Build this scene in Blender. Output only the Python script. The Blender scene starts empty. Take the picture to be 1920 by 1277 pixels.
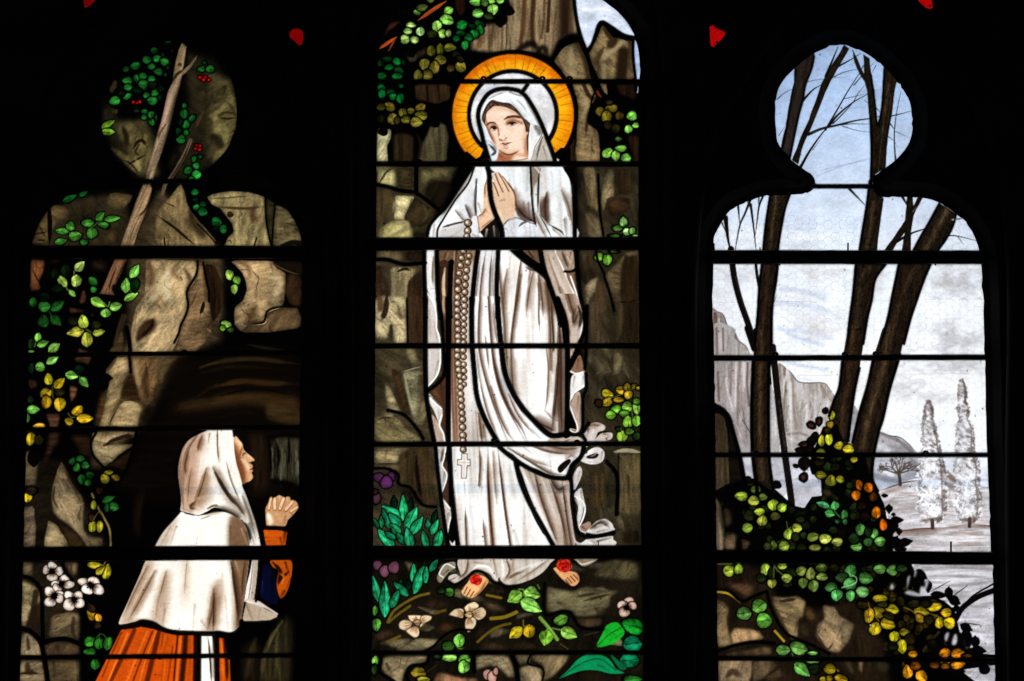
import bpy, math, random
import numpy as np
from mathutils import Vector
from mathutils.geometry import delaunay_2d_cdt

# ------------------------------------------------------------------ camera, world, exposure
PXW, PXH = 1920.0, 1277.0
FOC = 3733.0                     # focal length in photo pixels (70 mm on 36 mm)
TILT = math.radians(7.3)         # the camera looks slightly up at the windows
DIST = 4.5                       # metres from the glass
CAMZ = 1.75
ct, st = math.cos(TILT), math.sin(TILT)
sc = bpy.context.scene
cd = bpy.data.cameras.new('camera'); cam = bpy.data.objects.new('camera', cd)
sc.collection.objects.link(cam); sc.camera = cam
cd.sensor_width = 36.0; cd.sensor_fit = 'HORIZONTAL'; cd.lens = FOC / PXW * 36.0
cd.clip_start = 0.05; cd.clip_end = 400.0
cam.location = (0, -DIST, CAMZ); cam.rotation_euler = (math.pi / 2 + TILT, 0, 0)
wd = bpy.data.worlds.new('World'); sc.world = wd; wd.use_nodes = True
wd.node_tree.nodes['Background'].inputs[0].default_value = (0.75, 0.85, 1.0, 1)
wd.node_tree.nodes['Background'].inputs[1].default_value = 0.010     # the dim air of the dark nave
sc.view_settings.view_transform = 'Standard'; sc.view_settings.look = 'None'
sc.view_settings.exposure = 0.0; sc.view_settings.gamma = 1.0
sc.view_settings.use_curve_mapping = False
sc.cycles.transparent_max_bounces = 12

def at(x, y, Y=0.0):
    """a point of the photograph (1920 x 1277) on the vertical plane at depth Y"""
    x = np.asarray(x, float); y = np.asarray(y, float)
    dx = (x - PXW / 2) / FOC; dy = (PXH / 2 - y) / FOC
    t = (Y + DIST) / (ct - dy * st)
    return np.stack([dx * t, np.full_like(dx, Y), CAMZ + (st + dy * ct) * t], -1)
MPP = DIST / FOC                 # metres per photo pixel at the glass

# ------------------------------------------------------------------ the glass painter
# The windows are painted glass: enamel and vitreous paint on coloured panes.  The paint is
# laid down stroke by stroke on a fine lattice over the glass; the lattice then becomes the panes.
rng = np.random.RandomState(7)
CS = 1.25; OY = 100.0
GW, GH = int(1920 / CS) + 1, int(1440 / CS) + 1
IMG = np.zeros((GH, GW, 3), np.float32)
PIECE = np.zeros((GH, GW), np.int32); PNAME = {0: None}; PLAB = {}
TAG = np.zeros((GH, GW), np.int16); TAGS = ['glass']
LEADM = np.zeros((GH, GW), bool)
GRAIN = rng.rand(GH, GW).astype(np.float32)
TAB = rng.rand(256, 256).astype(np.float32)
CUR = [0.0, 0.0, 1.0]; CLIP = [None]; LEADS = []; BARS = []; WIN = ['left']; SEED = [0]

def T(x0, y0, span=300.0, px=1277.0):
    CUR[:] = [x0, y0, span / px]
def P(s):
    if not isinstance(s, str): return np.asarray(s, float)
    a = np.array([[float(v) for v in q.split(',')] for q in s.split()])
    return a * CUR[2] + np.array(CUR[:2])
def Q(a):
    return np.asarray(a, float) * CUR[2] + np.array(CUR[:2])
def G(p):
    return (p + np.array([0, OY])) / CS
def spline(p, closed, n=5):
    N = len(p)
    if N < 3: return p
    if closed: q = np.concatenate([p[-1:], p, p[:2]])
    else: q = np.concatenate([2 * p[:1] - p[1:2], p, 2 * p[-1:] - p[-2:-1]])
    t = np.linspace(0, 1, n, endpoint=False)[:, None]
    out = []
    for i in range(N if closed else N - 1):
        a, b, c, d = q[i], q[i + 1], q[i + 2], q[i + 3]
        out.append(.5 * (2 * b + (c - a) * t + (2 * a - 5 * b + 4 * c - d) * t * t + (3 * b - a - 3 * c + d) * t ** 3))
    out = np.concatenate(out)
    return out if closed else np.concatenate([out, p[-1:]])
def densify(p, step=45, thr=0):
    out = []
    for a, b in zip(p, np.roll(p, -1, 0)):
        d = np.hypot(*(b - a)); n = max(1, int(d / step)) if d > thr else 1
        for k in range(n): out.append(a + (b - a) * k / n)
    return np.array(out)
def vn(u, v, s=0):
    u = u + s * 17.31; v = v + s * 9.77
    i = np.floor(u).astype(int); j = np.floor(v).astype(int); f = u - i; g = v - j
    f = f * f * (3 - 2 * f); g = g * g * (3 - 2 * g)
    a = TAB[j & 255, i & 255]; b = TAB[j & 255, (i + 1) & 255]; c = TAB[(j + 1) & 255, i & 255]; d = TAB[(j + 1) & 255, (i + 1) & 255]
    return (a * (1 - f) + b * f) * (1 - g) + (c * (1 - f) + d * f) * g
def bbox(p, pad):
    x0 = max(0, int(p[:, 0].min() - pad)); x1 = min(GW, int(p[:, 0].max() + pad) + 2)
    y0 = max(0, int(p[:, 1].min() - pad)); y1 = min(GH, int(p[:, 1].max() + pad) + 2)
    return x0, x1, y0, y1
def cover(p, pad=2):
    x0, x1, y0, y1 = bbox(p, pad)
    if x1 <= x0 or y1 <= y0: return None, None
    SUB = 3
    ys = (np.arange(y0, y1)[:, None] + (np.arange(SUB)[None] + .5) / SUB - .5).ravel()
    a = p; b = np.roll(p, -1, 0)
    ay, by = a[None, :, 1], b[None, :, 1]; Y = ys[:, None]
    cond = (ay <= Y) != (by <= Y)
    den = np.where(by == ay, 1, by - ay)
    xs = np.where(cond, a[None, :, 0] + (Y - ay) * (b[None, :, 0] - a[None, :, 0]) / den, np.inf)
    m = int(cond.sum(1).max()) if cond.size else 0
    xs = np.sort(xs, 1)[:, :max(m, 2)]
    X = np.arange(x0, x1)[None].astype(np.float32)
    c = np.zeros((len(ys), x1 - x0), np.float32)
    for k in range(0, xs.shape[1] - 1, 2):
        A = xs[:, k:k + 1]; B = xs[:, k + 1:k + 2]
        ok = np.isfinite(B)
        c += np.where(ok, np.clip(np.minimum(X + .5, np.where(ok, B, 0)) - np.maximum(X - .5, np.where(ok, A, 0)), 0, 1), 0)
    return c.reshape(y1 - y0, SUB, -1).mean(1), (x0, x1, y0, y1)
def box1(c, r, ax):
    k = 2 * r + 1
    pad = [(0, 0), (0, 0)]; pad[ax] = (r + 1, r)
    s = np.cumsum(np.pad(c, pad), ax, dtype=np.float64)
    n = c.shape[ax]
    return ((np.take(s, range(k, k + n), ax) - np.take(s, range(0, n), ax)) / k).astype(np.float32)
def blur(c, r):
    r = int(round(r))
    if r < 1: return c
    for _ in range(2): c = box1(box1(c, r, 0), r, 1)
    return c
def XY(bb):
    x0, x1, y0, y1 = bb
    return np.meshgrid(np.arange(x0, x1) * CS, np.arange(y0, y1) * CS - OY)
def texmul(kind, bb, ang=0.0):
    """hand-laid matting: rock stipple, bark streaks, cloth grain"""
    if kind in ('', '-'): return 1.0
    X, Y = XY(bb); g = GRAIN[bb[2]:bb[3], bb[0]:bb[1]]; s = SEED[0] % 50
    if kind == 'r':
        a_ = s * .71; u = X * math.cos(a_) + Y * math.sin(a_); v = -X * math.sin(a_) + Y * math.cos(a_)
        n = .34 * vn(X / 40, Y / 36, s) + .24 * vn(u / 34, v / 9, s + 3) + .2 * vn(u / 13, v / 3.4, s + 5) + .1 * vn(X / 3.6, Y / 2.6, s) + .12 * g
        return np.clip(.30 + 1.46 * n, .16, 1.6)
    if kind in 'bv':
        c_, s_ = math.cos(ang), math.sin(ang)
        u = X * c_ + Y * s_; v = -X * s_ + Y * c_
        n = .45 * vn(u / 60, v / 5, s) + .3 * vn(u / 24, v / 2.6, s + 2) + .25 * g
        return np.clip(.5 + 1.0 * n, .2, 1.5)
    if kind == 't':
        c_, s_ = math.cos(ang), math.sin(ang); u = X * c_ + Y * s_; v = -X * s_ + Y * c_
        n = .34 * vn(u / 15, v / 3, s) + .3 * vn(u / 5, v / 2.1, s + 2) + .36 * g
        return np.clip(.16 + 1.7 * n, .12, 1.7)
    if kind == 'k':
        n = .5 * vn(X / 8, Y / 60, s) + .3 * vn(X / 3.2, Y / 26, s + 1) + .2 * g
        return np.clip(.78 + .34 * n, .4, 1.1)
    if kind == 'w': return .975 + .025 * vn(X / 3, Y / 9, s) + .02 * g - .01
    if kind == 'h':
        n = .5 * vn(X / 40, Y / 7, s) + .3 * vn(X / 14, Y / 3.2, s + 1) + .2 * g
        return np.clip(.72 + .56 * n, .4, 1.2)
    if kind == 'c':
        n = .55 * vn(X / 30, Y / 16, s) + .25 * vn(X / 10, Y / 6, s) + .2 * g
        return np.clip(.8 + .36 * n, .5, 1.12)
    return 1.0
def lay(cov, bb, col, a=1.0, mul=1.0):
    x0, x1, y0, y1 = bb
    c = cov * a
    if CLIP[0] is not None: c = c * CLIP[0][y0:y1, x0:x1]
    c = c[..., None]
    m = mul[..., None] if isinstance(mul, np.ndarray) and mul.ndim == 2 else mul
    colr = (np.asarray(col, np.float32) / 255.0) * m
    IMG[y0:y1, x0:x1] = IMG[y0:y1, x0:x1] * (1 - c) + np.clip(colr, 0, 1) * c
def piece(name, cov, bb, thr=.25, lab=None):
    k = len(PNAME); PNAME[k] = name
    if lab: PLAB[k] = lab
    x0, x1, y0, y1 = bb
    PIECE[y0:y1, x0:x1][cov > thr] = k
def tag(name, cov, bb):
    if name not in TAGS: TAGS.append(name)
    x0, x1, y0, y1 = bb
    TAG[y0:y1, x0:x1][cov > .4] = TAGS.index(name)
def F(s, col, tex='', a=1.0, soft=0, sm=1, name=None, tg=None, ang=0.0, clip=False, lab=None, n=5):
    SEED[0] += 1
    p = P(s)
    if tg == 'rock' and len(p) > 3:      # broken stone: slightly clipped corners, a wavering edge
        q = np.roll(p, -1, 0); o = np.roll(p, 1, 0); p = np.stack([p + (o - p) * .13, p + (q - p) * .13], 1).reshape(-1, 2)
        p = densify(p, 9); p = p + .9 * np.stack([vn(p[:, 0] / 7, p[:, 1] / 7, 3) - .5, vn(p[:, 0] / 7, p[:, 1] / 7, 8) - .5], 1) * 2
    elif tg == 'tree_trunk':
        p = densify(p, 8); p = p + .7 * np.stack([vn(p[:, 0] / 9, p[:, 1] / 9, 3) - .5, vn(p[:, 0] / 9, p[:, 1] / 9, 8) - .5], 1) * 2
    elif sm: p = spline(p, True, n)
    r = soft / CS
    cov, bb = cover(G(p), 2 + 2 * r)
    if cov is None: return
    if soft: cov = blur(cov, r)
    if clip: CLIP[0] = None
    if tex == 'r' or tg == 'rock':
        g_ = sum(col) / 3.0; col = [(.95 * c + .05 * g_) * q for c, q in zip(col, (.98, .97, .93))]
    mul = texmul(tex, bb, ang)
    if tex in ('r', 'b', 't'):      # matting gathers towards the edges of each painted stone
        e = blur(cov, 4 if tex == 'r' else 3)
        mul = mul * (.72 + .34 * np.clip((e - .5) * 2.2, 0, 1))
    if tg in ('robe', 'sash') and tex == 'w':      # thin matt washes brushed down the folds
        X, Y = XY(bb); k_ = -.05; sd = 7
        n = .6 * vn((X + k_ * Y) / 11, Y / 130, sd) + .4 * vn((X + k_ * Y) / 4.2, Y / 60, sd + 1)
        sh_ = np.clip((n - .5) * 2.4, 0, 1) * .17 + .05 * np.clip((vn(X / 26, Y / 40, sd + 2) - .5) * 3, 0, 1)
        mul = np.stack([1 - .82 * sh_, 1 - sh_, 1 - 1.12 * sh_], -1) * (mul[..., None] if isinstance(mul, np.ndarray) else mul)
    lay(cov, bb, col, a, mul)
    if tex == 'r' and a > .9 and sum(col) > 190:      # cracks, chips and dry-brushed lights on the stone
        keep = CLIP[0]; m_ = np.zeros((GH, GW), np.float32); m_[bb[2]:bb[3], bb[0]:bb[1]] = cov if keep is None or clip else cov * keep[bb[2]:bb[3], bb[0]:bb[1]]
        iy, ix = np.where(cov > .8)
        if len(ix) > 60:
            CLIP[0] = m_; cc_ = CUR[:]; CUR[:] = [0, 0, 1]; R_ = np.random.RandomState(SEED[0])
            for _ in range(int(len(ix) * CS * CS / 760)):
                k = R_.randint(len(ix)); x, y = (ix[k] + bb[0]) * CS, (iy[k] + bb[2]) * CS - OY; an = R_.choice([1.2, 1.75, .3, 2.6]) + .4 * R_.randn(); l_ = R_.uniform(3, 13); pp = [[x, y]]
                for _k in range(R_.randint(2, 5)): x += l_ * math.cos(an); y += l_ * math.sin(an); an += .5 * R_.randn(); pp.append([x, y])
                if R_.rand() < .55: S(pp, R_.uniform(.9, 4.5), [c * .36 for c in col], R_.uniform(.2, .6), R_.choice([.4, .9, .9]))
                else: S(pp, R_.uniform(1.2, 6), [min(255, c * 1.4 + 12) for c in col], R_.uniform(.2, .55), .9)
            CUR[:] = cc_; CLIP[0] = keep
    if name: piece(name, cov, bb, lab=lab)
    if tg: tag(tg, cov, bb)
    if clip:
        m = np.zeros((GH, GW), np.float32); m[bb[2]:bb[3], bb[0]:bb[1]] = cov; CLIP[0] = m
def noclip(): CLIP[0] = None
PCTR = [None]; FOLD = [False]; DEFT = [1]
def strokecov(p, w, soft, taper, n=6, fold=False):
    q = G(spline(p, False, n)); w = w / CS
    d_ = np.r_[0, np.cumsum(np.hypot(*np.diff(q, axis=0).T))]; t = d_ / max(d_[-1], 1e-6)
    al = np.ones(len(q))
    if taper == 1 and soft >= .5:
        hw = .64 * w * np.clip(np.sin(np.pi * np.clip(t, .06, .94)) * 1.5, .55, 1); al = np.clip((1 - t) / .22, .2, 1) * np.clip(t / .08, .7, 1)
    elif taper == 1: hw = .5 * w * np.clip(np.sin(np.pi * np.clip(t, .04, .96)) * 1.25, .18, 1)
    elif taper == 2: hw = .5 * w * (1 - .8 * t)
    else: hw = np.full(len(q), .5 * w)
    if fold and taper == 0: rp = np.clip(t / .3, .12, 1); hw = hw * rp; al = rp ** .6
    x0, x1, y0, y1 = bb = bbox(q, w * .9 + 2)
    if x1 <= x0 or y1 <= y0: return None, None
    cov = np.zeros((y1 - y0, x1 - x0), np.float32)
    for i in range(len(q) - 1):
        a, b = q[i], q[i + 1]; m = max(hw[i], hw[i + 1]) * (1.3 if fold else 1) + 1.5
        X0 = max(x0, int(min(a[0], b[0]) - m)); X1 = min(x1, int(max(a[0], b[0]) + m) + 2)
        Y0 = max(y0, int(min(a[1], b[1]) - m)); Y1 = min(y1, int(max(a[1], b[1]) + m) + 2)
        if X1 <= X0 or Y1 <= Y0: continue
        X = np.arange(X0, X1)[None]; Y = np.arange(Y0, Y1)[:, None]
        e = b - a; L2 = e @ e + 1e-9
        tt = np.clip(((X - a[0]) * e[0] + (Y - a[1]) * e[1]) / L2, 0, 1)
        d = np.hypot(X - a[0] - tt * e[0], Y - a[1] - tt * e[1]); h = hw[i] + tt * (hw[i + 1] - hw[i])
        if fold:
            sg = ((X - a[0]) * e[1] - (Y - a[1]) * e[0]) * (1 if e[1] >= 0 else -1)
            h = np.where(sg < 0, h * .5, h * 1.3); sf = np.where(sg < 0, soft * .55, 1.0)
        else: sf = soft
        e_ = np.maximum(sf * h, .9); thin = sf * h < .9
        hh = np.maximum(h, .42)
        c = np.clip((hh - d) / e_ + np.where(thin, .5, 0), 0, 1) * np.clip(h / .42, 0, 1)
        if soft: c = np.where(thin, c, c * c * (3 - 2 * c))
        if soft >= .5 or fold: c = c * (al[i] + tt * (al[i + 1] - al[i]))
        v = cov[Y0 - y0:Y1 - y0, X0 - x0:X1 - x0]; np.maximum(v, c, out=v)
    return cov, bb
def S(s, w, col, a=1.0, soft=0.0, taper=1, tex='', name=None, ang=0.0):
    SEED[0] += 1
    if isinstance(s, str) and FOLD[0] and s.split()[0].split(',')[1] in ('-20', '-40'):
        q = P(s); s = np.concatenate([2 * q[:1] - q[1:2], q])
    if tex == '' and DEFT[0] == 2 and w * CUR[2] > 6 and soft > .5: tex, ang = 't', 1.75
    fold = FOLD[0] and soft >= .7 and w * CUR[2] > 4 and sum(col) < 520
    cov, bb = strokecov(P(s), w * CUR[2] * (1.3 if fold else 1), soft, taper, fold=fold)
    if cov is None: return
    lay(cov, bb, col, a * (.92 if fold else 1), texmul(tex, bb, ang))
    if fold:
        c2, b2 = strokecov(P(s), max(2.0, w * CUR[2] * .2), .45, 1)
        lay(c2, b2, [v * .55 for v in col], .75 * a)
    if name: piece(name, cov, bb)
def FL(txt, **k):
    """lines:  r g b tex ; points"""
    for ln in txt.strip().split('\n'):
        if ';' not in ln: continue
        h, s = ln.split(';'); h = h.split()
        if k.get('tg') == 'rock': k['sm'] = 0; h[4:5] = [str(float(h[4]) * .6)] if len(h) > 4 else []
        F(s, [float(v) for v in h[:3]], h[3] if len(h) > 3 else '', soft=float(h[4]) if len(h) > 4 else 0, **k)
def SL(txt, **k):
    """lines:  width alpha soft r g b [taper] ; points"""
    for ln in txt.strip().split('\n'):
        if ';' not in ln: continue
        h, s = ln.split(';'); h = [float(v) for v in h.split()]
        S(s, h[0], h[3:6], h[1], h[2], int(h[6]) if len(h) > 6 else DEFT[0], **k)
def leafpaint(bb, cov, u, v, r, col, style, name, tip=1):
    X, Y = XY(bb); s = SEED[0] % 60
    n = vn(X / 7, Y / 7, s); g = GRAIN[bb[2]:bb[3], bb[0]:bb[1]]
    side = np.where(v + .12 * np.sin(2.2 * u) * (1 if s % 2 else -1) > 0, 1, -1) * (1 if s % 3 else -1)
    if style == 'petal':
        mul = 1.1 - .3 * r ** 3 + .2 * (n - .5)
        if PCTR[0] is not None:
            q = G(P([[0, 0]]) * 0 + PCTR[0])[0]; gx, gy = X / CS - q[0], (Y + OY) / CS - q[1]
            dd = np.hypot(gx, gy); R_ = max(3.0, float((dd * cov).sum() / max(cov.sum(), 1e-3)))
            mul = mul - .85 * np.clip(1.02 - dd / R_, 0, 1) - .3 * (np.sin(np.arctan2(gy, gx) * 9 + s) > .62) * np.clip(1.35 - dd / R_, 0, 1)
        mul = np.stack([mul, mul ** 1.15, mul ** 1.25], -1)
    else:
        mul = 1.05 + .13 * side - .30 * r ** 2.5 + .5 * (n - .55) + .12 * (g - .5)
        mul = mul - .42 * np.exp(-((v + .1 * np.sin(2.2 * u)) / .085) ** 2) * (u > -.9) * (np.abs(u) < .82)
        mul = mul - .13 * (np.sin(8 * (u + np.abs(v) * .9) + s) > .72) * (np.abs(v) > .12)
        mul = np.clip(mul, .25, 1.5)
        mul = np.stack([mul ** 1.05, mul, mul ** 1.1], -1)
    x0, x1, y0, y1 = bb
    c = cov[..., None]; base = np.asarray(col, np.float32) / 255
    IMG[y0:y1, x0:x1] = IMG[y0:y1, x0:x1] * (1 - c) + np.clip(base * mul, 0, 1) * c
def O(cx, cy, rx, ry, rot, col, style='leaf', name='leaf', rim=1.0):
    SEED[0] += 1
    if rx < ry: rx, ry, rot = ry, rx, rot + 90
    k = CUR[2] / CS; c = G(P([[0, 0]]) * 0 + np.array([[cx, cy]]) * CUR[2] + np.array(CUR[:2]))[0]
    a, b = rx * k, ry * k; th = math.radians(rot)
    p = np.array([c - a, c + a]); bb = x0, x1, y0, y1 = bbox(p, 4)
    if x1 <= x0 or y1 <= y0: return
    X, Y = np.meshgrid(np.arange(x0, x1) - c[0], np.arange(y0, y1) - c[1])
    u = (X * math.cos(th) + Y * math.sin(th)) / a; v = (-X * math.sin(th) + Y * math.cos(th)) / b
    an = np.arctan2(v, u) * (1 if style == 'petal' else 1); w = 1 + .05 * np.sin(3 * an + SEED[0]) + .04 * u * v
    if style == 'leaf': an = an if SEED[0] % 2 else np.pi - np.abs(an); w = w + .13 * np.exp(-(an / .34) ** 2) - .035 * np.cos(2 * an)
    r = np.sqrt(np.abs(u) ** 2.15 + np.abs(v) ** 2.0 + 1e-9) / w
    d = (1 - r) * b
    if rim:
        o = np.clip(d + 2.2 * rim / CS + .5, 0, 1)
        IMG[y0:y1, x0:x1] *= (1 - o * .96)[..., None]
    cov = np.clip(d + .5, 0, 1).astype(np.float32)
    leafpaint(bb, cov, u, v, np.clip(r, 0, 1), col, style, name)
    if name: piece(name, np.clip(d + 1.5, 0, 1), bb, .3)
def L(x1_, y1_, x2_, y2_, w, col, style='leaf', name='leaf', rim=1.0):
    SEED[0] += 1
    if name == 'blade': dx_, dy_ = (x2_ - x1_) * .1, (y2_ - y1_) * .1; x1_, y1_, x2_, y2_, w = x1_ - dx_, y1_ - dy_, x2_ + dx_, y2_ + dy_, w * 1.12
    A, B = G(np.array([[x1_, y1_], [x2_, y2_]]) * CUR[2] + np.array(CUR[:2]))
    c = (A + B) / 2; e = (B - A); a = np.hypot(*e) / 2; e = e / (2 * a); b = w * CUR[2] / CS / 2
    bb = x0, x1, y0, y1 = bbox(np.array([A, B]), b + 4)
    if x1 <= x0 or y1 <= y0: return
    X, Y = np.meshgrid(np.arange(x0, x1) - c[0], np.arange(y0, y1) - c[1])
    u = (X * e[0] + Y * e[1]) / a; v = (-X * e[1] + Y * e[0])
    t = np.clip((u + 1) / 2, 0, 1)
    h = b * np.sin(np.pi * t ** .78) ** .85 * (1 + .05 * np.sin(9 * t + SEED[0]))
    d = np.where(np.abs(u) <= 1, h - np.abs(v), -np.hypot(np.maximum(np.abs(u) - 1, 0) * a, v))
    if rim:
        o = np.clip(d + 2.2 * rim / CS + .5, 0, 1)
        IMG[y0:y1, x0:x1] *= (1 - o * .96)[..., None]
    cov = np.clip(d + .5, 0, 1).astype(np.float32)
    leafpaint(bb, cov, u, v / b, np.clip(np.abs(v) / np.maximum(h, 1e-3), 0, 1), col, style, name)
    if name: piece(name, np.clip(d + 1.5, 0, 1), bb, .3)
def OL(txt, **k):
    """lines:  cx cy rx ry rot r g b"""
    for ln in txt.strip().split('\n'):
        for it in ln.split('/'):
            q = [float(v) for v in it.replace(',', ' ').split()]
            if len(q) == 8: O(*q[:5], q[5:], **k)
def LL(txt, **k):
    """lines:  x1 y1 x2 y2 w r g b"""
    for ln in txt.strip().split('\n'):
        for it in ln.split('/'):
            q = [float(v) for v in it.replace(',', ' ').split()]
            if len(q) == 8: L(*q[:5], q[5:], **k)
def bead(cx, cy, r, dk=1.0):
    c = G(np.array([[cx, cy]]) * CUR[2] + np.array(CUR[:2]))[0]; R = r * CUR[2] / CS
    bb = x0, x1, y0, y1 = bbox(np.array([c - R, c + R]), 4)
    X, Y = np.meshgrid((np.arange(x0, x1) - c[0]) / R, (np.arange(y0, y1) - c[1]) / R)
    d = np.hypot(X, Y)
    o = np.clip((1.22 - d) * R + .5, 0, 1)[..., None]
    IMG[y0:y1, x0:x1] = IMG[y0:y1, x0:x1] * (1 - o) + np.array([.2, .13, .09]) * o
    cov = np.clip((1 - d) * R + .5, 0, 1)[..., None]
    hl = np.exp(-((X + .28) ** 2 + (Y + .22) ** 2) / .22); rimr = np.clip((d - .62) / .38, 0, 1) * np.clip((X + Y) * .6 + .6, .25, 1)
    col = np.array([.54, .44, .35]) + hl[..., None] * np.array([.46, .54, .60]) - rimr[..., None] * np.array([.42, .42, .40])
    bl = np.exp(-((X - .45) ** 2 + (Y - .5) ** 2) / .05)[..., None] * np.array([.25, .25, .22])
    IMG[y0:y1, x0:x1] = IMG[y0:y1, x0:x1] * (1 - cov) + np.clip(col + bl, .1, 1) * dk * cov
    piece('bead', np.clip((1.2 - d) * R + .5, 0, 1), bb, .5)
def LEAD(s, w, sm=1, taper=0):
    """a lead came; width in photo pixels"""
    p = P(s)
    cov, bb = strokecov(p, w, 0, taper)
    if cov is None: return
    x0, x1, y0, y1 = bb
    IMG[y0:y1, x0:x1] *= (1 - cov)[..., None]
    LEADM[y0:y1, x0:x1] |= cov > .5
    LEADS.append((WIN[0], spline(p, False, 5), w))
def BAR(x0, y0, x1, y1, h, thick=False):
    """a saddle bar from left end to right end, centre line, height in photo pixels"""
    p = np.array([[x0, y0 - h / 2], [x1, y1 - h / 2], [x1, y1 + h / 2], [x0, y0 + h / 2]])
    cov, bb = cover(G(p)); a, b, c, d = bb
    IMG[c:d, a:b] *= (1 - cov)[..., None]; LEADM[c:d, a:b] |= cov > .5
    BARS.append((WIN[0], x0, y0, x1, y1, h, thick))

def weather():
    X, Y = np.meshgrid(np.arange(GW) * CS, np.arange(GH) * CS - OY)
    m = 1 + .10 * (vn(X / 17, Y / 22, 31) - .5) + .11 * (vn(X / 5.5, Y / 3.2, 33) - .5) + .08 * (GRAIN - .5)
    m = m * (1 - .05 * np.clip((vn(X / 70, Y / 50, 37) - .55) * 4, 0, 1))
    m = 1 + (m - 1) * (1 - .62 * np.clip(IMG.mean(-1) * 1.6 - .6, 0, 1))
    IMG[:] = np.clip(IMG * m[..., None] ** np.array([.95, 1, 1.06]), 0, 1)
    lum = IMG.mean(-1, keepdims=True); IMG[:] = np.clip(IMG * (1 + np.clip(1 - lum * 1.05, 0, 1) * np.array([-.02, .0, -.045])), 0, 1)
    for i in range(900):      # pinholes and specks of grime
        x, y = rng.randint(8, GW - 8), rng.randint(8, GH - 8); r = rng.uniform(.5, 1.3)
        yy, xx = np.mgrid[-3:4, -3:4]; c = np.clip(r - np.hypot(yy, xx) + .5, 0, 1)[..., None] * rng.uniform(.2, .7)
        IMG[y - 3:y + 4, x - 3:x + 4] *= 1 - c
    m2 = box1(box1(LEADM.astype(np.float32), 2, 0), 2, 1)      # putty and dirt lodged along the leads
    IMG[:] *= (1 - .22 * np.clip(m2 * 1.6, 0, 1))[..., None]
OUT = {}
OUT['left'] = "36,1330 44,1030 51,760 57,500 59,462 66,436 82,402 106,379 140,362 180,354 225,353 243,349 249,341 240,321 212,292 194,252 188,210 194,166 215,125 245,98 280,82 318,77 355,82 392,98 420,123 438,160 444,205 440,246 425,280 401,307 383,322 373,338 377,352 390,362 420,358 465,358 500,368 535,388 556,420 566,452 568,490 566,640 563,760 560,930 553,1330"
OUT['middle'] = "694,1330 698,1180 702,800 705,500 706,300 707,150 711,96 720,64 734,38 752,18 775,-8 810,-40 860,-66 940,-82 1020,-72 1080,-42 1110,-14 1130,0 1155,19 1176,42 1189,65 1198,100 1199.5,132 1198,200 1197,420 1198,560 1200,800 1202,1000 1209,1330"
OUT['right'] = "1348,1330 1345,1160 1342,900 1339.5,700 1337,575 1337.5,496 1340,466 1338,452 1341,438 1353,417 1369,395 1400,379 1423,370 1445,366 1482,365 1510,363 1522,357 1528,350 1528.5,342 1526,333 1519,326 1501,313 1485,300 1465,278 1458,264 1454,234 1453.5,202 1456,182 1463,160 1489,129 1521,103 1557,87 1580,84 1599,89 1622,99 1645,115 1664,131 1684,155 1697,173 1707,196 1711,232 1709,254 1698,279 1679,300 1660,315 1642,328 1636,340 1638,356 1650,369 1683,369 1730,371 1764,381 1792,401 1806,413 1822,434 1831,453 1836,472 1840,496 1843,551 1846,655 1849,761 1851,850 1854,927 1858,1035 1861,1063 1864,1180 1867,1330"
OUT = {k: spline(densify(np.array([[float(v) for v in q.split(',')] for q in s.split()]), 45, 95), True, 4) for k, s in OUT.items()}
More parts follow.
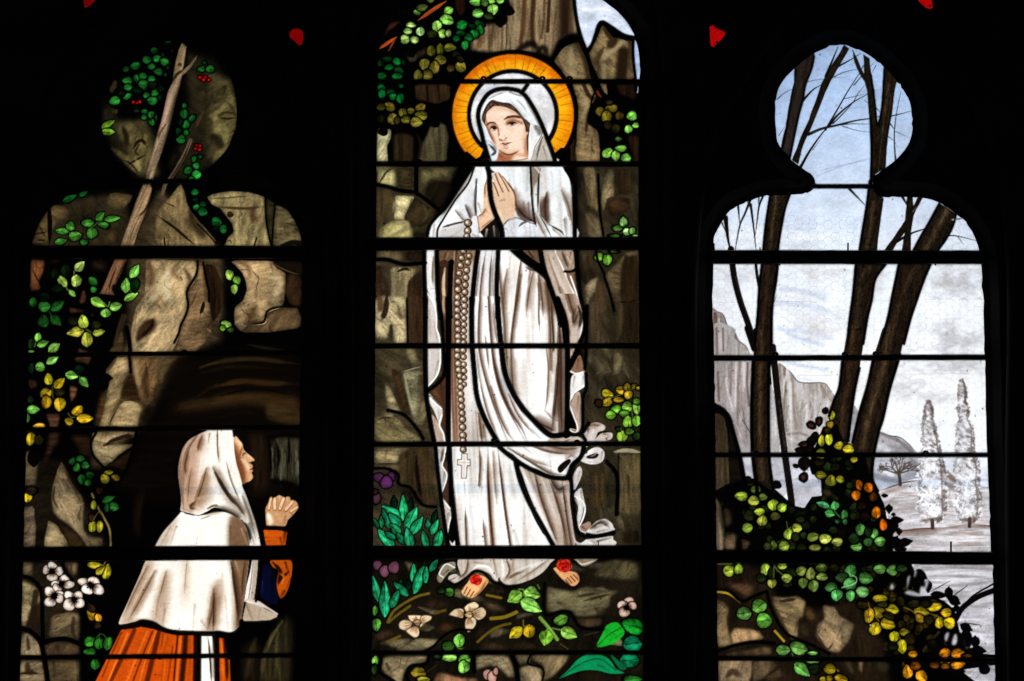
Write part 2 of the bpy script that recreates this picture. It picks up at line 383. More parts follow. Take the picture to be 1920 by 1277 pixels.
# ------------------------------------------------------------------ left light: kneeling woman under a rocky bank
def paint_left():
    WIN[0] = 'left'
    # --- trefoil head
    T(0, 0, 1, 1); F('345,95 400,110 440,170 446,230 405,305 365,335 318,345 350,200', (40, 35, 24), 'r', sm=0, soft=7); F('196,170 230,230 300,250 290,330 262,335 208,285 190,225', (40, 35, 24), 'r', sm=0, soft=7); F('36,1052 150,1052 152,1290 30,1290', (36, 29, 21), 'r', sm=0, soft=4); F('42,860 120,860 210,1030 40,1030', (30, 24, 17), 'r', sm=0, soft=5)
    T(0, 0, 1, 1); F('240,455 300,350 420,470 420,640 340,670 270,800 190,880 165,880 190,740 235,640', (66, 54, 39), 'r', sm=0, soft=6); F('120,372 240,356 250,470 60,470', (44, 36, 25), 'r', sm=0, soft=6); F('205,230 280,220 300,330 262,332', (72, 64, 44), 'r', sm=0, soft=5); F('385,130 436,150 446,220 420,290 385,310', (66, 58, 40), 'r', sm=0, soft=5)
    T(160, 60, 320, 1362)
    FL('''62 52 30 r 1; 188,470 200,430 232,378 255,400 250,440 212,487
58 48 30 r 1; 147,615 178,612 182,660 145,655
66 56 38 r 1; 210,615 262,618 255,655 215,652
104 92 60 r 2; 295,740 370,712 440,770 525,805 520,880 490,960 460,1060 430,1150 340,1075 205,930 205,915 260,938 340,985 370,930 330,870 300,800
112 102 68 r 2; 1130,420 1185,500 1210,600 1215,700 1195,800 1155,900 1095,995 1010,1060 1020,960 1100,920 1090,870 1010,800 1015,700 985,670 1060,600 1130,520
78 68 42 r 1; 1015,585 1040,500 1105,425 1132,425 1110,500 1060,560
72 64 42 r 3; 890,505 935,462 965,500 930,550
62 55 38 r 3; 968,590 1000,500 1020,450 1012,530 985,605
44 38 24 r 6; 660,1080 690,980 720,940 715,1010 680,1090
48 40 28 r 5; 720,1277 740,1220 780,1235 760,1277''', tg='rock')
    SL('''30 .85 .6 22 15 8; 385,930 415,880 455,868 490,915
22 .7 .6 35 24 14; 430,900 400,960 440,990
16 .9 .2 12 9 6; 345,1060 400,1025 480,980
14 .9 .3 15 10 6; 300,1020 360,1050 430,1130
60 .7 .9 20 14 8; 300,760 330,850 330,930
14 .85 .3 25 18 10; 1060,680 1120,692 1205,685
20 .6 .6 40 30 16; 1060,670 1120,640 1200,655
90 .6 .9 24 18 10; 1000,830 1060,870 1090,930
30 .5 .8 40 32 20; 1130,560 1170,600 1200,690
40 .5 .9 170 155 110; 400,1010 420,1060 440,1120
50 .4 .9 165 150 105; 1110,740 1130,820 1110,900''')
    F('770,88 806,115 795,190 785,270 770,310 830,262 890,185 882,220 835,290 775,350 755,430 720,560 690,690 665,780 640,870 600,990 560,1090 540,1175 480,1175 500,1090 530,960 560,860 590,760 615,680 640,560 665,460 700,390 700,340 725,220 745,140', (138, 116, 96), 'b', tg='tree_trunk', ang=-1.25, clip=True)
    SL('''40 .6 1 120 92 48; 775,100 750,260 720,350
60 .55 1 185 150 136; 690,420 640,640 590,840
44 .75 1 40 26 16; 770,380 710,600 640,900 570,1170
30 .8 .8 30 20 10; 700,385 735,335 790,300
24 .8 .7 45 30 16; 740,265 755,255 765,275
20 .6 .6 50 34 22; 640,740 600,800 580,870
16 .6 .6 40 28 20; 660,900 580,1100''')
    noclip()
    S('840,865 800,960 740,1070 690,1150 640,1215 615,1290', 30, (98, 80, 62), 1, 0, 0, 'b', ang=-1.1)
    SL('10 .8 .6 30 22 14; 840,870 790,990 720,1110 640,1230\n24 .75 .5 78 62 44; 940,640 905,710 880,770\n16 .6 .5 62 50 36; 1000,490 985,560 970,600')
    OL('''662 76 26 12 -15 20 62 26/548 148 28 24 -20 20 74 30/490 222 34 30 0 28 94 36/571 211 32 27 0 32 108 42/632 239 33 30 20 34 112 44/527 275 30 23 0 30 100 40/585 318 34 26 10 28 98 38/640 342 14 14 0 16 60 24
658 285 12 16 0 16 58 24/620 180 12 14 0 14 50 22/402 270 38 29 -15 28 94 36/325 297 26 22 -35 18 66 28/336 387 37 28 0 34 112 42/408 368 22 30 -10 28 96 36/460 351 30 26 -5 32 108 42/527 374 30 26 5 34 114 44
465 422 38 38 0 36 120 48/341 441 33 26 0 30 106 40/236 548 42 33 -20 48 142 52/335 515 36 22 -30 42 128 48/490 505 28 22 0 36 118 46/553 488 28 26 0 36 118 46/536 548 40 32 0 40 126 52/595 522 12 20 0 16 60 26
410 628 24 12 0 16 58 24/471 636 26 19 0 32 106 42/470 680 22 20 0 34 108 42/526 660 25 28 0 36 112 44/530 721 24 26 0 38 118 46/565 680 10 28 0 18 64 26
927 294 27 22 0 32 108 42/995 296 31 29 0 34 112 44/952 245 17 12 0 18 64 28/790 587 17 24 0 24 88 36/786 655 30 36 0 26 94 40/851 690 20 34 35 28 96 40/804 740 28 32 0 30 104 44/803 803 20 22 0 24 88 36/763 855 34 34 0 32 106 44/742 792 20 30 0 14 52 22
866 1015 18 26 10 26 92 38/918 993 18 15 0 18 64 28/886 1066 26 26 0 38 128 54/818 1105 32 26 -35 32 112 46/885 1140 38 34 -30 48 152 66/848 1182 28 26 0 36 122 50
540 425 34 24 0 8 32 14/600 450 30 24 0 8 30 14/415 465 34 20 0 9 34 14/290 490 24 18 0 10 34 14/760 720 16 26 0 8 36 16''')
    LL('128,765 235,705 54 104 150 44/128,795 238,800 56 110 156 46')
    for x, y, r in ((383, 558, 13), (434, 556, 14), (410, 568, 9), (917, 362, 14), (957, 362, 14), (943, 384, 14), (985, 380, 12), (888, 902, 10), (917, 910, 11), (880, 930, 14), (912, 938, 13)):
        O(x, y, r, r * .85, 0, (196, 16, 18), name='berry')
    O(695, 150, 10, 8, 0, (70, 12, 8), name='berry')
    # --- left lobe and shoulder
    T(30, 340)
    FL('''88 72 48 r 1; 720,140 760,88 930,105 915,160 860,215 800,232 735,205
60 50 32 r 4; 540,235 590,200 618,215 600,260 550,260
82 66 44 r 2; 125,500 148,420 185,335 240,248 300,188 400,200 442,262 380,312 320,342 280,420 250,500
62 50 32 r 8; 690,440 800,350 832,400 790,510 690,510
98 62 38 r 2; 112,622 232,628 220,720 180,800 200,862 112,872
44 28 17 r 6; 265,620 385,620 300,668
46 30 19 r 8; 590,640 650,620 740,630 730,720 600,715
92 56 40 v 2; 520,905 540,862 562,920 550,972 505,972
84 52 36 r 3; 420,1005 490,1020 562,1030 520,1052 430,1048
116 88 66 r 2; 595,1078 610,1040 622,1078''', tg='rock')
    SL('''44 .95 .3 6 5 4; 262,170 270,330 268,505
60 1 .2 5 4 3; 175,470 225,470
10 .9 .2 12 9 6; 140,428 200,412 255,400
10 .8 .2 12 9 6; 180,345 210,400 235,450
8 .8 .2 12 9 6; 130,455 190,510
40 .9 .3 10 6 4; 245,620 250,720 215,860
12 .8 .3 12 8 5; 130,700 170,780 205,830''')
    F('1010,28 1070,20 1085,60 1068,150 1042,240 1002,330 967,420 945,512 835,510 865,420 905,310 950,180 985,90', (136, 110, 84), 'b', tg='tree_trunk', ang=-1.15, clip=True)
    SL('''34 .7 1 30 20 14; 1085,70 1050,230 990,400 960,510
16 .85 .5 35 24 16; 1068,160 1025,235 970,285
14 .5 .8 50 36 26; 985,280 930,400 900,510
40 .4 1 170 142 112; 1000,90 930,300 870,470''')
    noclip()
    F('785,625 882,625 845,720 820,780 797,825 770,825 765,870 787,910 665,895 700,830 740,730 770,660', (112, 80, 58), 'b', sm=0, tg='tree_trunk', ang=-1.15, clip=True)
    SL('22 .7 1 40 24 16; 870,640 810,780 780,900\n20 .5 1 150 112 86; 790,640 720,800 690,890\n10 .7 .5 34 20 12; 800,690 760,790 740,890')
    noclip()
    S('860,1080 830,1180 800,1290', 70, (56, 44, 28), .9, .6, 0, 'v', ang=-1.3)
    LL('''375 160 485 110 50 24 84 32/505 115 575 80 40 24 84 32/420 400 310 395 54 84 148 58/310 490 405 470 52 64 122 46
640 310 705 245 60 74 138 54/705 305 835 290 52 76 142 54
475 715 545 640 72 178 205 108/400 840 330 745 68 162 190 86/425 870 475 920 44 128 176 76/585 770 650 830 60 44 108 40
915 770 980 665 74 122 188 82/875 890 880 770 76 126 180 84/865 950 975 890 58 138 190 84/600 935 710 1000 74 144 198 88/750 1010 845 985 74 126 182 84/715 1085 720 1015 88 122 178 76
280 1030 385 955 74 38 94 36/280 1070 360 1150 78 32 88 32/540 1190 405 1215 80 176 178 72/612 1215 712 1195 60 156 166 66''')
    OL('''435 357 36 34 20 72 138 52/470 438 50 35 -10 84 146 58/543 485 30 22 0 46 106 38/572 332 47 30 0 72 134 54/702 350 43 24 5 68 132 50/607 412 44 42 90 66 128 48/482 795 40 47 0 172 198 98/618 865 24 24 0 44 106 38
137 965 32 38 0 38 94 36/225 1000 47 40 0 42 100 40/218 1120 44 50 0 34 88 34/395 710 36 46 0 15 32 13/330 855 45 28 0 11 26 11/950 825 32 50 0 18 48 20/460 1115 45 34 10 34 36 15/640 1145 36 30 0 46 52 22
537 1123 38 52 -15 188 190 80/567 1262 42 58 0 180 184 76/310 740 30 40 0 12 28 12/225 920 42 34 0 9 24 10''')
    SL('8 .9 .3 120 150 70 0; 700,970 733,1000 748,962\n8 .9 .3 120 150 70 0; 465,715 462,740\n8 .9 .3 110 140 60 0; 402,838 408,862 425,872\n8 .8 .3 70 110 48 0; 600,370 640,340 690,310\n6 .8 .3 60 96 40 0; 410,400 450,425\n8 .8 .3 40 80 34 0; 265,1040 280,1070\n8 .8 .3 110 130 60 0; 560,1180 600,1205')
    T(30, 620)
    # --- rocks of the bank
    F('922,-40 1277,-40 1560,-40 1529,40 1449,120 1379,178 920,178 920,80', (140, 120, 92), 'r', tg='rock', clip=True)
    SL('90 .7 1 58 38 22; 985,-20 975,170\n60 .5 1 190 176 140; 1130,0 1150,140\n60 .45 1 190 176 145; 1330,30 1450,60 1500,20\n26 .9 .6 30 20 12; 1440,0 1400,70 1372,125\n22 .9 .6 32 22 12; 1277,10 1262,80 1240,120\n80 .5 1 70 50 30; 1500,20 1400,150')
    noclip()
    FL('''74 58 38 v 3; 735,172 800,90 850,-10 862,80 850,175
72 52 35 v 3; 500,132 530,150 600,172 495,178
88 60 44 v 2; 470,212 602,208 577,272 540,250 470,242
112 76 54 v 2; 432,440 492,458 472,530 440,575 432,500
92 60 46 v 3; 238,668 342,660 352,700 330,775 272,775 258,720
62 42 30 v 6; 265,810 355,810 330,900 260,1000 225,1070 255,900
58 40 26 r 3; 98,392 160,398 172,450 108,472
88 74 56 r 2; 65,960 182,958 162,1235 64,1230
42 28 18 v 6; 430,830 602,845 606,985 520,1000 470,900
88 58 34 v 6; 690,500 660,600 630,760 700,700 720,560''', tg='rock')
    F('795,213 888,213 912,300 885,350 850,470 840,545 800,600 770,690 740,772 655,772 700,640 730,480 757,380 712,325', (140, 120, 88), 'r', tg='rock', clip=True)
    SL('50 .8 1 60 42 24; 800,215 740,300 715,330\n40 .6 1 70 46 26; 700,560 670,770\n60 .4 1 185 168 130; 850,260 790,480')
    noclip()
    F('918,213 1218,210 1172,260 1142,330 1137,420 1117,520 1107,602 1020,612 980,550 960,450 935,340', (104, 80, 54), 'r', tg='rock', clip=True)
    SL('60 .6 1 165 145 112; 940,230 965,360 985,470\n50 .6 1 160 142 112; 1180,215 1120,330\n70 .6 1 44 28 16; 1040,300 1030,420 1060,560\n40 .7 1 30 18 10; 1120,430 1090,600')
    noclip()
    F('1180,212 1312,206 1252,290 1202,380 1150,440 1130,340', (112, 92, 64), 'r', tg='rock')
    S('1300,220 1240,310 1170,420', 70, (30, 20, 12), .75, 1)
    FL('''50 33 20 v 3; 880,390 917,328 942,400 972,500 1000,572 890,540 838,547 850,460
26 18 11 v 6; 1020,612 1090,590 1092,640 1020,760 1000,740''', tg='rock')
    F('850,560 930,543 1012,610 992,680 970,772 735,772 757,700 800,640', (146, 126, 94), 'r', tg='rock', clip=True)
    SL('22 .85 .6 40 26 14; 835,580 870,552 960,560 1010,610\n12 .8 .6 50 34 20; 800,640 765,700 738,770\n70 .6 1 70 50 30; 1010,620 970,770\n16 .6 .8 80 60 40; 830,690 835,740\n50 .4 1 190 172 134; 890,620 900,740')
    noclip()
    F('612,808 945,808 965,842 880,860 770,890 740,907 948,908 860,962 780,1030 720,1075 690,1088 650,1042 612,980 600,900', (148, 128, 98), 'r', tg='rock', clip=True)
    SL('46 .95 .5 40 26 15; 705,915 780,882 870,850 960,840\n12 .7 .5 60 42 26; 720,810 708,890\n12 .6 .5 70 50 32; 690,830 650,930\n60 .5 1 200 182 145; 660,960 780,960 880,920\n60 .7 1 70 50 32; 610,990 690,1085')
    noclip()
    FL('48 33 21 r 3; 718,1082 800,1030 900,962 948,912 932,980 872,1115 790,1092', tg='rock')
    F('365,1040 392,1100 422,1170 475,1290 285,1290 310,1180 340,1090', (126, 106, 82), 'r', tg='rock')
    S('385,1080 420,1180 455,1277', 26, (60, 42, 26), .8, .8)
    OL('''175 52 26 34 15 140 196 90/193 290 37 37 0 126 186 80/120 165 24 10 0 110 170 70/120 105 26 38 0 28 56 24/120 300 25 40 0 22 50 22/260 390 32 45 -10 168 150 32/238 500 46 40 -30 176 148 30/243 572 38 50 0 178 142 28/350 585 44 52 0 212 172 42/350 490 40 30 0 46 40 14/490 640 48 34 -40 196 162 36/425 725 34 28 20 172 138 30/95 695 14 36 0 100 158 66/185 760 48 20 -5 214 170 52/120 862 38 50 10 206 174 42/185 875 30 40 0 46 42 15/505 310 36 36 0 16 32 15
448 1045 26 30 20 32 88 34/513 1022 34 24 0 40 104 42/483 1093 26 34 15 44 106 42/553 1073 30 28 0 40 100 40/525 1187 30 40 -15 30 82 32/590 1155 32 28 0 26 78 30/575 1215 24 26 0 34 86 34/738 1132 34 18 -5 178 152 40/710 1185 34 39 -30 190 168 42/115 550 26 26 0 26 50 22''')
    LL('''170 120 260 85 60 128 188 82/260 165 350 105 72 140 196 90/245 262 342 200 62 150 204 98/395 345 495 370 66 150 206 94/510 375 575 450 64 132 192 92/305 455 388 380 72 196 166 36/485 700 618 700 76 208 168 36/85 630 190 630 72 132 194 84/765 1160 840 1190 48 198 162 46''')
    O(140, 1010, 36, 62, 0, (8, 7, 6), name=None); L(690, 370, 765, 380, 50, (9, 8, 6), name=None); L(720, 400, 690, 480, 50, (8, 7, 6), name=None)
    SL('7 .9 .3 100 90 40 0; 290,440 292,520 300,540\n7 .9 .3 110 110 60 0; 415,660 440,690 470,692\n7 .9 .3 100 140 70 0; 160,80 150,130\n6 .8 .3 100 140 70 0; 500,360 515,380')
    T(30, 900)
    FL('''132 114 90 r 2; 308,-10 420,-10 470,60 522,130 545,200 532,320 538,400 572,440 692,468 692,535 560,535 500,440 420,360 340,300 300,260 283,180 283,90
118 98 82 r 1; 58,220 142,208 160,400 152,540 52,540
88 72 56 r 1; 64,-10 120,-10 110,20 65,32''', tg='rock')
    F('255,310 340,330 430,390 500,440 552,535 410,538 400,480 350,380', (44, 33, 21), 'r')
    F('258,318 330,360 362,420 402,480 422,540 222,540 238,420', (142, 124, 96), 'r', tg='rock')
    SL('22 .8 .7 60 42 24; 310,50 300,150 345,245\n30 .6 .9 60 44 26; 410,0 470,80 530,200\n26 .6 .9 70 52 32; 520,220 500,300 530,330\n60 .6 1 50 36 22; 600,450 690,520\n110 .5 1 50 33 20; 1000,60 965,300 985,500\n40 .6 1 60 40 22; 1015,100 980,300')
    S('605,110 650,210 700,300 745,390 757,535', 16, (116, 98, 56), 1, .2, 0, 'b', ang=1.2)
    S('640,160 690,290 725,400 735,530', 5, (20, 14, 8), .9)
    OL('''93 140 34 38 0 222 180 40/780 212 40 34 20 42 108 46/722 225 18 34 0 30 86 38/620 200 22 37 0 172 168 46/610 370 30 47 0 188 176 52/668 370 24 47 0 184 170 48/605 300 25 28 0 54 35 24/665 85 25 30 0 44 30 20/125 85 44 28 0 44 30 24
625 680 57 26 5 190 172 46/725 735 32 60 10 200 178 46/600 1065 32 56 -15 222 170 40/658 1102 26 35 -20 228 168 46/650 1160 28 25 0 50 34 22/600 1020 40 24 40 60 40 20''')
    LL('690 170 790 130 48 36 92 40/640 752 708 690 54 190 172 52')
    SL('7 .9 .2 150 140 60 0; 655,668 695,680 712,655\n6 .8 .2 120 110 50 0; 612,330 635,290 660,255\n6 .8 .2 40 100 44 0; 690,175 740,200')
    T(30, 977)
    FL('''124 106 84 r 2; 50,338 132,338 140,440 60,438
138 120 94 r 2; 44,470 130,500 187,560 197,640 120,700 75,845 38,845
138 122 100 r 2; 44,895 120,890 192,980 207,1085 26,1085
126 108 86 r 2; 28,1112 212,1110 245,1300 18,1300
116 98 76 r 2; 380,333 492,333 482,430 440,420
118 100 76 r 2; 280,760 400,722 507,740 502,950 430,940 258,935
76 60 44 r 3; 208,962 400,960 502,990 502,1065 210,1080
92 76 56 r 3; 213,1110 507,1108 502,1300 243,1300''', tg='rock')
    SL('''70 .9 .6 40 29 19 0; 160,570 145,680 150,850
60 .5 1 70 52 36; 130,510 110,640
50 .8 .8 52 39 26 0; 460,780 450,860 470,940
40 .7 .9 36 26 18; 300,740 330,720 400,722
30 .8 .6 60 45 30; 90,920 100,1000 105,1040
24 .85 .6 44 32 22; 22,1218 110,1212 200,1218
60 .8 .8 46 33 22; 90,1130 100,1200 150,1210
70 .7 .9 26 19 13; 330,1000 350,1070
60 .7 1 28 21 14; 300,1120 310,1277
30 .4 1 160 145 112; 470,1130 480,1270
36 .7 .8 60 46 32 0; 440,335 442,420''')
    for pts, col in ((((243, 388, 27, 33, 20), (292, 360, 38, 26, 30), (338, 402, 36, 32, -40), (290, 450, 40, 28, 0)), (204, 178, 172)), (((386, 462, 38, 28, -30), (420, 507, 42, 28, -10), (318, 500, 36, 22, -20), (328, 537, 36, 26, 40)), (222, 198, 190)), (((537, 486, 40, 27, 10), (622, 484, 46, 31, 25), (570, 545, 44, 34, 20), (655, 546, 44, 36, 30)), (232, 210, 202)), (((266, 562, 36, 32, 30), (350, 578, 28, 18, 20), (340, 616, 36, 32, 20), (272, 646, 42, 34, 0)), (222, 200, 194)), (((425, 594, 38, 28, 20), (494, 600, 34, 36, 0), (425, 665, 42, 46, 0), (506, 655, 36, 36, 0)), (226, 202, 196))):
        c_ = np.array([[sum(q[0] for q in pts) / len(pts), sum(q[1] for q in pts) / len(pts)]]); PCTR[0] = Q(c_)
        for q in pts: O(q[0], q[1], q[2] * 1.1, q[3] * 1.12, q[4], [v for v in (col[0], col[0] * .93, col[0] * .88)], style='petal', name='petal', rim=.5)
        S(Q(c_ + [[-7, 0]]).tolist() + Q(c_ + [[7, 2]]).tolist(), 14, (40, 26, 22), .9, .4, 0); PCTR[0] = None
    OL('''590 962 47 38 -15 56 136 42/663 980 36 43 0 50 126 40/733 975 34 52 10 62 136 48/590 1042 48 26 0 50 124 40/633 1140 34 45 0 46 120 44''')
    SL('6 .9 .2 60 120 50 0; 640,940 665,905 700,910 730,950\n5 .8 .2 50 100 40 0; 665,905 665,940\n5 .6 .2 40 60 24; 670,1060 690,1066')
    # --- vine running down beside the trunk, right lobe and rocks
    T(300, 340)
    F('0,205 70,140 130,60 165,20 200,90 215,180 250,250 330,340 400,420 445,470 430,520 -60,520 -40,300', (126, 106, 76), 'r', tg='rock', clip=True)
    SL('22 .95 .4 26 18 10; -20,275 60,330 140,390 220,460 280,510\n10 .9 .2 20 14 8; 50,175 90,190 125,205\n110 .8 1 36 26 16; 240,250 290,360 380,470\n60 .5 1 170 150 112; 150,310 240,410\n70 .5 1 60 44 28; 140,150 170,260\n40 .35 1 175 155 118; 100,120 80,200\n80 .6 1 50 36 24; 40,420 120,500')
    noclip()
    F('375,125 430,98 560,80 690,82 790,105 838,130 838,250 848,330 882,470 888,520 515,520 540,450 592,400 572,330 520,270 480,220 420,190', (142, 126, 92), 'r', tg='rock', clip=True)
    SL('24 .85 .6 66 44 26; 470,205 560,212 700,216 840,200\n90 .7 1 74 50 32; 720,220 750,290 790,300\n10 .6 .5 70 50 30; 400,140 560,130 760,110\n50 .4 1 185 170 130; 620,300 680,420\n60 .5 1 90 68 44; 580,400 600,500\n30 .5 1 165 150 110; 560,150 720,160\n8 .5 .4 80 60 40; 700,430 800,340')
    O(560, 265, 26, 24, 0, (48, 36, 20), name=None, rim=0)
    S('535,480 560,472 570,500', 8, (30, 22, 14), .9, .2)
    noclip()
    FL('66 58 36 r 1; 842,130 922,180 905,320 897,520 884,520 850,330', tg='rock')
    F('918,182 1020,230 1080,330 1122,420 1135,520 892,520 905,330', (114, 100, 72), 'r', tg='rock', clip=True)
    SL('60 .9 .5 12 9 6 0; 980,520 1060,490 1140,500\n16 .7 .6 60 44 26; 930,225 1020,240\n60 .6 1 56 42 26; 1080,330 1080,480\n40 .4 1 160 145 110; 950,300 940,460\n24 .8 .5 14 10 7; 1085,380 1130,420')
    noclip()
    SL('9 1 .1 4 4 4 0; 33,452 40,515\n9 1 .1 4 4 4 0; 771,452 750,515')
    F('-112,625 0,628 305,636 297,730 272,820 215,885 225,985 205,1080 168,1145 158,1210 105,1390 -226,1390 -229,1200 -219,1100 -189,1010 -149,950 -122,900 -114,780', (150, 130, 100), 'r', tg='rock', clip=True)
    SL('''90 .75 1 72 52 32; -90,640 -70,760 -90,860
60 .5 1 90 66 42; 150,640 110,720 170,800
90 .6 1 205 192 160; 60,700 50,850 90,980
70 .6 1 200 186 150; 10,780 -20,900 -110,960
60 .7 1 60 42 26; 200,700 240,800 190,900
70 .4 1 190 172 138; 30,1010 40,1140
40 .5 1 90 66 44; -190,1050 -205,1200
50 .45 1 95 72 46; 130,1010 170,1060
16 .4 .8 80 60 40; -20,900 60,1010''')
    F('-89,1100 -39,1098 -39,1160 -89,1222 -149,1260 -189,1285 -179,1190 -129,1120', (66, 46, 28), 'r', soft=2)
    S('-60,1105 -70,1160 -160,1250', 30, (22, 14, 8), .8, .8)
    noclip()
    F('300,636 347,660 367,790 387,870 392,960 402,1060 422,1120 402,1235 320,1330 240,1390 90,1390 165,1200 175,1130 215,1070 225,980 215,890 270,820 295,730', (120, 96, 70), 'r', tg='rock', clip=True)
    SL('60 .5 1 60 40 24; 350,690 370,850 370,980\n30 .5 1 150 128 100; 285,860 260,960\n36 .95 .4 20 13 8; 352,958 340,1010 322,1060\n10 .8 .3 26 17 10; 318,1060 325,1150\n10 .6 .6 160 140 105; 372,965 376,1000\n60 .5 1 165 146 116; 220,1130 200,1240\n60 .7 1 40 26 15; 400,1130 340,1240')
    noclip()
    F('352,660 432,668 472,740 502,850 512,950 462,1080 422,1122 402,1050 392,900 372,790', (44, 29, 17), 'v', ang=1.5, tg='rock')
    SL('20 .7 .8 14 9 5; 400,720 440,900 420,1060\n14 .6 .8 90 60 36; 400,700 420,830')
    F('558,630 900,636 932,690 1004,730 1004,850 987,992 850,1052 836,1142 770,1152 690,1162 650,1205 600,1152 590,1060 602,1000 662,950 692,870 687,800 652,720', (144, 122, 92), 'r', tg='rock', clip=True)
    SL('''120 .7 1 52 34 20; 760,1000 720,1110 800,1130
60 .6 1 200 184 148; 740,930 660,1010
70 .55 1 205 190 152; 860,760 960,800 900,960
60 .6 1 90 66 44; 620,640 700,680 720,780
50 .5 1 80 58 36; 760,870 770,960
40 .4 1 190 172 138; 740,700 800,690
50 .5 1 95 70 46; 880,680 990,760
12 .4 .8 70 50 34; 880,890 950,770
12 .4 .8 70 50 34; 700,780 780,850''')
    noclip()
    F('836,1142 850,1055 990,1008 1102,1010 1128,1100 1118,1168 900,1202 680,1207 648,1195 720,1150', (88, 70, 50), 'r', tg='rock')
    FL('''56 40 26 r 2; 1002,728 1137,750 1132,1000 1040,992 1000,900
38 28 18 r 2; 890,636 1135,636 1137,748 1012,720 930,690''', tg='rock')
    SL('8 .8 .4 112 98 72; 895,645 960,690 1050,728 1135,748\n9 .95 .2 190 168 128; 985,1005 862,1045 838,1130 740,1150\n26 .95 .4 20 13 8; 985,990 862,1032 828,1120 730,1140\n50 .5 1 26 19 12; 1040,660 1120,700')
    OL('''250 5 24 12 0 26 92 42/277 87 28 26 0 30 120 54/295 208 30 24 0 28 112 50/342 182 26 22 0 16 66 32/342 242 36 32 0 36 130 66/450 325 40 36 20 22 98 44/505 380 32 32 0 24 104 46/280 140 22 20 0 8 36 18/445 380 24 16 0 6 30 14
555 745 31 40 -15 176 206 88/613 790 29 34 -30 132 178 72/593 858 27 37 0 166 204 94/530 1145 43 29 25 166 208 88/500 1172 22 22 0 116 162 54/565 1188 28 18 0 62 90 28''')
    S('520,680 548,715', 6, (120, 140, 70), .8, .2)
    # --- mouth of the cave behind the woman
    T(300, 620)
    F('60,230 300,190 1140,190 1140,1330 -300,1330 -200,900 0,560', (19, 13, 8), 'h', soft=16, a=.8)
    SL('''46 .9 .8 54 42 26; 320,295 420,262 560,235 780,226 1120,268
30 .8 .9 40 31 18; 700,110 850,140 1010,162
40 .8 .9 30 22 12; 330,340 560,290 900,300
60 .9 .8 58 38 20; 440,445 650,405 850,418 1095,425
40 .7 .9 34 22 12; 300,520 420,450 520,420''', tex='h')
    F('80,640 230,555 430,548 480,508 650,488 900,498 1110,528 1115,740 1060,748 870,690 860,602 700,582 500,602 300,632', (62, 44, 24), 'h', soft=6, tg='rock')
    F('862,600 980,590 1108,640 1115,742 1060,748 870,692', (60, 46, 26), 'h', soft=4)
    SL('26 .85 .8 12 8 5; 480,520 700,470 900,480 1100,520\n40 .7 1 40 28 14; 150,600 300,570 480,560\n30 .5 1 104 78 44; 520,530 680,515\n40 .8 .9 24 16 9; 480,690 640,650 820,680\n12 .5 .8 60 44 24; 850,700 1000,748')
    T(300, 780)
    F('720,150 870,150 880,600 740,620', (38, 26, 16), 'v', soft=7, sm=0, ang=1.57)
    F('885,250 925,170 1125,180 1128,560 1060,520 960,500 905,470', (60, 55, 43), 'v', soft=4, sm=0, ang=1.57)
    bg = np.random.RandomState(8)
    for i in range(70):
        x = bg.uniform(890, 1120); y = bg.uniform(180, 420); l_ = bg.uniform(40, 130); k = bg.rand()
        if y + 2 * l_ > 570: continue
        S([[(x + 4 * bg.randn()) * CUR[2] + CUR[0], (y + q * l_) * CUR[2] + CUR[1]] for q in (0, 1, 2)], bg.uniform(8, 26), (118, 118, 102) if k > .6 and y > 230 else (78, 70, 54) if k > .3 else (22, 16, 10), bg.uniform(.3, .7), .9)
    SL('30 .9 .8 8 6 4; 860,160 880,320 890,500\n26 .9 .7 10 8 5; 1025,170 1030,300 1020,420\n30 .9 .8 8 6 4; 930,220 950,320 935,420\n70 .9 .9 8 6 4 0; 900,520 1000,540 1060,560\n50 .9 .9 10 7 4 0; 880,170 1000,150 1130,160')
    # --- kneeling woman: skirt, apron
    T(300, 977)
    F('-310,868 -220,858 -150,845 -55,862 60,898 130,912 292,914 292,1330 -540,1330', (208, 86, 18), 'w', sm=0, tg='skirt', clip=True); DEFT[0] = 0
    T(30, 977)
    SL('''50 .95 .7 112 40 4; 945,870 870,1040 745,1300
24 .9 .7 118 44 5; 1090,880 1020,1050 930,1290
60 .95 .7 96 34 4; 1140,880 1100,1060 1040,1300
20 .7 .8 140 60 10; 1175,890 1160,1000
30 .6 .9 252 150 56; 890,900 800,1120 730,1290
34 .5 .9 248 140 48; 1050,880 960,1090 880,1290
20 .6 .9 246 138 50; 1120,880 1040,1090 985,1290
40 .5 .9 240 120 30; 1200,920 1170,1277
24 .8 .8 130 52 6; 840,890 770,1050 690,1240''')
    T(300, 977)
    SL('''22 .95 .5 92 34 4; 142,910 128,1060 108,1300
26 .6 .9 240 132 44; 165,920 150,1080 130,1300
70 .95 .8 52 20 4; 205,915 195,1060 170,1310
40 .7 .9 176 74 14; 238,915 240,1100 225,1300
56 .95 .7 26 10 3; 285,915 285,1100 280,1310
30 .7 .9 170 70 10; 60,920 30,1090 10,1300
14 .6 .6 120 48 6; 100,1000 60,1300''')
    noclip(); DEFT[0] = 1
    F('328,918 415,918 427,1050 436,1330 328,1330', (250, 247, 240), 'w', sm=0, tg='apron')
    SL('16 .95 .4 50 34 26; 380,918 392,1000 402,1120 412,1310\n40 .6 .8 150 126 112; 425,940 428,1100 436,1310\n14 .6 .6 252 246 240; 405,930 412,1040\n20 .5 .8 170 150 136; 400,1000 420,1277')
    F('472,932 512,938 522,1050 556,1092 564,1330 478,1330', (204, 88, 18), 'w', sm=0, tg='skirt')
    SL('30 .95 .6 60 24 4; 505,940 530,1100 535,1310\n24 .6 .8 232 122 36; 490,960 500,1150 505,1310\n14 .8 .5 110 46 8; 545,1100 555,1300')
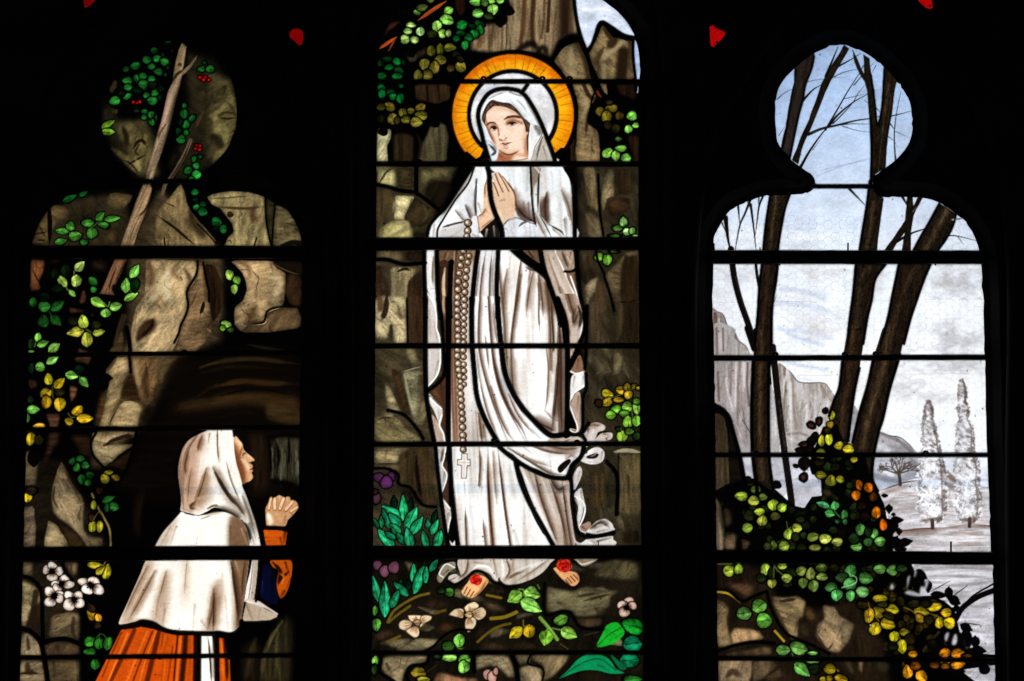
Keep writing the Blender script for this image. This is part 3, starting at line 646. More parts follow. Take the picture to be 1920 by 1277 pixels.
    FL('''52 44 28 v 7; 960,790 1040,760 1060,900 1040,1300 790,1300 830,1080
34 26 16 v 8; 660,1000 760,930 800,1000 790,1300 650,1300''', ang=1.57, sm=0)
    SL('''44 .8 .8 88 78 50; 975,800 880,950 830,1090 805,1290
40 .7 .8 84 74 48; 945,890 925,1000 960,1290
70 .7 .9 62 48 28; 765,940 725,1080 680,1290
30 .6 .8 56 46 28; 1000,1000 990,1277
24 .6 .8 84 74 50; 840,1100 850,1277
40 .5 .9 40 32 20; 1010,640 1040,700''', tex='v', ang=1.75)
    # sleeve and blue bodice
    F('835,345 905,400 932,560 935,665 860,645 803,600 797,520 812,420', (12, 15, 44), 'w', clip=True)
    SL('90 .95 .9 6 7 16; 900,420 900,640\n20 .6 .8 60 76 160; 820,480 815,590')
    noclip()
    F('888,312 1040,312 1050,430 1012,565 960,615 930,500 945,400 900,365', (196, 90, 18), 'w', tg='sleeve', clip=True)
    SL('30 .95 .5 40 14 3; 900,330 960,400 950,470 925,500\n24 .9 .6 50 18 4; 1030,400 960,470 940,520\n26 .8 .7 70 26 6; 1045,450 1000,560\n20 .8 .6 226 120 34; 960,420 990,450 960,520\n26 .9 .5 46 16 4; 1000,330 1030,430\n60 .8 .9 26 9 3; 990,560 960,620')
    noclip()
    T(300, 780)
    F('825,908 962,914 1015,928 1000,1035 850,1035 838,990', (208, 94, 20), 'w', sm=0, tg='sleeve', clip=True)
    SL('60 .9 .9 30 10 2; 1000,920 985,1030\n10 .7 .5 120 48 8; 835,968 950,975\n30 .9 .6 60 22 5; 960,970 970,1030\n12 .6 .6 110 42 6; 855,1000 930,990\n24 .5 .9 236 130 44; 840,930 900,950')
    noclip()
    # cape
    FOLD[0] = True
    T(0, 0, 1, 1)
    F('339,960 322,975 309,991 300,1006 289,1027 272,1054 262,1079 237,1135 223,1167 232,1170 251,1166 265,1164 288,1170 312,1178 319,1180 340,1182 366,1183 394,1184 410,1183 427,1186 439,1183 447,1175 452,1164 470,1024 466,1000 455,977 442,970 432,964 418,960 400,962 372,967 350,964', (252, 246, 236), 'w', name='cape', tg='cape', clip=True)
    T(30, 977)
    F('1000,330 1100,330 1010,640 905,830 820,805 890,600', (176, 142, 114), soft=6, a=.62)
    F('1185,430 1235,430 1195,820 1105,820 1130,600', (178, 148, 124), soft=6, a=.6)
    F('1105,215 1225,10 1290,0 1190,215', (176, 148, 126), soft=5, a=.6)
    SL('''64 .85 .9 158 124 98; 1110,400 1000,610 900,790
40 .7 .9 150 116 92; 1050,360 950,560 860,760
50 .6 .9 190 160 136; 1190,440 1140,620 1110,800
46 .6 .9 176 144 120; 1185,660 1170,800
30 .5 .9 190 164 140; 1000,520 960,660
70 .5 1 200 172 148; 850,800 960,800 1080,790
30 .6 .9 176 146 122; 1275,50 1230,190
24 .6 .8 166 136 112; 1235,40 1160,180''')
    T(300, 977)
    F('425,500 500,480 490,700 450,890 360,890 385,700', (152, 116, 90), soft=5, a=.62)
    F('0,480 60,380 30,640 -40,860 -90,840', (184, 152, 128), soft=6, a=.5)
    F('180,330 250,330 215,640 175,640', (204, 178, 156), soft=6, a=.5)
    SL('''36 .75 .9 180 146 118; 50,400 20,520 0,600
44 .5 1 196 168 144; 215,320 205,450 195,580
76 .85 .9 142 108 84; 432,540 418,700 380,870
28 .9 .8 96 64 44; 432,580 428,720 425,870
44 .6 1 190 160 136; 275,670 262,860
36 .7 .9 160 126 100; 40,700 20,830
50 .5 1 200 174 150; 500,420 480,560
30 .4 1 190 160 140; 520,600 540,860
60 .6 1 176 146 124; 330,800 380,860
30 .5 1 200 176 156; 140,800 180,860
10 .5 .6 170 140 118; 300,130 278,200''')
    F('548,0 600,-60 660,-20 700,60 720,200 745,312 702,480 690,640 652,830 600,890 590,800 590,600 572,420 558,320 545,200', (136, 104, 80), 'w', soft=4)
    SL('''46 .9 .8 70 45 30; 572,330 596,500 622,700 625,830
40 .6 .9 214 188 160; 600,320 640,440
40 .7 .9 96 66 46; 680,320 660,480 660,600
30 .8 .8 90 60 40; 560,40 560,190
36 .7 .9 220 196 170; 650,60 690,180
30 .8 .8 60 40 26; 690,90 715,210
30 .5 .9 120 90 66; 640,560 655,740
36 .6 .8 246 238 226; 585,600 600,860''')
    noclip()
    F('655,797 690,640 735,658 935,735 935,765 882,790 740,799', (196, 176, 156), 'w', sm=0, tg='cape', clip=True)
    SL('60 .7 .9 120 96 76; 680,650 740,790\n30 .5 .9 150 126 104; 800,700 780,790')
    noclip()
    F('735,310 782,310 777,400 767,500 750,622 710,625 672,636 690,520 720,400', (246, 242, 236), 'w', sm=0, tg='cape', clip=True)
    SL('40 .75 .4 176 154 136 0; 770,310 752,480 735,620\n10 .6 .4 110 88 72 0; 745,320 722,520 705,630')
    noclip()
    F('670,636 715,620 790,640 850,680 938,738 922,748 850,708 750,667 690,648', (222, 204, 190), 'w', clip=True)
    SL('10 .8 .3 90 66 52; 715,648 800,680 930,745\n16 .7 .6 250 246 240; 690,640 780,668 840,700'); noclip()
    FOLD[0] = False
    # face
    T(420, 800, 150, 1277)
    F('138,140 190,150 240,210 290,272 306,340 332,390 400,450 450,490 487,530 472,552 440,560 430,590 456,620 458,650 425,682 457,682 457,710 441,740 462,790 452,832 410,872 350,892 285,925 240,800 200,650 170,500 150,350 135,240', (228, 176, 134), 'w', name='face', tg='face', clip=True)
    F('130,250 190,290 225,470 290,620 330,760 350,900 270,940 190,650 140,350', (104, 56, 31), soft=4, a=.8)
    SL('''150 .85 .9 116 62 34; 150,330 200,500 250,700 300,900
110 .5 1 150 92 54; 190,400 280,620 330,860
80 .6 1 170 108 66; 170,300 240,400 290,440
120 .6 1 250 226 194; 200,190 250,260 285,310
90 .75 1 250 222 186; 280,520 360,600 410,720
60 .7 1 246 210 170; 430,780 400,840
44 .7 .9 128 78 46; 250,470 272,390 292,330
30 .6 .8 150 96 60; 285,330 300,400
16 .9 .5 66 40 26; 296,472 318,425 350,440
22 .7 .6 214 204 186; 318,468 345,470
10 .9 .4 60 38 26; 312,458 322,480
10 .7 .5 110 70 44; 290,488 335,488
26 .5 .8 150 94 58; 340,400 372,450
40 .7 .9 252 224 190; 370,440 430,500 465,530
24 .85 .6 104 56 32; 400,575 425,578 468,552
20 .6 .8 170 106 66; 385,560 400,600
36 .8 .8 196 112 92; 420,632 452,648
16 .9 .5 92 44 30; 410,690 435,678 457,672
30 .7 .8 206 128 106; 440,694 455,702
40 .6 .9 140 82 50; 415,735 442,735
120 .55 1 140 82 48; 220,560 270,760 320,900
40 .6 1 120 66 38; 300,905 400,880''')
    noclip()
    # veil
    FOLD[0] = True
    T(300, 780)
    F('372,113 340,122 300,150 230,190 180,260 150,370 143,470 160,600 168,680 160,745 200,767 260,782 310,797 370,767 420,735 470,735 530,760 600,800 650,840 690,900 715,1000 722,1040 802,1040 772,890 737,770 692,640 657,545 637,470 610,380 594,280 584,160 577,125 556,113', (248, 243, 234), 'w', name='veil', tg='veil', clip=True)
    F('340,112 300,140 220,180 170,260 140,370 135,470 150,600 160,680 155,750 250,775 300,700 335,600 305,520 300,400 318,250', (200, 166, 142), soft=7, a=.85)
    F('372,420 345,520 300,640 262,720 330,745 410,640 405,560', (168, 134, 108), soft=6, a=.75)
    F('430,420 470,420 560,600 690,800 700,860 620,780 500,640', (150, 126, 108), soft=5, a=.6)
    SL('''190 .85 .9 196 160 136; 320,120 210,300 180,560 190,750
80 .5 1 176 138 114; 170,300 160,480 180,700
46 .85 .8 130 88 62; 335,160 315,220 300,280
36 .85 .8 128 84 58; 225,285 200,400 212,480
60 .6 .9 160 120 94; 250,420 230,560 220,680
70 .85 .8 146 108 80; 372,420 345,520 305,640 262,720
40 .85 .8 90 54 34; 270,690 245,725 270,745
24 .85 .7 150 112 86; 395,140 385,215
14 .85 .6 104 80 62; 458,112 460,260 470,370
30 .6 .9 190 164 144; 470,250 480,360
56 .7 .9 120 96 78; 425,415 480,520 540,620
34 .95 .6 46 32 24; 440,450 500,560 560,650 640,740
50 .8 .8 90 70 56; 560,640 630,720 680,800
18 .8 .8 160 138 120; 530,370 570,520 640,690
60 .75 .9 128 112 100; 660,640 720,800 765,980
40 .8 .8 66 56 50; 710,860 750,1020
20 .7 .7 240 236 232; 745,880 775,1000
70 .6 1 230 210 190; 300,660 400,640
30 .6 .9 250 246 240; 330,340 310,500
90 .5 1 222 206 190; 400,600 480,640
40 .7 .9 160 124 98; 180,740 260,770
50 .5 1 234 224 212; 560,400 600,520''')
    SL('''18 .97 .3 20 14 10; 170,762 240,786 310,800 380,768 440,735
46 .85 .7 60 44 34; 440,738 520,752 600,792 655,840
20 .8 .6 100 78 60; 380,740 430,715 480,722
50 .9 .6 30 22 18; 650,840 690,900 720,1010
10 .6 .4 200 190 180; 740,905 765,912''')
    noclip()
    SL('30 .7 .8 200 176 150; 350,812 420,780 500,772\n16 .7 .6 120 96 76; 330,820 400,800')
    FOLD[0] = False
    # hands
    F('850,872 843,800 842,740 860,700 880,648 897,650 902,680 908,655 932,642 950,632 972,640 1000,650 1020,642 1038,652 1042,670 1068,672 1092,690 1104,722 1100,742 1060,792 1020,832 990,882', (204, 156, 116), 'w', name='hands', tg='hands', clip=True)
    SL('''60 .8 .9 254 246 226; 860,780 880,830 880,870
40 .7 .9 130 80 48; 1000,800 990,870
60 .5 .9 236 196 152; 930,780 960,830
40 .7 .8 242 208 172; 950,645 960,670
40 .7 .8 236 200 164; 1015,655 1020,690''')
    SL('''40 .9 .3 154 102 66 0; 915,662 916,742
40 .9 .3 150 98 62 0; 988,660 958,742
38 .9 .3 150 98 62 0; 1058,686 1004,752
34 .9 .3 150 98 62 0; 1098,726 1044,764
32 .9 .3 150 96 60 0; 885,655 868,745
34 1 .6 246 208 168 0; 914,664 916,738
34 1 .6 244 206 166 0; 985,662 958,736
32 1 .6 238 196 154 0; 1056,686 1004,746
28 1 .6 230 188 146 0; 1094,728 1044,760
26 1 .6 236 198 158 0; 884,660 868,740
8 .6 .6 200 130 90 0; 960,725 968,735''')
    noclip()
    # --- lead lines
    T(300, 340)
    for s, w in (('300,636 290,740 215,880 225,990 200,1080 165,1150 150,1210 112,1290', 4), ('345,650 370,790 390,880 390,960', 3.5), ('838,118 850,330 888,520', 3), ('920,178 905,330 893,520', 2.6), ('300,340 380,420 450,500', 2)):
        LEAD(s, w)
    T(30, 977)
    for s, w in (('30,440 90,448 150,480 200,550', 7), ('30,850 100,875 160,920 200,980 225,1090 260,1320', 9), ('230,965 320,945 400,940 520,985', 8), ('205,540 210,700 215,960', 7), ('370,330 390,400 450,470', 6)):
        LEAD(s, w)
    T(30, 620)
    for s, w in (('885,-20 905,80 912,172', 7), ('905,210 915,330', 5), ('960,805 930,960 880,1110 830,1200', 4), ('640,810 600,900 620,1000 700,1090', 4)):
        LEAD(s, w)
    T(300, 780)
    for s, w in (('372,108 300,140 225,185 172,260 142,370 136,470 152,600 160,680 152,750', 4), ('152,770 100,828 35,900 -10,965 -55,1045', 4), ('588,112 592,160', 3.5), ('662,552 700,645 745,770 785,890 812,1040', 3.5), ('828,890 900,886 990,890', 4), ('840,880 836,800 832,740 850,695 874,640', 3)):
        LEAD(s, w)
    T(300, 977)
    LEAD('-320,842 -270,846 -200,828 -150,800 -60,812 20,858 90,880 170,890 290,892 400,896 470,890 540,902 600,896 640,862 650,800', 7)
    LEAD('312,900 310,1330', 8); LEAD('445,900 450,1040 460,1330', 8); LEAD('640,808 760,812 880,806 945,780', 4); LEAD('800,305 790,480 765,640', 4)
    BAR(225, 340, 415, 340, 9); BAR(50, 473, 575, 473, 25, True); BAR(50, 665.5, 572, 660.5, 8); BAR(44, 805, 570, 801, 8)
    BAR(40, 1039, 566, 1036, 27, True); BAR(30, 1233, 560, 1228.5, 9)
# ------------------------------------------------------------------ middle light: standing woman with halo before a grotto
def paint_middle():
    WIN[0] = 'middle'
    # --- bark and stones above
    T(0, 0, 1, 1)
    F('700,440 880,440 840,560 840,1040 690,1040', (62, 53, 39), 'r', sm=0, soft=5); F('1080,300 1205,300 1210,1030 1060,1050 1090,700', (50, 43, 32), 'r', sm=0, soft=5); F('690,1050 1210,1050 1210,1290 690,1290', (27, 22, 16), 'r', sm=0, soft=4); F('700,300 860,310 800,440 700,440', (56, 49, 36), 'r', sm=0, soft=4)
    T(0, 0, 1, 1); fr = np.random.RandomState(12)
    for x0, x1, y0, y1, n, sx, sy, br in ((705, 1195, 1062, 1212, 20, 30, 12, 1.25), (1092, 1196, 640, 740, 6, 14, 34, 1.0), (1100, 1196, 860, 1010, 6, 15, 40, 1.1), (712, 800, 660, 820, 7, 18, 26, 1.2), (705, 800, 320, 440, 6, 20, 24, 1.1)):
        for _ in range(n):
            x, y = fr.uniform(x0, x1), fr.uniform(y0, y1); k = br * fr.uniform(.55, 1.35)
            a = np.sort(fr.uniform(0, 6.28, fr.randint(5, 8))); q = [[x + sx * fr.uniform(.6, 1.2) * math.cos(t), y + sy * fr.uniform(.6, 1.2) * math.sin(t)] for t in a]
            F(q, (88 * k, 79 * k, 62 * k), 'r', soft=fr.choice([0, 1, 3]), tg='rock')
    T(690, 977)
    T(920, 0)
    F('-160,255 -95,320 -72,195 30,188 110,172 132,100 172,70 110,-60 620,-60 664,0 672,80 692,200 702,268 620,268 540,320 482,455 400,420 200,420 0,420 -90,412 -160,400', (124, 106, 82), 'b', sm=0, tg='bark', ang=1.57, clip=True, soft=2)
    SL('''60 .8 .8 78 50 28 0; 272,-60 262,200 240,340
60 .85 .8 58 36 20 0; 345,-60 330,200 340,350
40 .85 .7 50 31 17 0; 470,-40 455,250
34 .6 .8 66 44 26 0; 430,-40 420,200 400,300
200 .9 .9 34 20 11 0; 600,-60 590,240 600,300
40 .5 .9 150 132 104 0; 400,-40 412,150
44 .5 .9 148 130 102 0; 195,-40 200,210 180,380
20 .6 .8 90 62 38 0; 120,-40 130,150
7 .9 .2 16 10 6 0; 128,-40 128,250 122,400
40 .6 .8 84 58 36; 20,190 0,330 -20,420
30 .5 .8 70 46 28; 60,200 60,390
60 .6 .8 96 66 40; -60,220 -80,330 -120,400
24 .6 .7 60 40 24; 520,100 500,300''')
    noclip()
    SL('70 .85 .9 10 7 5; 190,420 260,370 330,350 400,420\n60 .8 .9 12 8 5; 360,430 420,380 460,450')
    F('503,490 550,400 620,348 692,323 740,420 782,530 803,640 600,640 560,550', (112, 96, 72), 'r', tg='rock', clip=True)
    SL('70 .6 .9 168 152 120; 645,380 640,520 670,620\n90 .85 .8 58 38 23 0; 700,330 760,480 790,640\n40 .7 .9 64 44 26; 530,470 580,560\n10 .5 .5 180 165 132; 560,400 640,350 690,335')
    noclip()
    F('890,198 930,238 972,300 1030,308 1087,325 1132,330 1142,450 1148,640 870,640 818,530 778,440 840,330', (116, 98, 73), 'r', tg='rock', clip=True)
    SL('''150 .95 .7 36 25 16 0; 1060,420 1040,640
60 .9 .6 38 26 16; 1110,320 1120,640
60 .8 .6 158 140 108; 1060,325 950,410 870,500
80 .9 .6 50 34 21; 910,230 980,310 930,390
44 .8 .7 70 48 30; 900,380 850,470 840,540
60 .6 .8 156 140 110 0; 900,520 905,640
30 .8 .6 40 28 17; 860,500 855,600''')
    noclip()
    F('868,668 922,668 935,755 905,740', (128, 108, 80), 'r', tg='rock')
    F('652,668 702,668 792,668 845,780 792,850 762,980 862,1050 872,1180 865,1300 672,1300 690,1000 702,850 680,760', (120, 102, 76), 'r', tg='rock', clip=True)
    SL('''46 .9 .6 46 32 20 0; 735,660 790,770 850,800
30 .85 .6 52 36 22; 795,855 772,960 758,1090
46 .7 .8 70 48 28; 820,1000 850,1200
34 .7 .8 160 144 110; 690,700 765,830 720,960
26 .6 .8 70 50 32; 700,820 760,850
30 .5 .9 150 132 100; 730,1100 740,1277
40 .7 .8 60 42 26; 810,1100 800,1290''')
    noclip()
    FL('''36 24 16 v 4; 1000,672 1155,672 1165,800 1040,760
52 37 24 v 3; 605,1130 665,1060 682,1300 605,1300
50 33 22 v 4; 1090,1080 1185,1080 1185,1300 1150,1300''', tg='rock', ang=1.57)
    S('838,712 862,750 886,782', 18, (130, 52, 22), .9, .3)
    FL('''212 220 234 c ; 663,-60 780,-60 890,0 980,60 1062,140 1122,230 1148,290 1100,292 1040,262 950,202 890,170 855,202 830,290 790,370 765,392 735,330 700,220 685,100
188 204 232 c ; 1140,328 1162,335 1182,400 1195,520 1192,640 1155,640 1145,480
190 206 230 c ; 1163,672 1178,700 1174,745 1163,720''', tg='sky')
    SL('30 .6 .8 244 246 248; 690,60 780,80 900,70 1000,110\n50 .5 .8 184 198 226; 760,180 820,160\n40 .5 .8 190 200 222; 720,260 790,280\n14 .5 .6 246 248 250; 900,100 1020,150 1080,220\n30 .6 .9 120 146 170; 1030,100 1110,200 1145,280\n10 .4 .6 176 176 190; 730,110 800,105')
    T(690, 0)
    FL('''96 64 42 r 2; 118,312 180,200 272,168 240,245
78 50 32 r 2; 238,110 270,78 282,120
42 22 15 v 3; 690,-20 772,-20 782,90 740,132 710,90
70 62 48 r 3; 300,420 402,440 380,492 330,502
120 92 66 r 4; 120,300 150,260 200,240 180,280
54 39 27 v 3; 370,672 652,672 662,790 560,828 470,812 380,792
50 38 27 v 5; 380,420 470,380 480,420 400,470''', tg='rock', ang=1.57)
    S('150,240 190,200 250,180', 40, (70, 34, 22), .7, .7)
    FL('''178 172 140 r 1; 74,1028 182,1033 182,1100 150,1170 158,1300 70,1300
88 80 60 v 3; 470,1085 520,950 620,1000 642,1100 622,1300 395,1300 432,1150
48 38 25 v 5; 195,1080 250,1060 362,1080 362,1300 200,1300''', tg='rock', ang=1.57)
    SL('34 .7 .8 58 48 32; 565,1120 590,1290\n26 .8 .6 40 30 20; 395,1080 420,1150 400,1300\n50 .5 .9 116 106 82; 500,1090 540,1280\n30 .9 .5 10 8 6; 100,1060 120,1070 160,1040\n60 .6 .9 20 15 10; 620,1020 640,1277\n26 .5 .8 80 66 46; 230,1100 240,1277\n30 .8 .8 20 14 9 0; 470,672 480,800\n30 .6 .8 20 14 9 0; 560,672 570,800\n20 .5 .8 80 60 42; 620,680 620,770')
    S('400,162 500,92 625,8', 26, (168, 78, 36), 1, .3, 1, 'b', ang=-.6)
    S('85,392 160,340 228,296', 26, (156, 70, 28), 1, .3, 1, 'b', ang=-.6)
    SL('14 .9 .3 150 70 30; 160,412 200,342 222,308\n8 .6 .4 60 20 10; 130,380 210,320\n8 .6 .4 70 28 14; 440,130 560,50')
    SL('80 .97 .6 3 3 2; 90,340 230,240 380,130 480,60\n', )
    S('85,392 160,340 228,296', 24, (150, 66, 26), 1, .3, 1, 'b', ang=-.6)
    S('400,162 500,92 625,8', 24, (164, 76, 34), 1, .3, 1, 'b', ang=-.6)
    OL('''342 198 38 21 5 180 214 126/318 248 32 25 0 168 204 116/295 315 36 35 0 178 212 124/372 317 34 27 15 174 210 120/418 250 32 34 0 178 216 134/395 95 28 26 0 116 154 70/640 85 37 31 -25 146 196 88/630 158 55 37 15 152 202 92/550 210 36 47 0 156 202 100/597 268 34 33 20 160 196 98/642 265 22 28 0 142 174 92/862 15 46 31 0 130 186 82/875 105 42 35 0 142 202 98/975 5 40 27 0 152 206 96/995 75 40 43 0 148 202 98/1055 5 30 22 0 142 196 92/430 60 46 26 -10 70 90 40/500 5 30 16 0 90 110 50
930 20 30 30 0 70 100 44/965 130 36 24 10 48 62 28/510 275 40 30 0 38 52 24
750 198 42 35 -30 24 128 52/888 190 40 24 20 18 84 36/890 240 32 37 0 24 106 46/848 272 36 37 0 30 128 56/805 298 34 30 0 22 100 44/735 265 34 22 0 18 90 38/705 308 26 24 0 18 92 40/775 360 28 35 0 30 132 56/830 210 26 18 0 12 56 26
505 405 36 41 0 88 82 25/577 393 30 43 0 100 94 32/652 382 46 32 0 112 104 38/580 478 44 37 10 112 104 36/450 510 38 43 15 130 118 44/530 540 38 49 0 136 124 48/472 598 42 40 20 118 108 40/400 600 34 40 0 94 86 30/738 532 44 41 30 140 126 48/660 545 30 28 0 64 56 24/700 430 30 22 0 40 36 16/735 470 30 20 30 34 32 15
230 490 34 27 20 16 106 44/170 535 36 23 -15 12 90 38/245 562 36 23 15 12 84 36/232 608 42 23 0 15 100 46/110 605 34 25 0 12 84 38/155 470 36 18 0 8 54 26/95 505 20 24 0 8 60 28/285 500 16 24 0 6 48 24/105 700 30 27 0 15 102 46/112 750 30 33 0 15 108 48/180 735 32 24 0 10 76 36/203 773 34 25 0 17 112 50/258 785 30 37 0 19 124 54/262 685 22 14 0 10 70 34
170 852 46 33 20 126 114 42/105 855 34 27 0 74 66 25/280 900 34 37 0 112 104 38/342 885 28 24 0 112 104 38/418 858 40 31 -25 126 112 42/428 920 48 33 10 136 124 45/198 948 42 43 0 138 126 48/303 955 38 29 0 108 98 38/383 975 46 37 5 142 128 48/100 950 30 34 0 30 27 12/235 960 20 30 0 60 54 22''')
    for q in ((120, 1050, 30, 26, -20), (530, 985, 32, 24, 0), (1075, 150, 40, 26, 70), (1125, 85, 34, 30, 10), (1045, 180, 30, 18, 60), (340, 420, 30, 24, 60), (290, 100, 24, 30, 0)): O(*q, (8, 8, 6), name=None)
    # --- left column of stones
    T(690, 280)
    FL('''164 154 116 r 2; 75,142 207,148 222,200 228,302 150,292 75,276
66 55 37 r 2; 240,148 357,148 358,328 258,312
86 79 56 r 4; 412,148 652,143 662,220 560,236 490,242 460,300 412,292
30 24 16 r 4; 480,270 620,250 682,300 600,462 540,462 450,362
76 64 42 v 2; 76,318 182,328 202,400 192,520 100,605 74,720
176 166 130 r 1; 213,368 372,376 342,440 292,520 290,562 203,562 220,450
58 47 30 r 1; 374,380 432,420 545,502 482,592 420,622 350,602 288,550 320,480
148 138 96 r 2; 205,560 332,568 358,640 358,720 74,720 98,622
94 83 62 r 2; 72,810 292,810 272,902 200,892 72,870
46 35 24 r 3; 300,810 437,810 437,890 310,892
70 48 33 r 3; 56,930 112,930 112,1300 50,1300
140 126 98 v 2; 178,940 382,953 372,1000 322,1060 308,1300 172,1300 190,1100
52 37 26 v 2; 318,1065 380,1000 432,960 447,1300 306,1300''', tg='rock', ang=1.57)
    SL('''30 .7 .8 84 70 46; 440,440 470,520 430,590
34 .6 .8 84 74 50; 500,480 440,580
26 .8 .7 26 19 12; 350,400 310,500
14 .8 .5 52 44 30; 90,270 150,180 210,150
24 .6 .7 60 52 36; 120,160 180,150
60 .6 .9 40 33 22; 340,580 350,700
30 .5 .8 186 176 140; 230,580 300,580 340,640
40 .6 .9 70 58 40; 120,640 110,700
50 .6 .9 44 32 21; 90,960 150,1100 140,1270
30 .6 .9 170 156 124; 240,980 330,970
20 .9 .5 18 13 9; 240,975 290,955 340,965
40 .6 .8 82 66 48; 300,1000 250,1100
30 .5 .9 170 154 124; 220,1050 210,1270''')
    T(690, 560)
    FL('''176 162 130 r 2; 52,-20 302,-20 312,120 312,355 203,355 200,250 180,203 150,332 56,312
60 43 29 v 2; 310,-20 447,-20 447,355 330,355
148 132 100 r 2; 300,400 377,400 402,490 372,522 320,492
140 131 106 r 2; 270,580 437,556 437,700 402,962 360,966 320,800 290,680
64 47 31 r 2; 178,548 260,590 290,700 330,880 342,935 280,912 230,760
152 138 108 r 2; 138,678 180,708 232,820 265,915 160,892 138,780
146 130 96 r 2; 55,938 240,948 302,1030 425,1115 402,1145 48,1145''', tg='rock', ang=1.57)
    SL('''60 .8 .7 70 46 28; 90,-20 100,60 80,110
46 .9 .5 36 25 16; 150,-20 140,90 105,180
50 .9 .6 30 21 13; 185,215 185,330
40 .6 .9 80 60 40; 240,60 260,140 300,160
60 .5 1 200 188 156; 100,200 110,290
10 .6 .5 60 46 32; 230,210 300,205
90 .8 .8 52 38 25; 420,620 400,900
30 .6 .8 186 176 146; 290,600 330,800 370,940
8 .8 .4 186 176 150; 270,585 350,562 432,540
40 .8 .7 40 28 18; 210,760 270,900
60 .6 .8 84 60 38; 210,960 130,1100
40 .5 .9 180 164 128; 280,1060 380,1120
16 .8 .4 50 38 26; 70,970 130,950 200,955''')
    T(690, 800)
    FL('''152 136 104 r 2; 52,168 342,172 252,220 240,292 56,292
64 51 33 v 4; 250,218 350,178 502,176 532,600 482,645 430,560 380,482 268,462 268,300
110 96 68 r 2; 56,298 250,300 272,455 240,362 200,340 56,332
30 22 15 v 8; 240,480 380,500 440,640 300,560''', tg='rock', ang=1.57)
    SL('40 .9 .7 18 13 8; 385,240 395,400 430,600\n60 .6 .9 90 72 48; 440,240 480,600\n50 .6 .9 96 80 54; 300,260 300,440\n10 .8 .3 40 30 20; 50,300 150,296 250,300\n40 .6 .8 70 54 36; 150,190 130,280\n40 .6 .8 80 62 42; 260,180 320,200')
    # tulips and blades
    tl = lambda f: (int(44 * f), int(172 * f), int(118 * f))
    for x1, y1, x2, y2, w, f in ((330, 680, 345, 580, 44, .3), (520, 760, 545, 675, 36, .3), (210, 640, 205, 560, 40, .26), (290, 750, 280, 560, 62, 1), (245, 725, 125, 640, 74, .9), (165, 800, 120, 670, 52, .72), (250, 785, 175, 700, 62, .8), (305, 810, 385, 655, 78, 1), (350, 850, 430, 730, 64, 1), (110, 800, 105, 715, 34, .6), (80, 800, 42, 735, 30, .5), (250, 850, 185, 785, 62, .85), (195, 955, 90, 830, 72, 1), (210, 890, 140, 845, 42, .8), (285, 930, 235, 855, 46, .7), (345, 965, 310, 820, 66, 1), (485, 820, 475, 745, 42, .8), (510, 850, 555, 750, 52, 1), (470, 960, 440, 840, 52, .9), (545, 960, 580, 835, 66, 1)):
        L(x1, y1, x2, y2, w, tl(f), name='blade')
    OL('''85 405 38 35 -20 84 42 80/185 400 30 35 0 74 36 74/147 445 46 49 0 104 52 104/68 570 30 46 0 84 50 62/60 520 16 20 0 58 34 46''', style='petal', name='petal')
    T(690, 977)
    OL('75 352 33 37 0 100 62 80/132 400 37 47 0 116 72 92/207 370 43 47 0 108 66 86', style='petal', name='petal')
    for x1, y1, x2, y2, w, f in ((260, 500, 260, 470, 30, .4), (330, 540, 320, 480, 40, .2), (360, 480, 365, 350, 46, .9), (375, 560, 440, 365, 68, 1), (460, 485, 465, 370, 40, .9), (500, 395, 552, 312, 48, .7), (80, 630, 42, 450, 52, .95), (135, 745, 135, 500, 76, 1.08), (310, 588, 215, 495, 56, .9), (190, 680, 240, 560, 58, .8), (445, 350, 450, 320, 16, .4)):
        L(x1, y1, x2, y2, w, tl(f), name='blade')
    # --- ground under her feet
    T(690, 977)
    FL('''124 112 88 r 3; 200,1035 400,928 562,945 572,960 520,1002 440,1040
70 50 35 r 3; 48,912 130,860 212,880 192,930 60,955
62 45 31 r 4; 435,680 520,605 622,640 645,680 500,715
86 69 51 r 4; 915,640 1000,650 1105,702 1060,722 960,712
60 39 25 r 5; 535,865 620,800 712,850 600,905
60 42 28 r 4; 845,930 900,850 950,850 900,925
66 51 36 r 4; 885,1025 960,960 1100,980 1115,1030
54 40 28 r 3; 970,530 1090,560 1090,580 980,565
130 118 94 r 2; 118,1078 482,1076 462,1130 360,1140 290,1200 272,1300 218,1300 108,1195
140 106 82 r 2; 527,1265 560,1200 640,1220 740,1252 872,1252 872,1300 515,1300
134 122 100 r 2; 858,1068 1112,1066 1152,1150 1172,1245 1120,1252 1060,1180 980,1150 920,1170 858,1192''', tg='rock')
    SL('50 .85 .6 44 34 24; 150,1140 190,1230\n40 .6 .8 70 56 42; 330,1080 280,1180\n30 .7 .6 60 42 30; 600,1200 720,1250\n30 .6 .8 84 70 54; 1100,1130 1150,1230\n26 .7 .7 60 48 36; 230,1000 330,960\n24 .6 .8 70 56 42; 960,1100 1080,1130')
    T(920, 977)
    FL('''100 92 70 r 3; 447,520 540,540 650,557 760,518 860,545 1025,560 960,600 952,680 830,762 690,762 640,710 570,710 520,732 447,722
70 55 39 r 3; 688,770 892,780 882,830 780,852 700,832
86 76 55 r 4; 815,440 900,330 1000,300 1185,330 1182,472 1000,468
134 122 96 r 2; 188,1063 322,1063 312,1130 230,1152
112 98 75 r 2; 328,1063 632,1066 602,1130 500,1240 400,1300 420,1150 330,1110
142 128 104 r 2; 223,1172 330,1140 412,1180 412,1300 235,1300
50 38 26 r 3; 130,1000 230,960 360,980 365,1020 190,1028''', tg='rock')
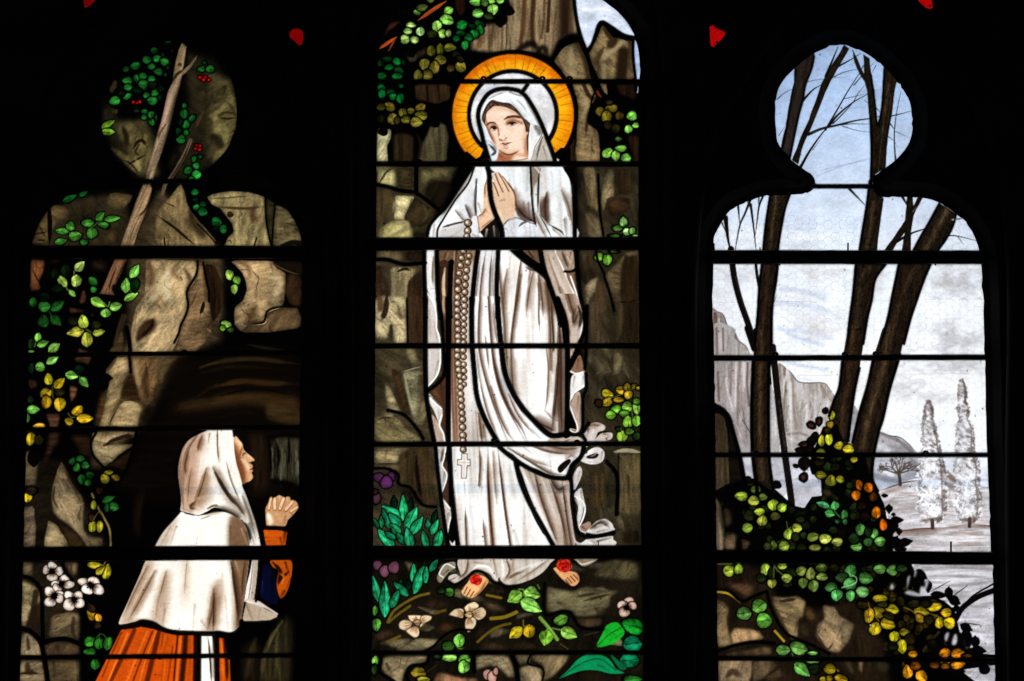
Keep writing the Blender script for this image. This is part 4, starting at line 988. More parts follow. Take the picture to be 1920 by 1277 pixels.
    SL('''24 .8 .6 50 38 26; 690,605 760,590 850,575
24 .8 .6 46 34 23; 740,640 850,610 960,580
60 .7 .8 50 38 26; 540,650 600,680
50 .6 .8 54 42 28; 830,690 880,740 920,680
40 .5 .9 130 122 98; 700,700 760,650 820,640
40 .6 .8 50 38 26; 1010,540 1040,570
60 .5 .9 62 48 32; 480,560 520,600
40 .5 .8 120 108 84; 1010,400 1080,440
30 .7 .7 46 36 24; 1100,330 1090,400
40 .6 .8 50 40 28; 860,420 960,370''')
    # right column of stones
    T(920, 800)
    FL('''68 54 35 v 4; 815,370 912,350 915,640 808,642
98 84 60 v 4; 1030,250 1195,200 1195,705 1018,692
36 27 18 v 5; 1060,830 1190,830 1190,930 1060,930''', tg='rock', ang=1.57)
    SL('40 .95 .4 168 158 128; 985,200 1090,190 1200,205\n40 .7 .6 150 140 110; 1000,205 1060,250\n40 .7 .9 130 112 76; 1050,450 1040,650\n50 .8 .8 40 30 19; 1100,400 1110,600\n40 .6 .8 150 132 100; 1090,320 1110,380\n40 .9 .6 8 6 4; 1020,220 1020,500\n30 .6 .8 100 80 50; 840,400 850,620')
    T(920, 280)
    FL('''110 95 72 v 2; 738,148 832,146 848,300 858,500 820,472 780,442 760,300
126 112 86 r 1; 903,222 950,148 984,168 989,372 930,392 898,502 883,400
52 38 26 v 2; 1000,150 1112,150 1122,372 1008,362
58 40 26 r 2; 928,420 1000,385 1112,390 1112,482 1050,502 958,542
94 82 62 r 2; 748,500 800,490 872,570 893,720 788,720 758,580
62 44 27 v 3; 753,850 802,850 792,950 768,972
102 88 66 r 2; 908,1010 960,950 1040,870 1080,822 1175,803 1190,900 1062,952 1052,1232 990,1232 948,1112
48 36 24 v 2; 1058,860 1190,840 1190,1300 1048,1300
128 116 92 r 2; 748,1090 800,1040 862,1018 842,1120 792,1192 768,1255
72 56 40 v 2; 850,1050 902,1080 932,1300 788,1300 840,1150
96 82 62 r 2; 995,1235 1052,1235 1045,1300 1010,1300''', tg='rock', ang=1.57)
    SL('30 .8 .7 44 32 21; 770,300 800,430\n30 .6 .8 130 116 90; 815,200 830,420\n26 .7 .6 60 44 30; 960,300 905,380\n40 .6 .9 110 96 74; 940,980 960,1080\n60 .8 .8 40 29 19; 1080,850 1060,1000 1055,1200\n12 .9 .3 16 11 7; 1000,1215 1100,1220 1185,1195\n50 .5 .9 40 30 20; 800,540 860,660\n20 .6 .8 120 104 78; 765,520 770,560\n26 .5 .9 90 66 44; 1050,180 1060,340')
    T(920, 560)
    FL('''76 63 48 v 3; 778,60 860,-20 862,130 882,220 965,360 798,360 778,150
72 58 42 v 3; 1000,-10 1062,50 1052,250 1005,360 1010,100
72 63 48 r 4; 788,398 902,398 962,500 988,592 820,645 832,560
42 32 22 v 4; 1070,30 1182,30 1182,360 1078,360''', tg='rock', ang=1.57)
    SL('10 .8 .4 108 94 72; 830,610 880,585 985,578\n30 .6 .8 40 30 20; 930,420 960,560\n16 .9 .4 10 7 5; 880,590 940,570\n30 .5 .9 96 82 62; 800,100 810,300\n40 .4 .9 50 34 22; 780,860 900,930')
    T(920, 0)
    OL('872 888 32 35 0 102 90 24/968 865 47 29 0 120 104 30/925 930 38 45 0 138 120 34/1028 925 32 33 0 102 78 24/998 1025 34 36 0 52 41 16/935 1000 30 30 0 40 33 14/945 815 26 18 0 46 40 18/1128 925 38 37 -20 130 194 84/1100 1030 30 31 0 146 204 92/1158 1000 26 21 0 142 194 88/1018 1110 26 16 0 74 116 48/932 1220 44 34 -40 132 184 80/1000 1240 32 41 0 154 200 96/1042 1185 44 25 0 106 160 66/1080 1262 38 36 0 118 176 78')
    T(920, 280)
    OL('1060 582 30 39 0 146 194 114/1085 660 30 28 0 176 216 140/1012 630 36 22 0 90 132 60/1132 652 24 30 0 132 178 96/1155 690 22 9 0 166 210 126/990 690 40 12 0 60 92 40/870 858 40 31 -10 108 156 54/930 880 34 43 0 120 178 66/985 815 30 11 0 60 96 36')
    T(920, 560)
    OL('930 758 46 31 20 192 162 36/932 825 44 31 -35 200 168 42/1040 730 40 31 10 200 164 42/1090 705 28 30 0 166 138 36/1098 768 34 31 -45 204 176 54/1022 806 42 20 0 178 148 42/1148 700 26 20 0 120 96 30/1178 716 16 14 0 176 152 36/862 835 30 28 0 54 34 15/1005 882 42 31 0 122 180 60/957 930 38 33 0 146 204 68/1093 865 42 41 0 134 192 74/1170 868 34 52 0 146 198 86/1068 920 38 28 0 86 122 44/1165 820 30 24 0 86 126 48/1097 985 40 45 0 152 208 74/1165 975 36 43 0 140 196 74/1050 1100 42 45 0 170 214 74/1105 1060 34 26 0 86 122 44/1165 1100 28 30 0 42 66 25/1020 1040 22 16 0 30 44 18')
    SL('6 .9 .2 120 130 50 0; 960,790 985,785 1030,770\n6 .8 .2 110 140 50 0; 1040,1030 1045,1075\n6 .8 .2 100 130 50 0; 1125,880 1135,950\n6 .8 .2 110 120 50 0; 1080,735 1140,720')
    # --- halo
    T(0, 0, 1, 1)
    ang = [i * 2 * math.pi / 72 for i in range(72)]
    circ = lambda r, cx=962, cy=215.5: np.array([[cx + r * math.cos(t), cy + r * math.sin(t)] for t in ang])
    F(circ(122), (3, 3, 3), sm=0)
    F(circ(114), (234, 142, 16), 'c', sm=0, name='halo', tg='halo', clip=True)
    cov, bb = cover(G(circ(97)), 8); lay(blur(cov, 8), bb, (250, 190, 24), .9)
    for i in range(40):      # painted rays
        t = i * 2 * math.pi / 40 + .05 * math.sin(i * 5.1)
        c_, s_ = math.cos(t), math.sin(t); k = rng.rand()
        S([[962 + r * c_, 215.5 + r * s_] for r in (86 + 5 * k, 100, 114 - 6 * rng.rand())], 1.5, (120, 84, 20), .45 + .35 * rng.rand(), .3, 0)
        S([[962 + r * math.cos(t + .08), 215.5 + r * math.sin(t + .08)] for r in (85, 100, 115)], 9, (255, 206, 60) if k > .5 else (222, 104, 12), .22, .9, 0)
    for t in (-1.6, -1.2, -.7, -1.9, -2.4): S([[962 + 109 * math.cos(t + d), 215.5 + 109 * math.sin(t + d)] for d in (-.25, 0, .25)], 16, (214, 104, 14), .6, .9)
    noclip()
    F(circ(86), (3, 3, 3), sm=0); F(circ(78.5, 961.5), (224, 222, 224), 'c', sm=0, tg='halo', clip=True)
    T(870, 150, 180, 1277)
    SL('90 .6 .9 186 192 208; 220,200 340,110 480,80\n60 .5 .9 172 180 198; 880,110 930,160\n60 .5 .9 190 190 194; 1050,450 1080,560 1100,640\n50 .4 1 196 196 200; 1000,200 1100,330\n8 .4 .5 150 156 170; 120,240 230,230\n60 .5 1 236 232 226; 1100,400 1160,500\n60 .4 .9 190 196 206; 150,400 140,560\n20 .5 .7 160 168 184; 180,650 190,730')
    noclip()
    F('-40,980 40,948 160,1048 215,1015 262,912 250,780 330,900 380,1120 -80,1120', (3, 3, 3), sm=0); F('1140,800 1205,975 1290,900 1420,900 1420,1120 1190,1120', (3, 3, 3), sm=0)
    # veil and face
    F('372,1085 345,1030 335,980 305,850 285,770 262,690 228,560 218,472 230,380 285,280 335,215 420,180 520,150 600,145 700,165 790,200 855,268 935,388 1005,518 1055,678 1115,848 1175,998 1215,1085', (236, 239, 241), 'w', name='veil', tg='veil', clip=True)
    SL('''34 .7 .7 164 156 150; 330,250 440,195 560,160
24 .7 .7 112 102 96; 600,160 700,196 790,222
60 .5 1 240 244 246; 400,240 540,200 640,230
60 .55 .9 176 182 188; 640,300 740,430 850,520
60 .7 .8 146 140 134; 800,230 900,390 990,560 1040,690
30 .5 .8 150 146 142; 700,260 780,340 830,420
16 .5 .7 120 114 110; 620,260 680,360''')
    noclip()
    F('236,520 250,440 288,355 330,295 380,264 440,282 520,298 605,308 662,348 722,408 792,498 862,558 884,600 874,690 858,760 862,900 865,1060 880,1085 430,1085 452,1000 455,940 420,880 370,800 330,720 300,640 270,590', (74, 48, 40), 'w', name='hair', tg='face', clip=True)
    SL('''14 .8 .5 132 100 84; 300,430 330,360 400,300
12 .7 .5 140 108 92; 470,320 500,350 540,330
14 .7 .5 128 96 82; 560,330 640,370 690,400
10 .7 .5 120 90 76; 760,480 820,560 840,620
12 .6 .5 136 104 88; 830,540 860,600 850,660
10 .6 .5 122 92 78; 270,500 290,430
10 .6 .5 40 24 20; 400,290 440,330 480,350
14 .7 .5 150 116 98; 410,330 440,350 470,340
12 .7 .5 136 104 88; 320,350 350,330 370,300
12 .7 .5 140 106 90; 600,340 650,350 690,380
12 .7 .5 130 98 82; 700,420 760,480 790,530
14 .7 .5 120 90 76; 830,580 850,620 845,660
10 .7 .5 130 98 84; 255,520 275,470 290,440
12 .7 .5 36 22 18; 540,310 600,330 650,360
12 .7 .5 36 22 18; 320,320 350,370 300,420''')
    noclip()
    F('283,590 286,540 292,500 302,440 340,395 400,350 440,352 490,352 560,365 640,400 690,432 735,478 780,540 812,620 822,690 850,690 852,722 834,735 832,820 836,900 852,1000 870,1040 870,1085 440,1085 452,1010 458,960 430,900 380,812 340,720 308,650', (240, 214, 194), name='face', tg='face', clip=True)
    SL('''90 .8 .9 190 118 84; 280,500 312,650 376,800 440,930
56 .75 .9 150 84 56; 290,600 340,720 400,850
120 .8 .9 180 110 76; 850,720 842,860 850,1060
60 .5 1 222 172 144; 800,600 810,700 780,850
90 .5 1 220 170 142; 300,440 380,380 500,370 640,410 730,490
60 .6 .9 196 134 106; 700,440 770,550
90 .4 1 224 176 150; 480,900 600,970 720,930
60 .4 1 246 224 206; 600,700 700,760 740,850
50 .4 1 226 180 156; 520,640 500,760''')
    F('460,940 510,965 560,988 620,992 690,962 745,930 700,980 650,1020 610,1085 430,1085', (168, 98, 64), soft=2, a=.9)
    SL('''16 .85 .5 112 58 38; 470,930 520,970 580,992 640,988 710,955 745,928
60 .6 .9 206 144 110; 700,990 780,1000 850,1010
70 .6 .9 130 70 44; 470,990 540,1050''')
    SL('''30 .9 .6 92 52 40; 302,600 340,572 395,570 440,602
38 .92 .6 80 42 32; 538,524 580,498 650,485 720,492 778,520
16 .7 .6 100 58 44; 560,520 610,498
50 .6 .9 200 142 114; 320,620 390,590 445,620
70 .8 .9 180 110 80; 555,585 600,545 660,532 720,562
50 .7 .9 156 94 66; 690,545 740,560 790,585
40 .5 .9 170 106 78; 440,600 455,660''')
    for cx, cy, rx, ry in ((396, 646, 44, 20), (640, 583, 50, 19)):
        F([[(cx + rx * math.cos(t)) * CUR[2] + CUR[0], (cy + ry * math.sin(t) * (1 if math.sin(t) > 0 else 1.15)) * CUR[2] + CUR[1]] for t in ang[::6]], (210, 196, 186))
    for cx, cy in ((404, 641), (637, 578)):
        F([[(cx + 28 * math.cos(t)) * CUR[2] + CUR[0], (cy + 23 * math.sin(t)) * CUR[2] + CUR[1]] for t in ang[::6]], (60, 40, 34))
        F([[(cx + 12 * math.cos(t)) * CUR[2] + CUR[0], (cy + 12 * math.sin(t)) * CUR[2] + CUR[1]] for t in ang[::6]], (24, 16, 14))
    SL('''26 .95 .4 54 33 27; 342,655 368,628 408,620 450,652
27 .95 .4 52 31 25; 566,606 598,574 648,564 714,580
8 .7 .4 120 76 60; 350,664 395,678 440,662
8 .7 .4 130 84 66; 580,606 640,608 700,584
8 .6 .5 150 96 76; 345,630 390,596 440,622
8 .7 .4 140 88 68; 565,575 620,540 690,545
8 .6 .4 240 234 228; 386,634 390,634
8 .6 .4 240 234 228; 622,571 626,571
34 .8 .8 170 102 76; 446,610 462,700 458,770
16 .5 .7 204 150 122; 485,650 500,740
16 .85 .5 108 58 46; 466,786 486,800 506,796
12 .85 .4 116 64 50; 540,778 560,770 578,774
34 .6 .8 190 128 102; 470,800 520,806 575,780
20 .6 .8 206 150 126; 530,730 560,760
20 .6 .6 196 124 104; 496,848 530,838 560,840 600,832
16 .95 .4 84 36 30; 480,852 518,847 546,857 590,842 636,824
22 .6 .7 192 116 98; 510,868 546,880 590,864
14 .5 .6 160 96 80; 520,900 560,908 600,894
24 .5 .8 200 142 116; 480,860 470,880
24 .5 .8 206 150 124; 640,830 650,850
60 .4 1 246 226 210; 420,460 540,440 640,470
50 .4 .9 248 230 216; 480,680 510,740''')
    noclip()
    # front folds of the veil
    F('218,470 232,540 282,640 314,720 334,790 396,860 458,942 432,1055 372,1085 345,1010 312,880 282,760 240,620', (222, 230, 234), 'w', name='veil', tg='veil', clip=True)
    SL('44 .9 .7 66 60 64; 335,860 395,920 412,965 345,1015\n30 .7 .8 120 116 118; 300,800 330,900\n10 .8 .4 80 74 74; 330,800 395,870 450,940\n16 .6 .6 246 250 252; 445,945 425,1050\n12 .5 .6 140 140 144; 235,560 285,690')
    noclip()
    F('888,578 950,600 1022,640 1043,702 1002,792 942,902 898,1085 862,1085 858,900 868,700', (236, 236, 236), 'w', name='veil', tg='veil', clip=True)
    SL('90 .8 .9 108 98 94; 940,620 1000,680 1010,740\n50 .5 .9 170 164 160; 900,640 900,800\n60 .4 1 250 250 250; 880,700 880,950\n40 .5 .9 190 184 180; 960,790 910,960')
    noclip()
    SL('8 .9 .2 50 40 36; 888,580 960,604 1022,642 1042,702 1002,792 942,902 896,1080\n7 .6 .3 240 240 240; 1010,650 1030,700 990,790 930,905')
    F('1046,740 1112,850 1215,1085 900,1085 930,960 982,850', (190, 180, 172), 'w', name='veil', tg='veil', clip=True)
    SL('30 .8 .8 84 72 66; 1044,760 1000,900 962,1080\n36 .8 .8 104 88 80; 1050,880 1110,1080\n30 .8 .7 244 242 240; 1090,890 1160,1060\n20 .7 .7 100 86 78; 1000,880 960,1000\n24 .6 .7 230 226 222; 1000,960 990,1080\n14 .6 .6 90 78 70; 1130,920 1190,1080')
    noclip()
    F('740,1062 860,1044 862,1090 600,1090', (222, 212, 204), name=None)
    S('600,1078 740,1064 850,1044', 9, (96, 76, 66), .9, .3, 0)
    # --- upper body
    FOLD[0] = True
    T(920, 280)
    F('-60,120 320,120 355,140 545,130 592,178 630,245 648,340 655,440 656,560 654,720 -60,720 -60,500', (242, 246, 248), 'w', tg='robe', clip=True)
    SL('''40 .5 .9 176 184 192 0; 300,150 290,330
30 .4 .9 190 198 206 0; 130,150 150,260
80 .75 .9 116 92 82; 190,330 215,470 290,540
120 .85 .8 74 50 42; 215,470 280,540 360,580
40 .7 .8 96 72 62; 300,430 310,540
26 .7 .8 110 88 78; 260,420 268,540
40 .6 .9 200 206 212; 235,200 240,420''')
    F('322,140 380,140 398,188 382,245 352,300 335,470', (150, 134, 122), 'w', soft=1)
    SL('''24 .95 .4 36 28 26 0; 318,140 326,320 338,480 350,560 372,720
50 .5 .8 228 230 232; 350,300 362,440 400,560
16 .95 .3 40 32 28; 398,150 386,210 380,320 376,500
16 .8 .5 90 74 66; 360,150 385,180
20 .7 .6 244 246 248 0; 345,130 395,190''')
    F('392,415 442,378 472,335 468,420 464,600 420,560', (112, 88, 76), 'w', soft=4)
    SL('''50 .9 .8 76 54 46; 448,350 432,450 440,540 470,600
40 .7 .8 92 70 60; 400,430 410,530 450,570
70 .7 .9 132 106 92; 570,330 620,450 650,600
60 .8 .9 104 80 68; 590,560 610,720
40 .9 .8 62 44 38; 650,300 664,480 664,700
30 .5 .9 190 188 186; 480,180 520,260
50 .5 .9 246 250 252; 470,200 480,330 500,560
60 .4 1 200 190 182; 520,350 560,500
14 .95 .4 42 30 26; 468,602 520,630 562,656 592,692
50 .8 .8 120 98 88; 500,640 560,690
50 .6 .8 180 166 156; 640,600 640,700
44 .8 .6 240 242 244; 372,520 430,610 490,710
40 .7 .8 150 130 118; 360,520 400,620 440,700
10 .95 .3 40 30 28; 385,520 440,610 488,710
26 .6 .7 230 230 232; 470,620 520,680''')
    noclip()
    F('95,645 110,590 160,545 205,545 272,570 352,596 376,720 110,720', (230, 234, 242), 'w', name='cuff', tg='robe', clip=True)
    SL('14 .7 .6 130 124 134; 110,600 150,562 200,552\n14 .8 .5 84 72 84; 225,615 258,588 296,576\n44 .5 .9 188 182 196; 190,600 150,660\n30 .6 .9 180 172 178; 130,640 140,700\n30 .5 .9 176 168 172; 280,640 300,700\n12 .6 .6 150 140 146; 160,640 190,700\n60 .4 1 250 252 254; 230,650 330,640')
    noclip()
    S('95,650 110,592 160,546 205,546 272,571 352,598', 7, (60, 44, 40), .8, .2, 0)
    T(860, 300, 150, 1277)
    F('320,1150 560,935 640,1010 650,1280 520,1280 390,1280', (28, 20, 17), soft=1)
    SL('50 .95 .5 216 214 218; 450,1110 420,1290\n60 .9 .6 196 190 190; 560,1060 580,1290\n26 .8 .6 90 70 62; 600,1100 620,1290')
    # left sleeve
    T(690, 280)
    F('845,130 862,120 922,120 948,160 953,200 947,240 928,290 920,350 928,420 918,500 884,530 874,560 888,650 895,720 498,720 498,640 528,570 588,510 638,450 698,360 748,270 798,200', (242, 245, 247), 'w', tg='robe', clip=True)
    F('560,650 620,620 790,585 800,720 555,720', (186, 178, 174), soft=5, a=.6)
    F('800,320 840,330 850,480 800,560 740,520', (196, 196, 200), soft=6, a=.6)
    SL('''40 .8 .8 142 132 126; 840,150 740,310 640,460 560,580
30 .7 .8 160 150 144; 530,600 515,720
16 .97 .3 34 28 28 0; 852,130 800,270 700,400 600,560 556,640 552,720
22 .9 .6 58 48 46; 866,240 856,420 862,520 874,570
50 .6 .9 150 140 136; 850,330 840,470
40 .8 .8 84 66 60; 780,450 810,520 820,560
34 .7 .8 130 114 106; 700,490 760,560 790,580
16 .9 .5 56 44 40; 600,620 700,592 785,575
60 .6 .9 176 168 164; 660,700 750,640
50 .5 .9 190 184 180; 600,640 580,710
40 .5 .9 246 250 252; 650,540 760,540
30 .7 .8 120 104 96; 880,430 905,510
50 .6 .8 110 92 84; 850,530 870,570
20 .5 .8 150 140 134; 760,300 700,450''')
    noclip()
    T(860, 300, 150, 1277)
    F('208,940 292,905 322,1040 325,1290 195,1290', (226, 226, 230), 'w', name='cuff', clip=True)
    SL('40 .6 .8 150 130 122; 310,1080 315,1270\n60 .6 .8 120 96 86; 220,1190 320,1230'); noclip()
    F('455,300 470,420 478,560 504,700 534,830 560,932 502,992 422,1062 338,1142 312,1050 298,915 352,878 382,800 397,700 396,500 412,400', (230, 194, 164), name='hand', tg='hands', clip=True)
    SL('16 .8 .6 130 76 48; 442,320 420,420 424,600\n40 .6 .9 170 110 76; 400,450 400,700\n60 .6 .8 176 114 80; 310,900 390,850 440,760\n110 .7 .9 252 232 206; 430,860 500,890\n60 .6 .9 196 140 104; 350,1090 480,990 550,930\n30 .5 .8 246 214 184; 460,500 490,700')
    noclip()
    S('298,900 322,1050 330,1160', 9, (50, 34, 28), .9, .2, 0)
    F('572,196 592,188 642,203 702,248 762,318 822,388 862,448 902,538 918,620 908,730 888,870 882,918 800,942 740,982 702,1044 658,990 622,900 598,780 578,680 548,560 528,460 528,358 560,346 543,290 543,238', (226, 194, 166), name='hand', tg='hands', clip=True)
    SL('''46 .85 .8 146 86 54; 790,370 870,480 912,610 900,800
30 .7 .7 120 66 42; 800,370 850,450 890,540
18 1 .4 100 56 38 0; 552,360 600,470 636,572
18 1 .4 100 56 38 0; 586,226 640,370 708,512
18 1 .4 100 56 38 0; 640,206 720,350 802,502
14 .9 .4 110 64 44 0; 700,260 790,380 862,486
26 .6 .8 246 220 194; 560,260 620,400 680,500
24 .6 .8 244 218 192; 640,250 720,400 770,500
24 .6 .8 244 216 190; 700,290 780,420
24 .6 .8 242 214 188; 545,380 590,500
100 .7 .9 254 234 208; 610,800 660,910 710,1020
40 .5 .9 200 148 114; 640,660 700,640 760,640
50 .5 .9 206 156 122; 860,700 850,860
14 .6 .6 180 130 100; 720,580 740,700
14 .6 .6 180 130 100; 800,560 820,680
8 .5 .4 150 104 80; 600,830 660,828''')
    noclip()
    F('500,130 545,110 620,118 560,165 570,200 520,185', (226, 230, 232)); S('505,150 540,190 570,190', 24, (40, 26, 20), .9, .5)
    # --- robe below the belt bar
    T(690, 280)
    F('470,800 532,800 533,1000 534,1090 545,1180 545,1330 530,1330 500,1185 470,1100 463,950', (236, 234, 232), 'w', tg='robe', clip=True)
    SL('26 .8 .8 140 120 106; 522,860 516,1000 520,1090\n20 .5 .8 190 176 166; 480,900 490,1080\n12 .8 .4 90 72 62; 500,1110 530,1110'); noclip()
    F('556,815 692,810 682,850 642,900 600,905 566,880', (118, 92, 70), 'w', clip=True); SL('20 .8 .6 60 40 28; 620,830 605,890\n20 .7 .6 190 160 130; 640,830 620,890'); noclip()
    F('566,925 652,925 645,1300 572,1300', (72, 48, 34), 'w', tg='robe', clip=True)
    SL('30 .95 .6 224 198 172; 614,950 602,1100 628,1330\n26 .8 .7 36 24 18; 640,930 640,1277\n20 .8 .6 40 26 20; 580,940 590,1100'); noclip()
    F('690,800 875,800 868,900 848,1100 835,1330 688,1330', (172, 140, 116), 'w', tg='robe', clip=True)
    SL('50 .8 .8 226 222 220; 830,900 815,1100 810,1330\n40 .8 .8 96 66 50; 705,800 700,1000 690,1200\n60 .8 .9 30 20 15; 705,800 720,850'); noclip()
    F('893,800 1022,800 1012,1000 1024,1330 838,1330 858,1050', (232, 232, 234), 'w', tg='robe', clip=True)
    SL('34 .8 .8 128 98 84 0; 942,800 905,1050 884,1340\n30 .8 .8 118 92 78 0; 992,800 975,1000 970,1340\n20 .6 .8 170 150 138 0; 900,860 870,1100 855,1340\n20 .5 .8 180 166 156; 1010,820 995,1000 1005,1277'); noclip()
    T(690, 560)
    F('478,-20 492,0 532,50 548,145 550,235 572,305 582,410 579,520 560,600 522,660 478,700', (212, 202, 197), 'w', tg='robe', sm=0, clip=True)
    SL('60 .7 .9 160 132 116; 540,200 550,330\n50 .6 .9 150 124 110; 560,500 530,620\n50 .5 .9 236 232 230; 490,420 495,560\n30 .6 .8 176 154 140; 490,100 500,320\n40 .5 .8 236 230 226; 510,60 520,180'); noclip()
    S('488,-20 530,50 546,150 547,240 570,310 578,420 575,520 556,600 522,652 480,698', 13, (250, 250, 248), 1, .3, 0)
    F('485,758 537,812 590,875 594,930 572,1003 530,902 488,822', (228, 222, 217), 'w', tg='robe', clip=True); SL('20 .8 .6 70 50 40; 490,775 540,830 585,880\n40 .6 .8 176 150 132; 560,900 575,980'); noclip()
    F('512,925 570,1008 608,1080 614,1160 538,1160 520,1000', (206, 184, 170), 'w', tg='robe', clip=True); SL('30 .7 .8 150 118 98; 530,960 560,1100'); noclip()
    SL('12 1 .3 250 250 248 0; 497,790 540,838 585,878\n12 1 .3 250 250 248 0; 590,930 570,1005 600,1075 612,1140')
    F('572,-20 642,-20 626,120 632,340 650,400 640,900 625,1130 600,1040 592,1000 604,870 590,760 604,600 600,340 596,200 582,60', (84, 57, 42), 'w', tg='robe', sm=0, clip=True)
    SL('22 .9 .6 196 164 138; 605,-20 602,60 615,160\n24 .8 .7 44 28 20 0; 640,0 640,400 640,900\n26 .7 .8 110 72 50; 612,640 606,860'); noclip()
    F('498,728 547,688 577,648 602,600 608,870 560,822', (92, 60, 42), 'w', tg='robe', clip=True); SL('30 .8 .7 50 32 22; 580,660 600,850\n24 .7 .7 160 120 92; 530,740 570,790\n20 .7 .6 140 100 76; 520,720 560,690'); noclip()
    F('670,-20 815,-20 818,360 822,400 842,600 862,750 892,900 952,1020 1002,1100 1025,1160 660,1160', (228, 222, 217), 'w', tg='robe', sm=0, clip=True)
    SL('''120 .85 .9 168 126 100 0; 690,-20 690,400 700,760 712,1160
50 .7 .8 130 90 68 0; 672,0 672,700 690,1160
40 .6 .9 206 186 172; 740,760 760,1000
50 .7 .9 246 246 246; 800,560 830,900
40 .85 .8 112 78 58; 885,920 900,1040 912,1160
36 .9 .7 82 55 42; 920,1010 945,1160
24 .6 .8 150 112 90; 860,900 880,1130
26 .6 .8 190 168 152; 730,1000 740,1150'''); noclip()
    F('842,-20 1016,-20 1026,150 1042,355 1056,402 1066,520 1092,650 1150,788 1220,898 1300,970 1360,1040 1400,1080 1450,1112 1520,1160 1050,1160 1000,1092 948,1000 898,860 868,700 856,550 846,355', (248, 248, 248), 'w', tg='robe', sm=0, clip=True)
    SL('''36 .85 .8 116 86 70; 896,-20 885,200 890,402 930,600 990,800 1060,1000 1120,1160
34 .85 .8 98 68 54; 962,-20 975,200 990,380 1012,560 1060,740 1140,920 1250,1130
20 .7 .7 130 98 82; 935,300 950,420 965,560
26 .6 .8 150 124 108; 1000,40 1010,200 1035,380
30 .8 .8 92 62 48; 989,402 1019,560 1069,740 1139,900 1229,1040 1270,1140
30 .7 .8 120 90 74; 979,700 1039,900 1109,1060 1169,1140
30 .6 .8 176 158 146; 870,420 890,620 930,800
40 .5 .9 170 176 186; 1060,560 1090,700 1150,850
26 .7 .8 128 98 80; 1120,760 1200,930 1320,1080
24 .7 .8 130 100 84; 900,700 960,920 1040,1110
30 .6 .8 150 126 112; 1300,1040 1380,1120'''); noclip()
    T(920, 280)
    F('255,800 385,800 400,905 345,880', (112, 86, 68), 'w'); SL('18 .8 .5 60 42 30; 300,810 330,850 350,870\n14 .7 .5 170 140 116; 320,810 345,850')
    F('78,800 187,800 262,900 352,970 422,1030 452,1090 502,1190 525,1330 62,1330 62,1100', (250, 249, 246), 'w', tg='robe', clip=True)
    T(920, 560)
    F('68,-40 505,-40 532,80 562,200 578,355 592,402 592,1000 582,1072 490,1084 430,1074 360,1012 300,952 240,872 190,762 150,652 122,520 108,402 98,352 84,200', (250, 249, 246), 'w', tg='robe', sm=0, clip=True)
    T(920, 280)
    m = np.zeros((GH, GW), np.float32)
    c1, b1 = cover(G(spline(P('78,800 187,800 262,900 352,970 422,1030 452,1090 502,1190 530,1400 62,1400 62,1100'), True)))
    m[b1[2]:b1[3], b1[0]:b1[1]] = c1; CLIP[0] = np.maximum(CLIP[0], m)
    SL('''60 .7 .9 142 112 94; 355,960 330,1020 300,1180 285,1330
34 .8 .8 120 90 74; 245,870 228,1000 205,1180 190,1330
50 .7 .9 138 108 92; 132,960 110,1120 100,1330
30 .6 .8 160 134 118; 300,930 315,980 300,1060
80 .8 .9 124 94 78; 385,1000 405,1150 420,1330
90 .9 .9 98 68 54; 440,1070 475,1200 500,1330
40 .6 .8 200 184 172; 360,1040 350,1277
30 .6 .8 90 68 58; 280,940 320,960 360,970
26 .5 .8 180 160 146; 165,830 150,950''')
    T(920, 560)
    SL('''46 .8 .8 116 86 68; 88,-40 110,180 118,352 140,560 170,680
40 .85 .8 98 68 52; 215,-20 188,150 165,350 162,500
60 .8 .9 126 96 78; 165,400 170,600 190,740 240,860
20 .6 .7 130 100 84; 300,-20 290,60 
70 .8 .8 126 98 80 0; 455,-40 475,200 478,380 485,560
120 .9 .9 82 56 43 0; 535,60 552,300 560,560 560,820 570,1080
26 .8 .7 72 48 37 0; 480,20 500,300 500,420
30 .7 .8 132 106 90; 445,400 462,560 450,800 430,900
40 .7 .8 206 190 178; 520,400 515,620 490,820
60 .9 .8 74 50 38; 545,420 530,700 500,980 480,1070
90 .85 .8 84 58 45; 330,975 430,1015 520,1060
40 .7 .8 110 80 62; 240,880 330,960 400,990
26 .7 .7 250 248 246; 505,420 500,640
16 .8 .5 116 88 72; 385,-20 385,150 395,280
14 .7 .5 250 250 248; 400,20 405,250
120 .4 1 214 204 196; 300,420 260,640 290,800
140 .5 1 252 252 250; 340,700 340,880
60 .4 1 210 198 190; 230,200 200,420
30 .5 .8 150 122 106; 440,900 500,960 560,980''')
    noclip()
    # right mantle
    T(920, 280)
    F('412,800 512,800 562,920 622,1040 682,1170 725,1290 740,1330 550,1330 490,1120 440,950', (204, 186, 174), 'w', tg='robe', clip=True)
    SL('50 .7 .9 176 150 134; 450,840 540,1080 600,1277\n30 .7 .8 110 82 66; 560,1100 640,1290\n30 .6 .8 90 66 54; 540,1100 600,1290\n40 .5 .9 232 224 216; 480,860 560,1060 640,1240\n24 .7 .8 120 92 76; 660,1190 700,1290'); noclip()
    S('513,800 600,1000 665,1150 722,1300', 13, (248, 247, 245), 1, .3, 0)
    F('525,808 652,808 672,930 645,965 602,975 560,900', (186, 166, 150), 'w', tg='robe', clip=True)
    SL('30 .8 .7 90 66 52; 570,820 600,900 620,950\n24 .8 .6 80 56 44; 640,820 630,880\n30 .6 .7 224 210 198; 610,860 650,930\n24 .6 .7 120 94 76; 660,880 640,960'); noclip()
    F('605,992 682,978 693,1160 640,1092', (136, 104, 84), 'w', tg='robe', clip=True); SL('30 .8 .7 70 48 36; 670,1000 680,1120\n20 .7 .6 190 160 138; 630,1000 650,1060'); noclip()
    T(920, 560)
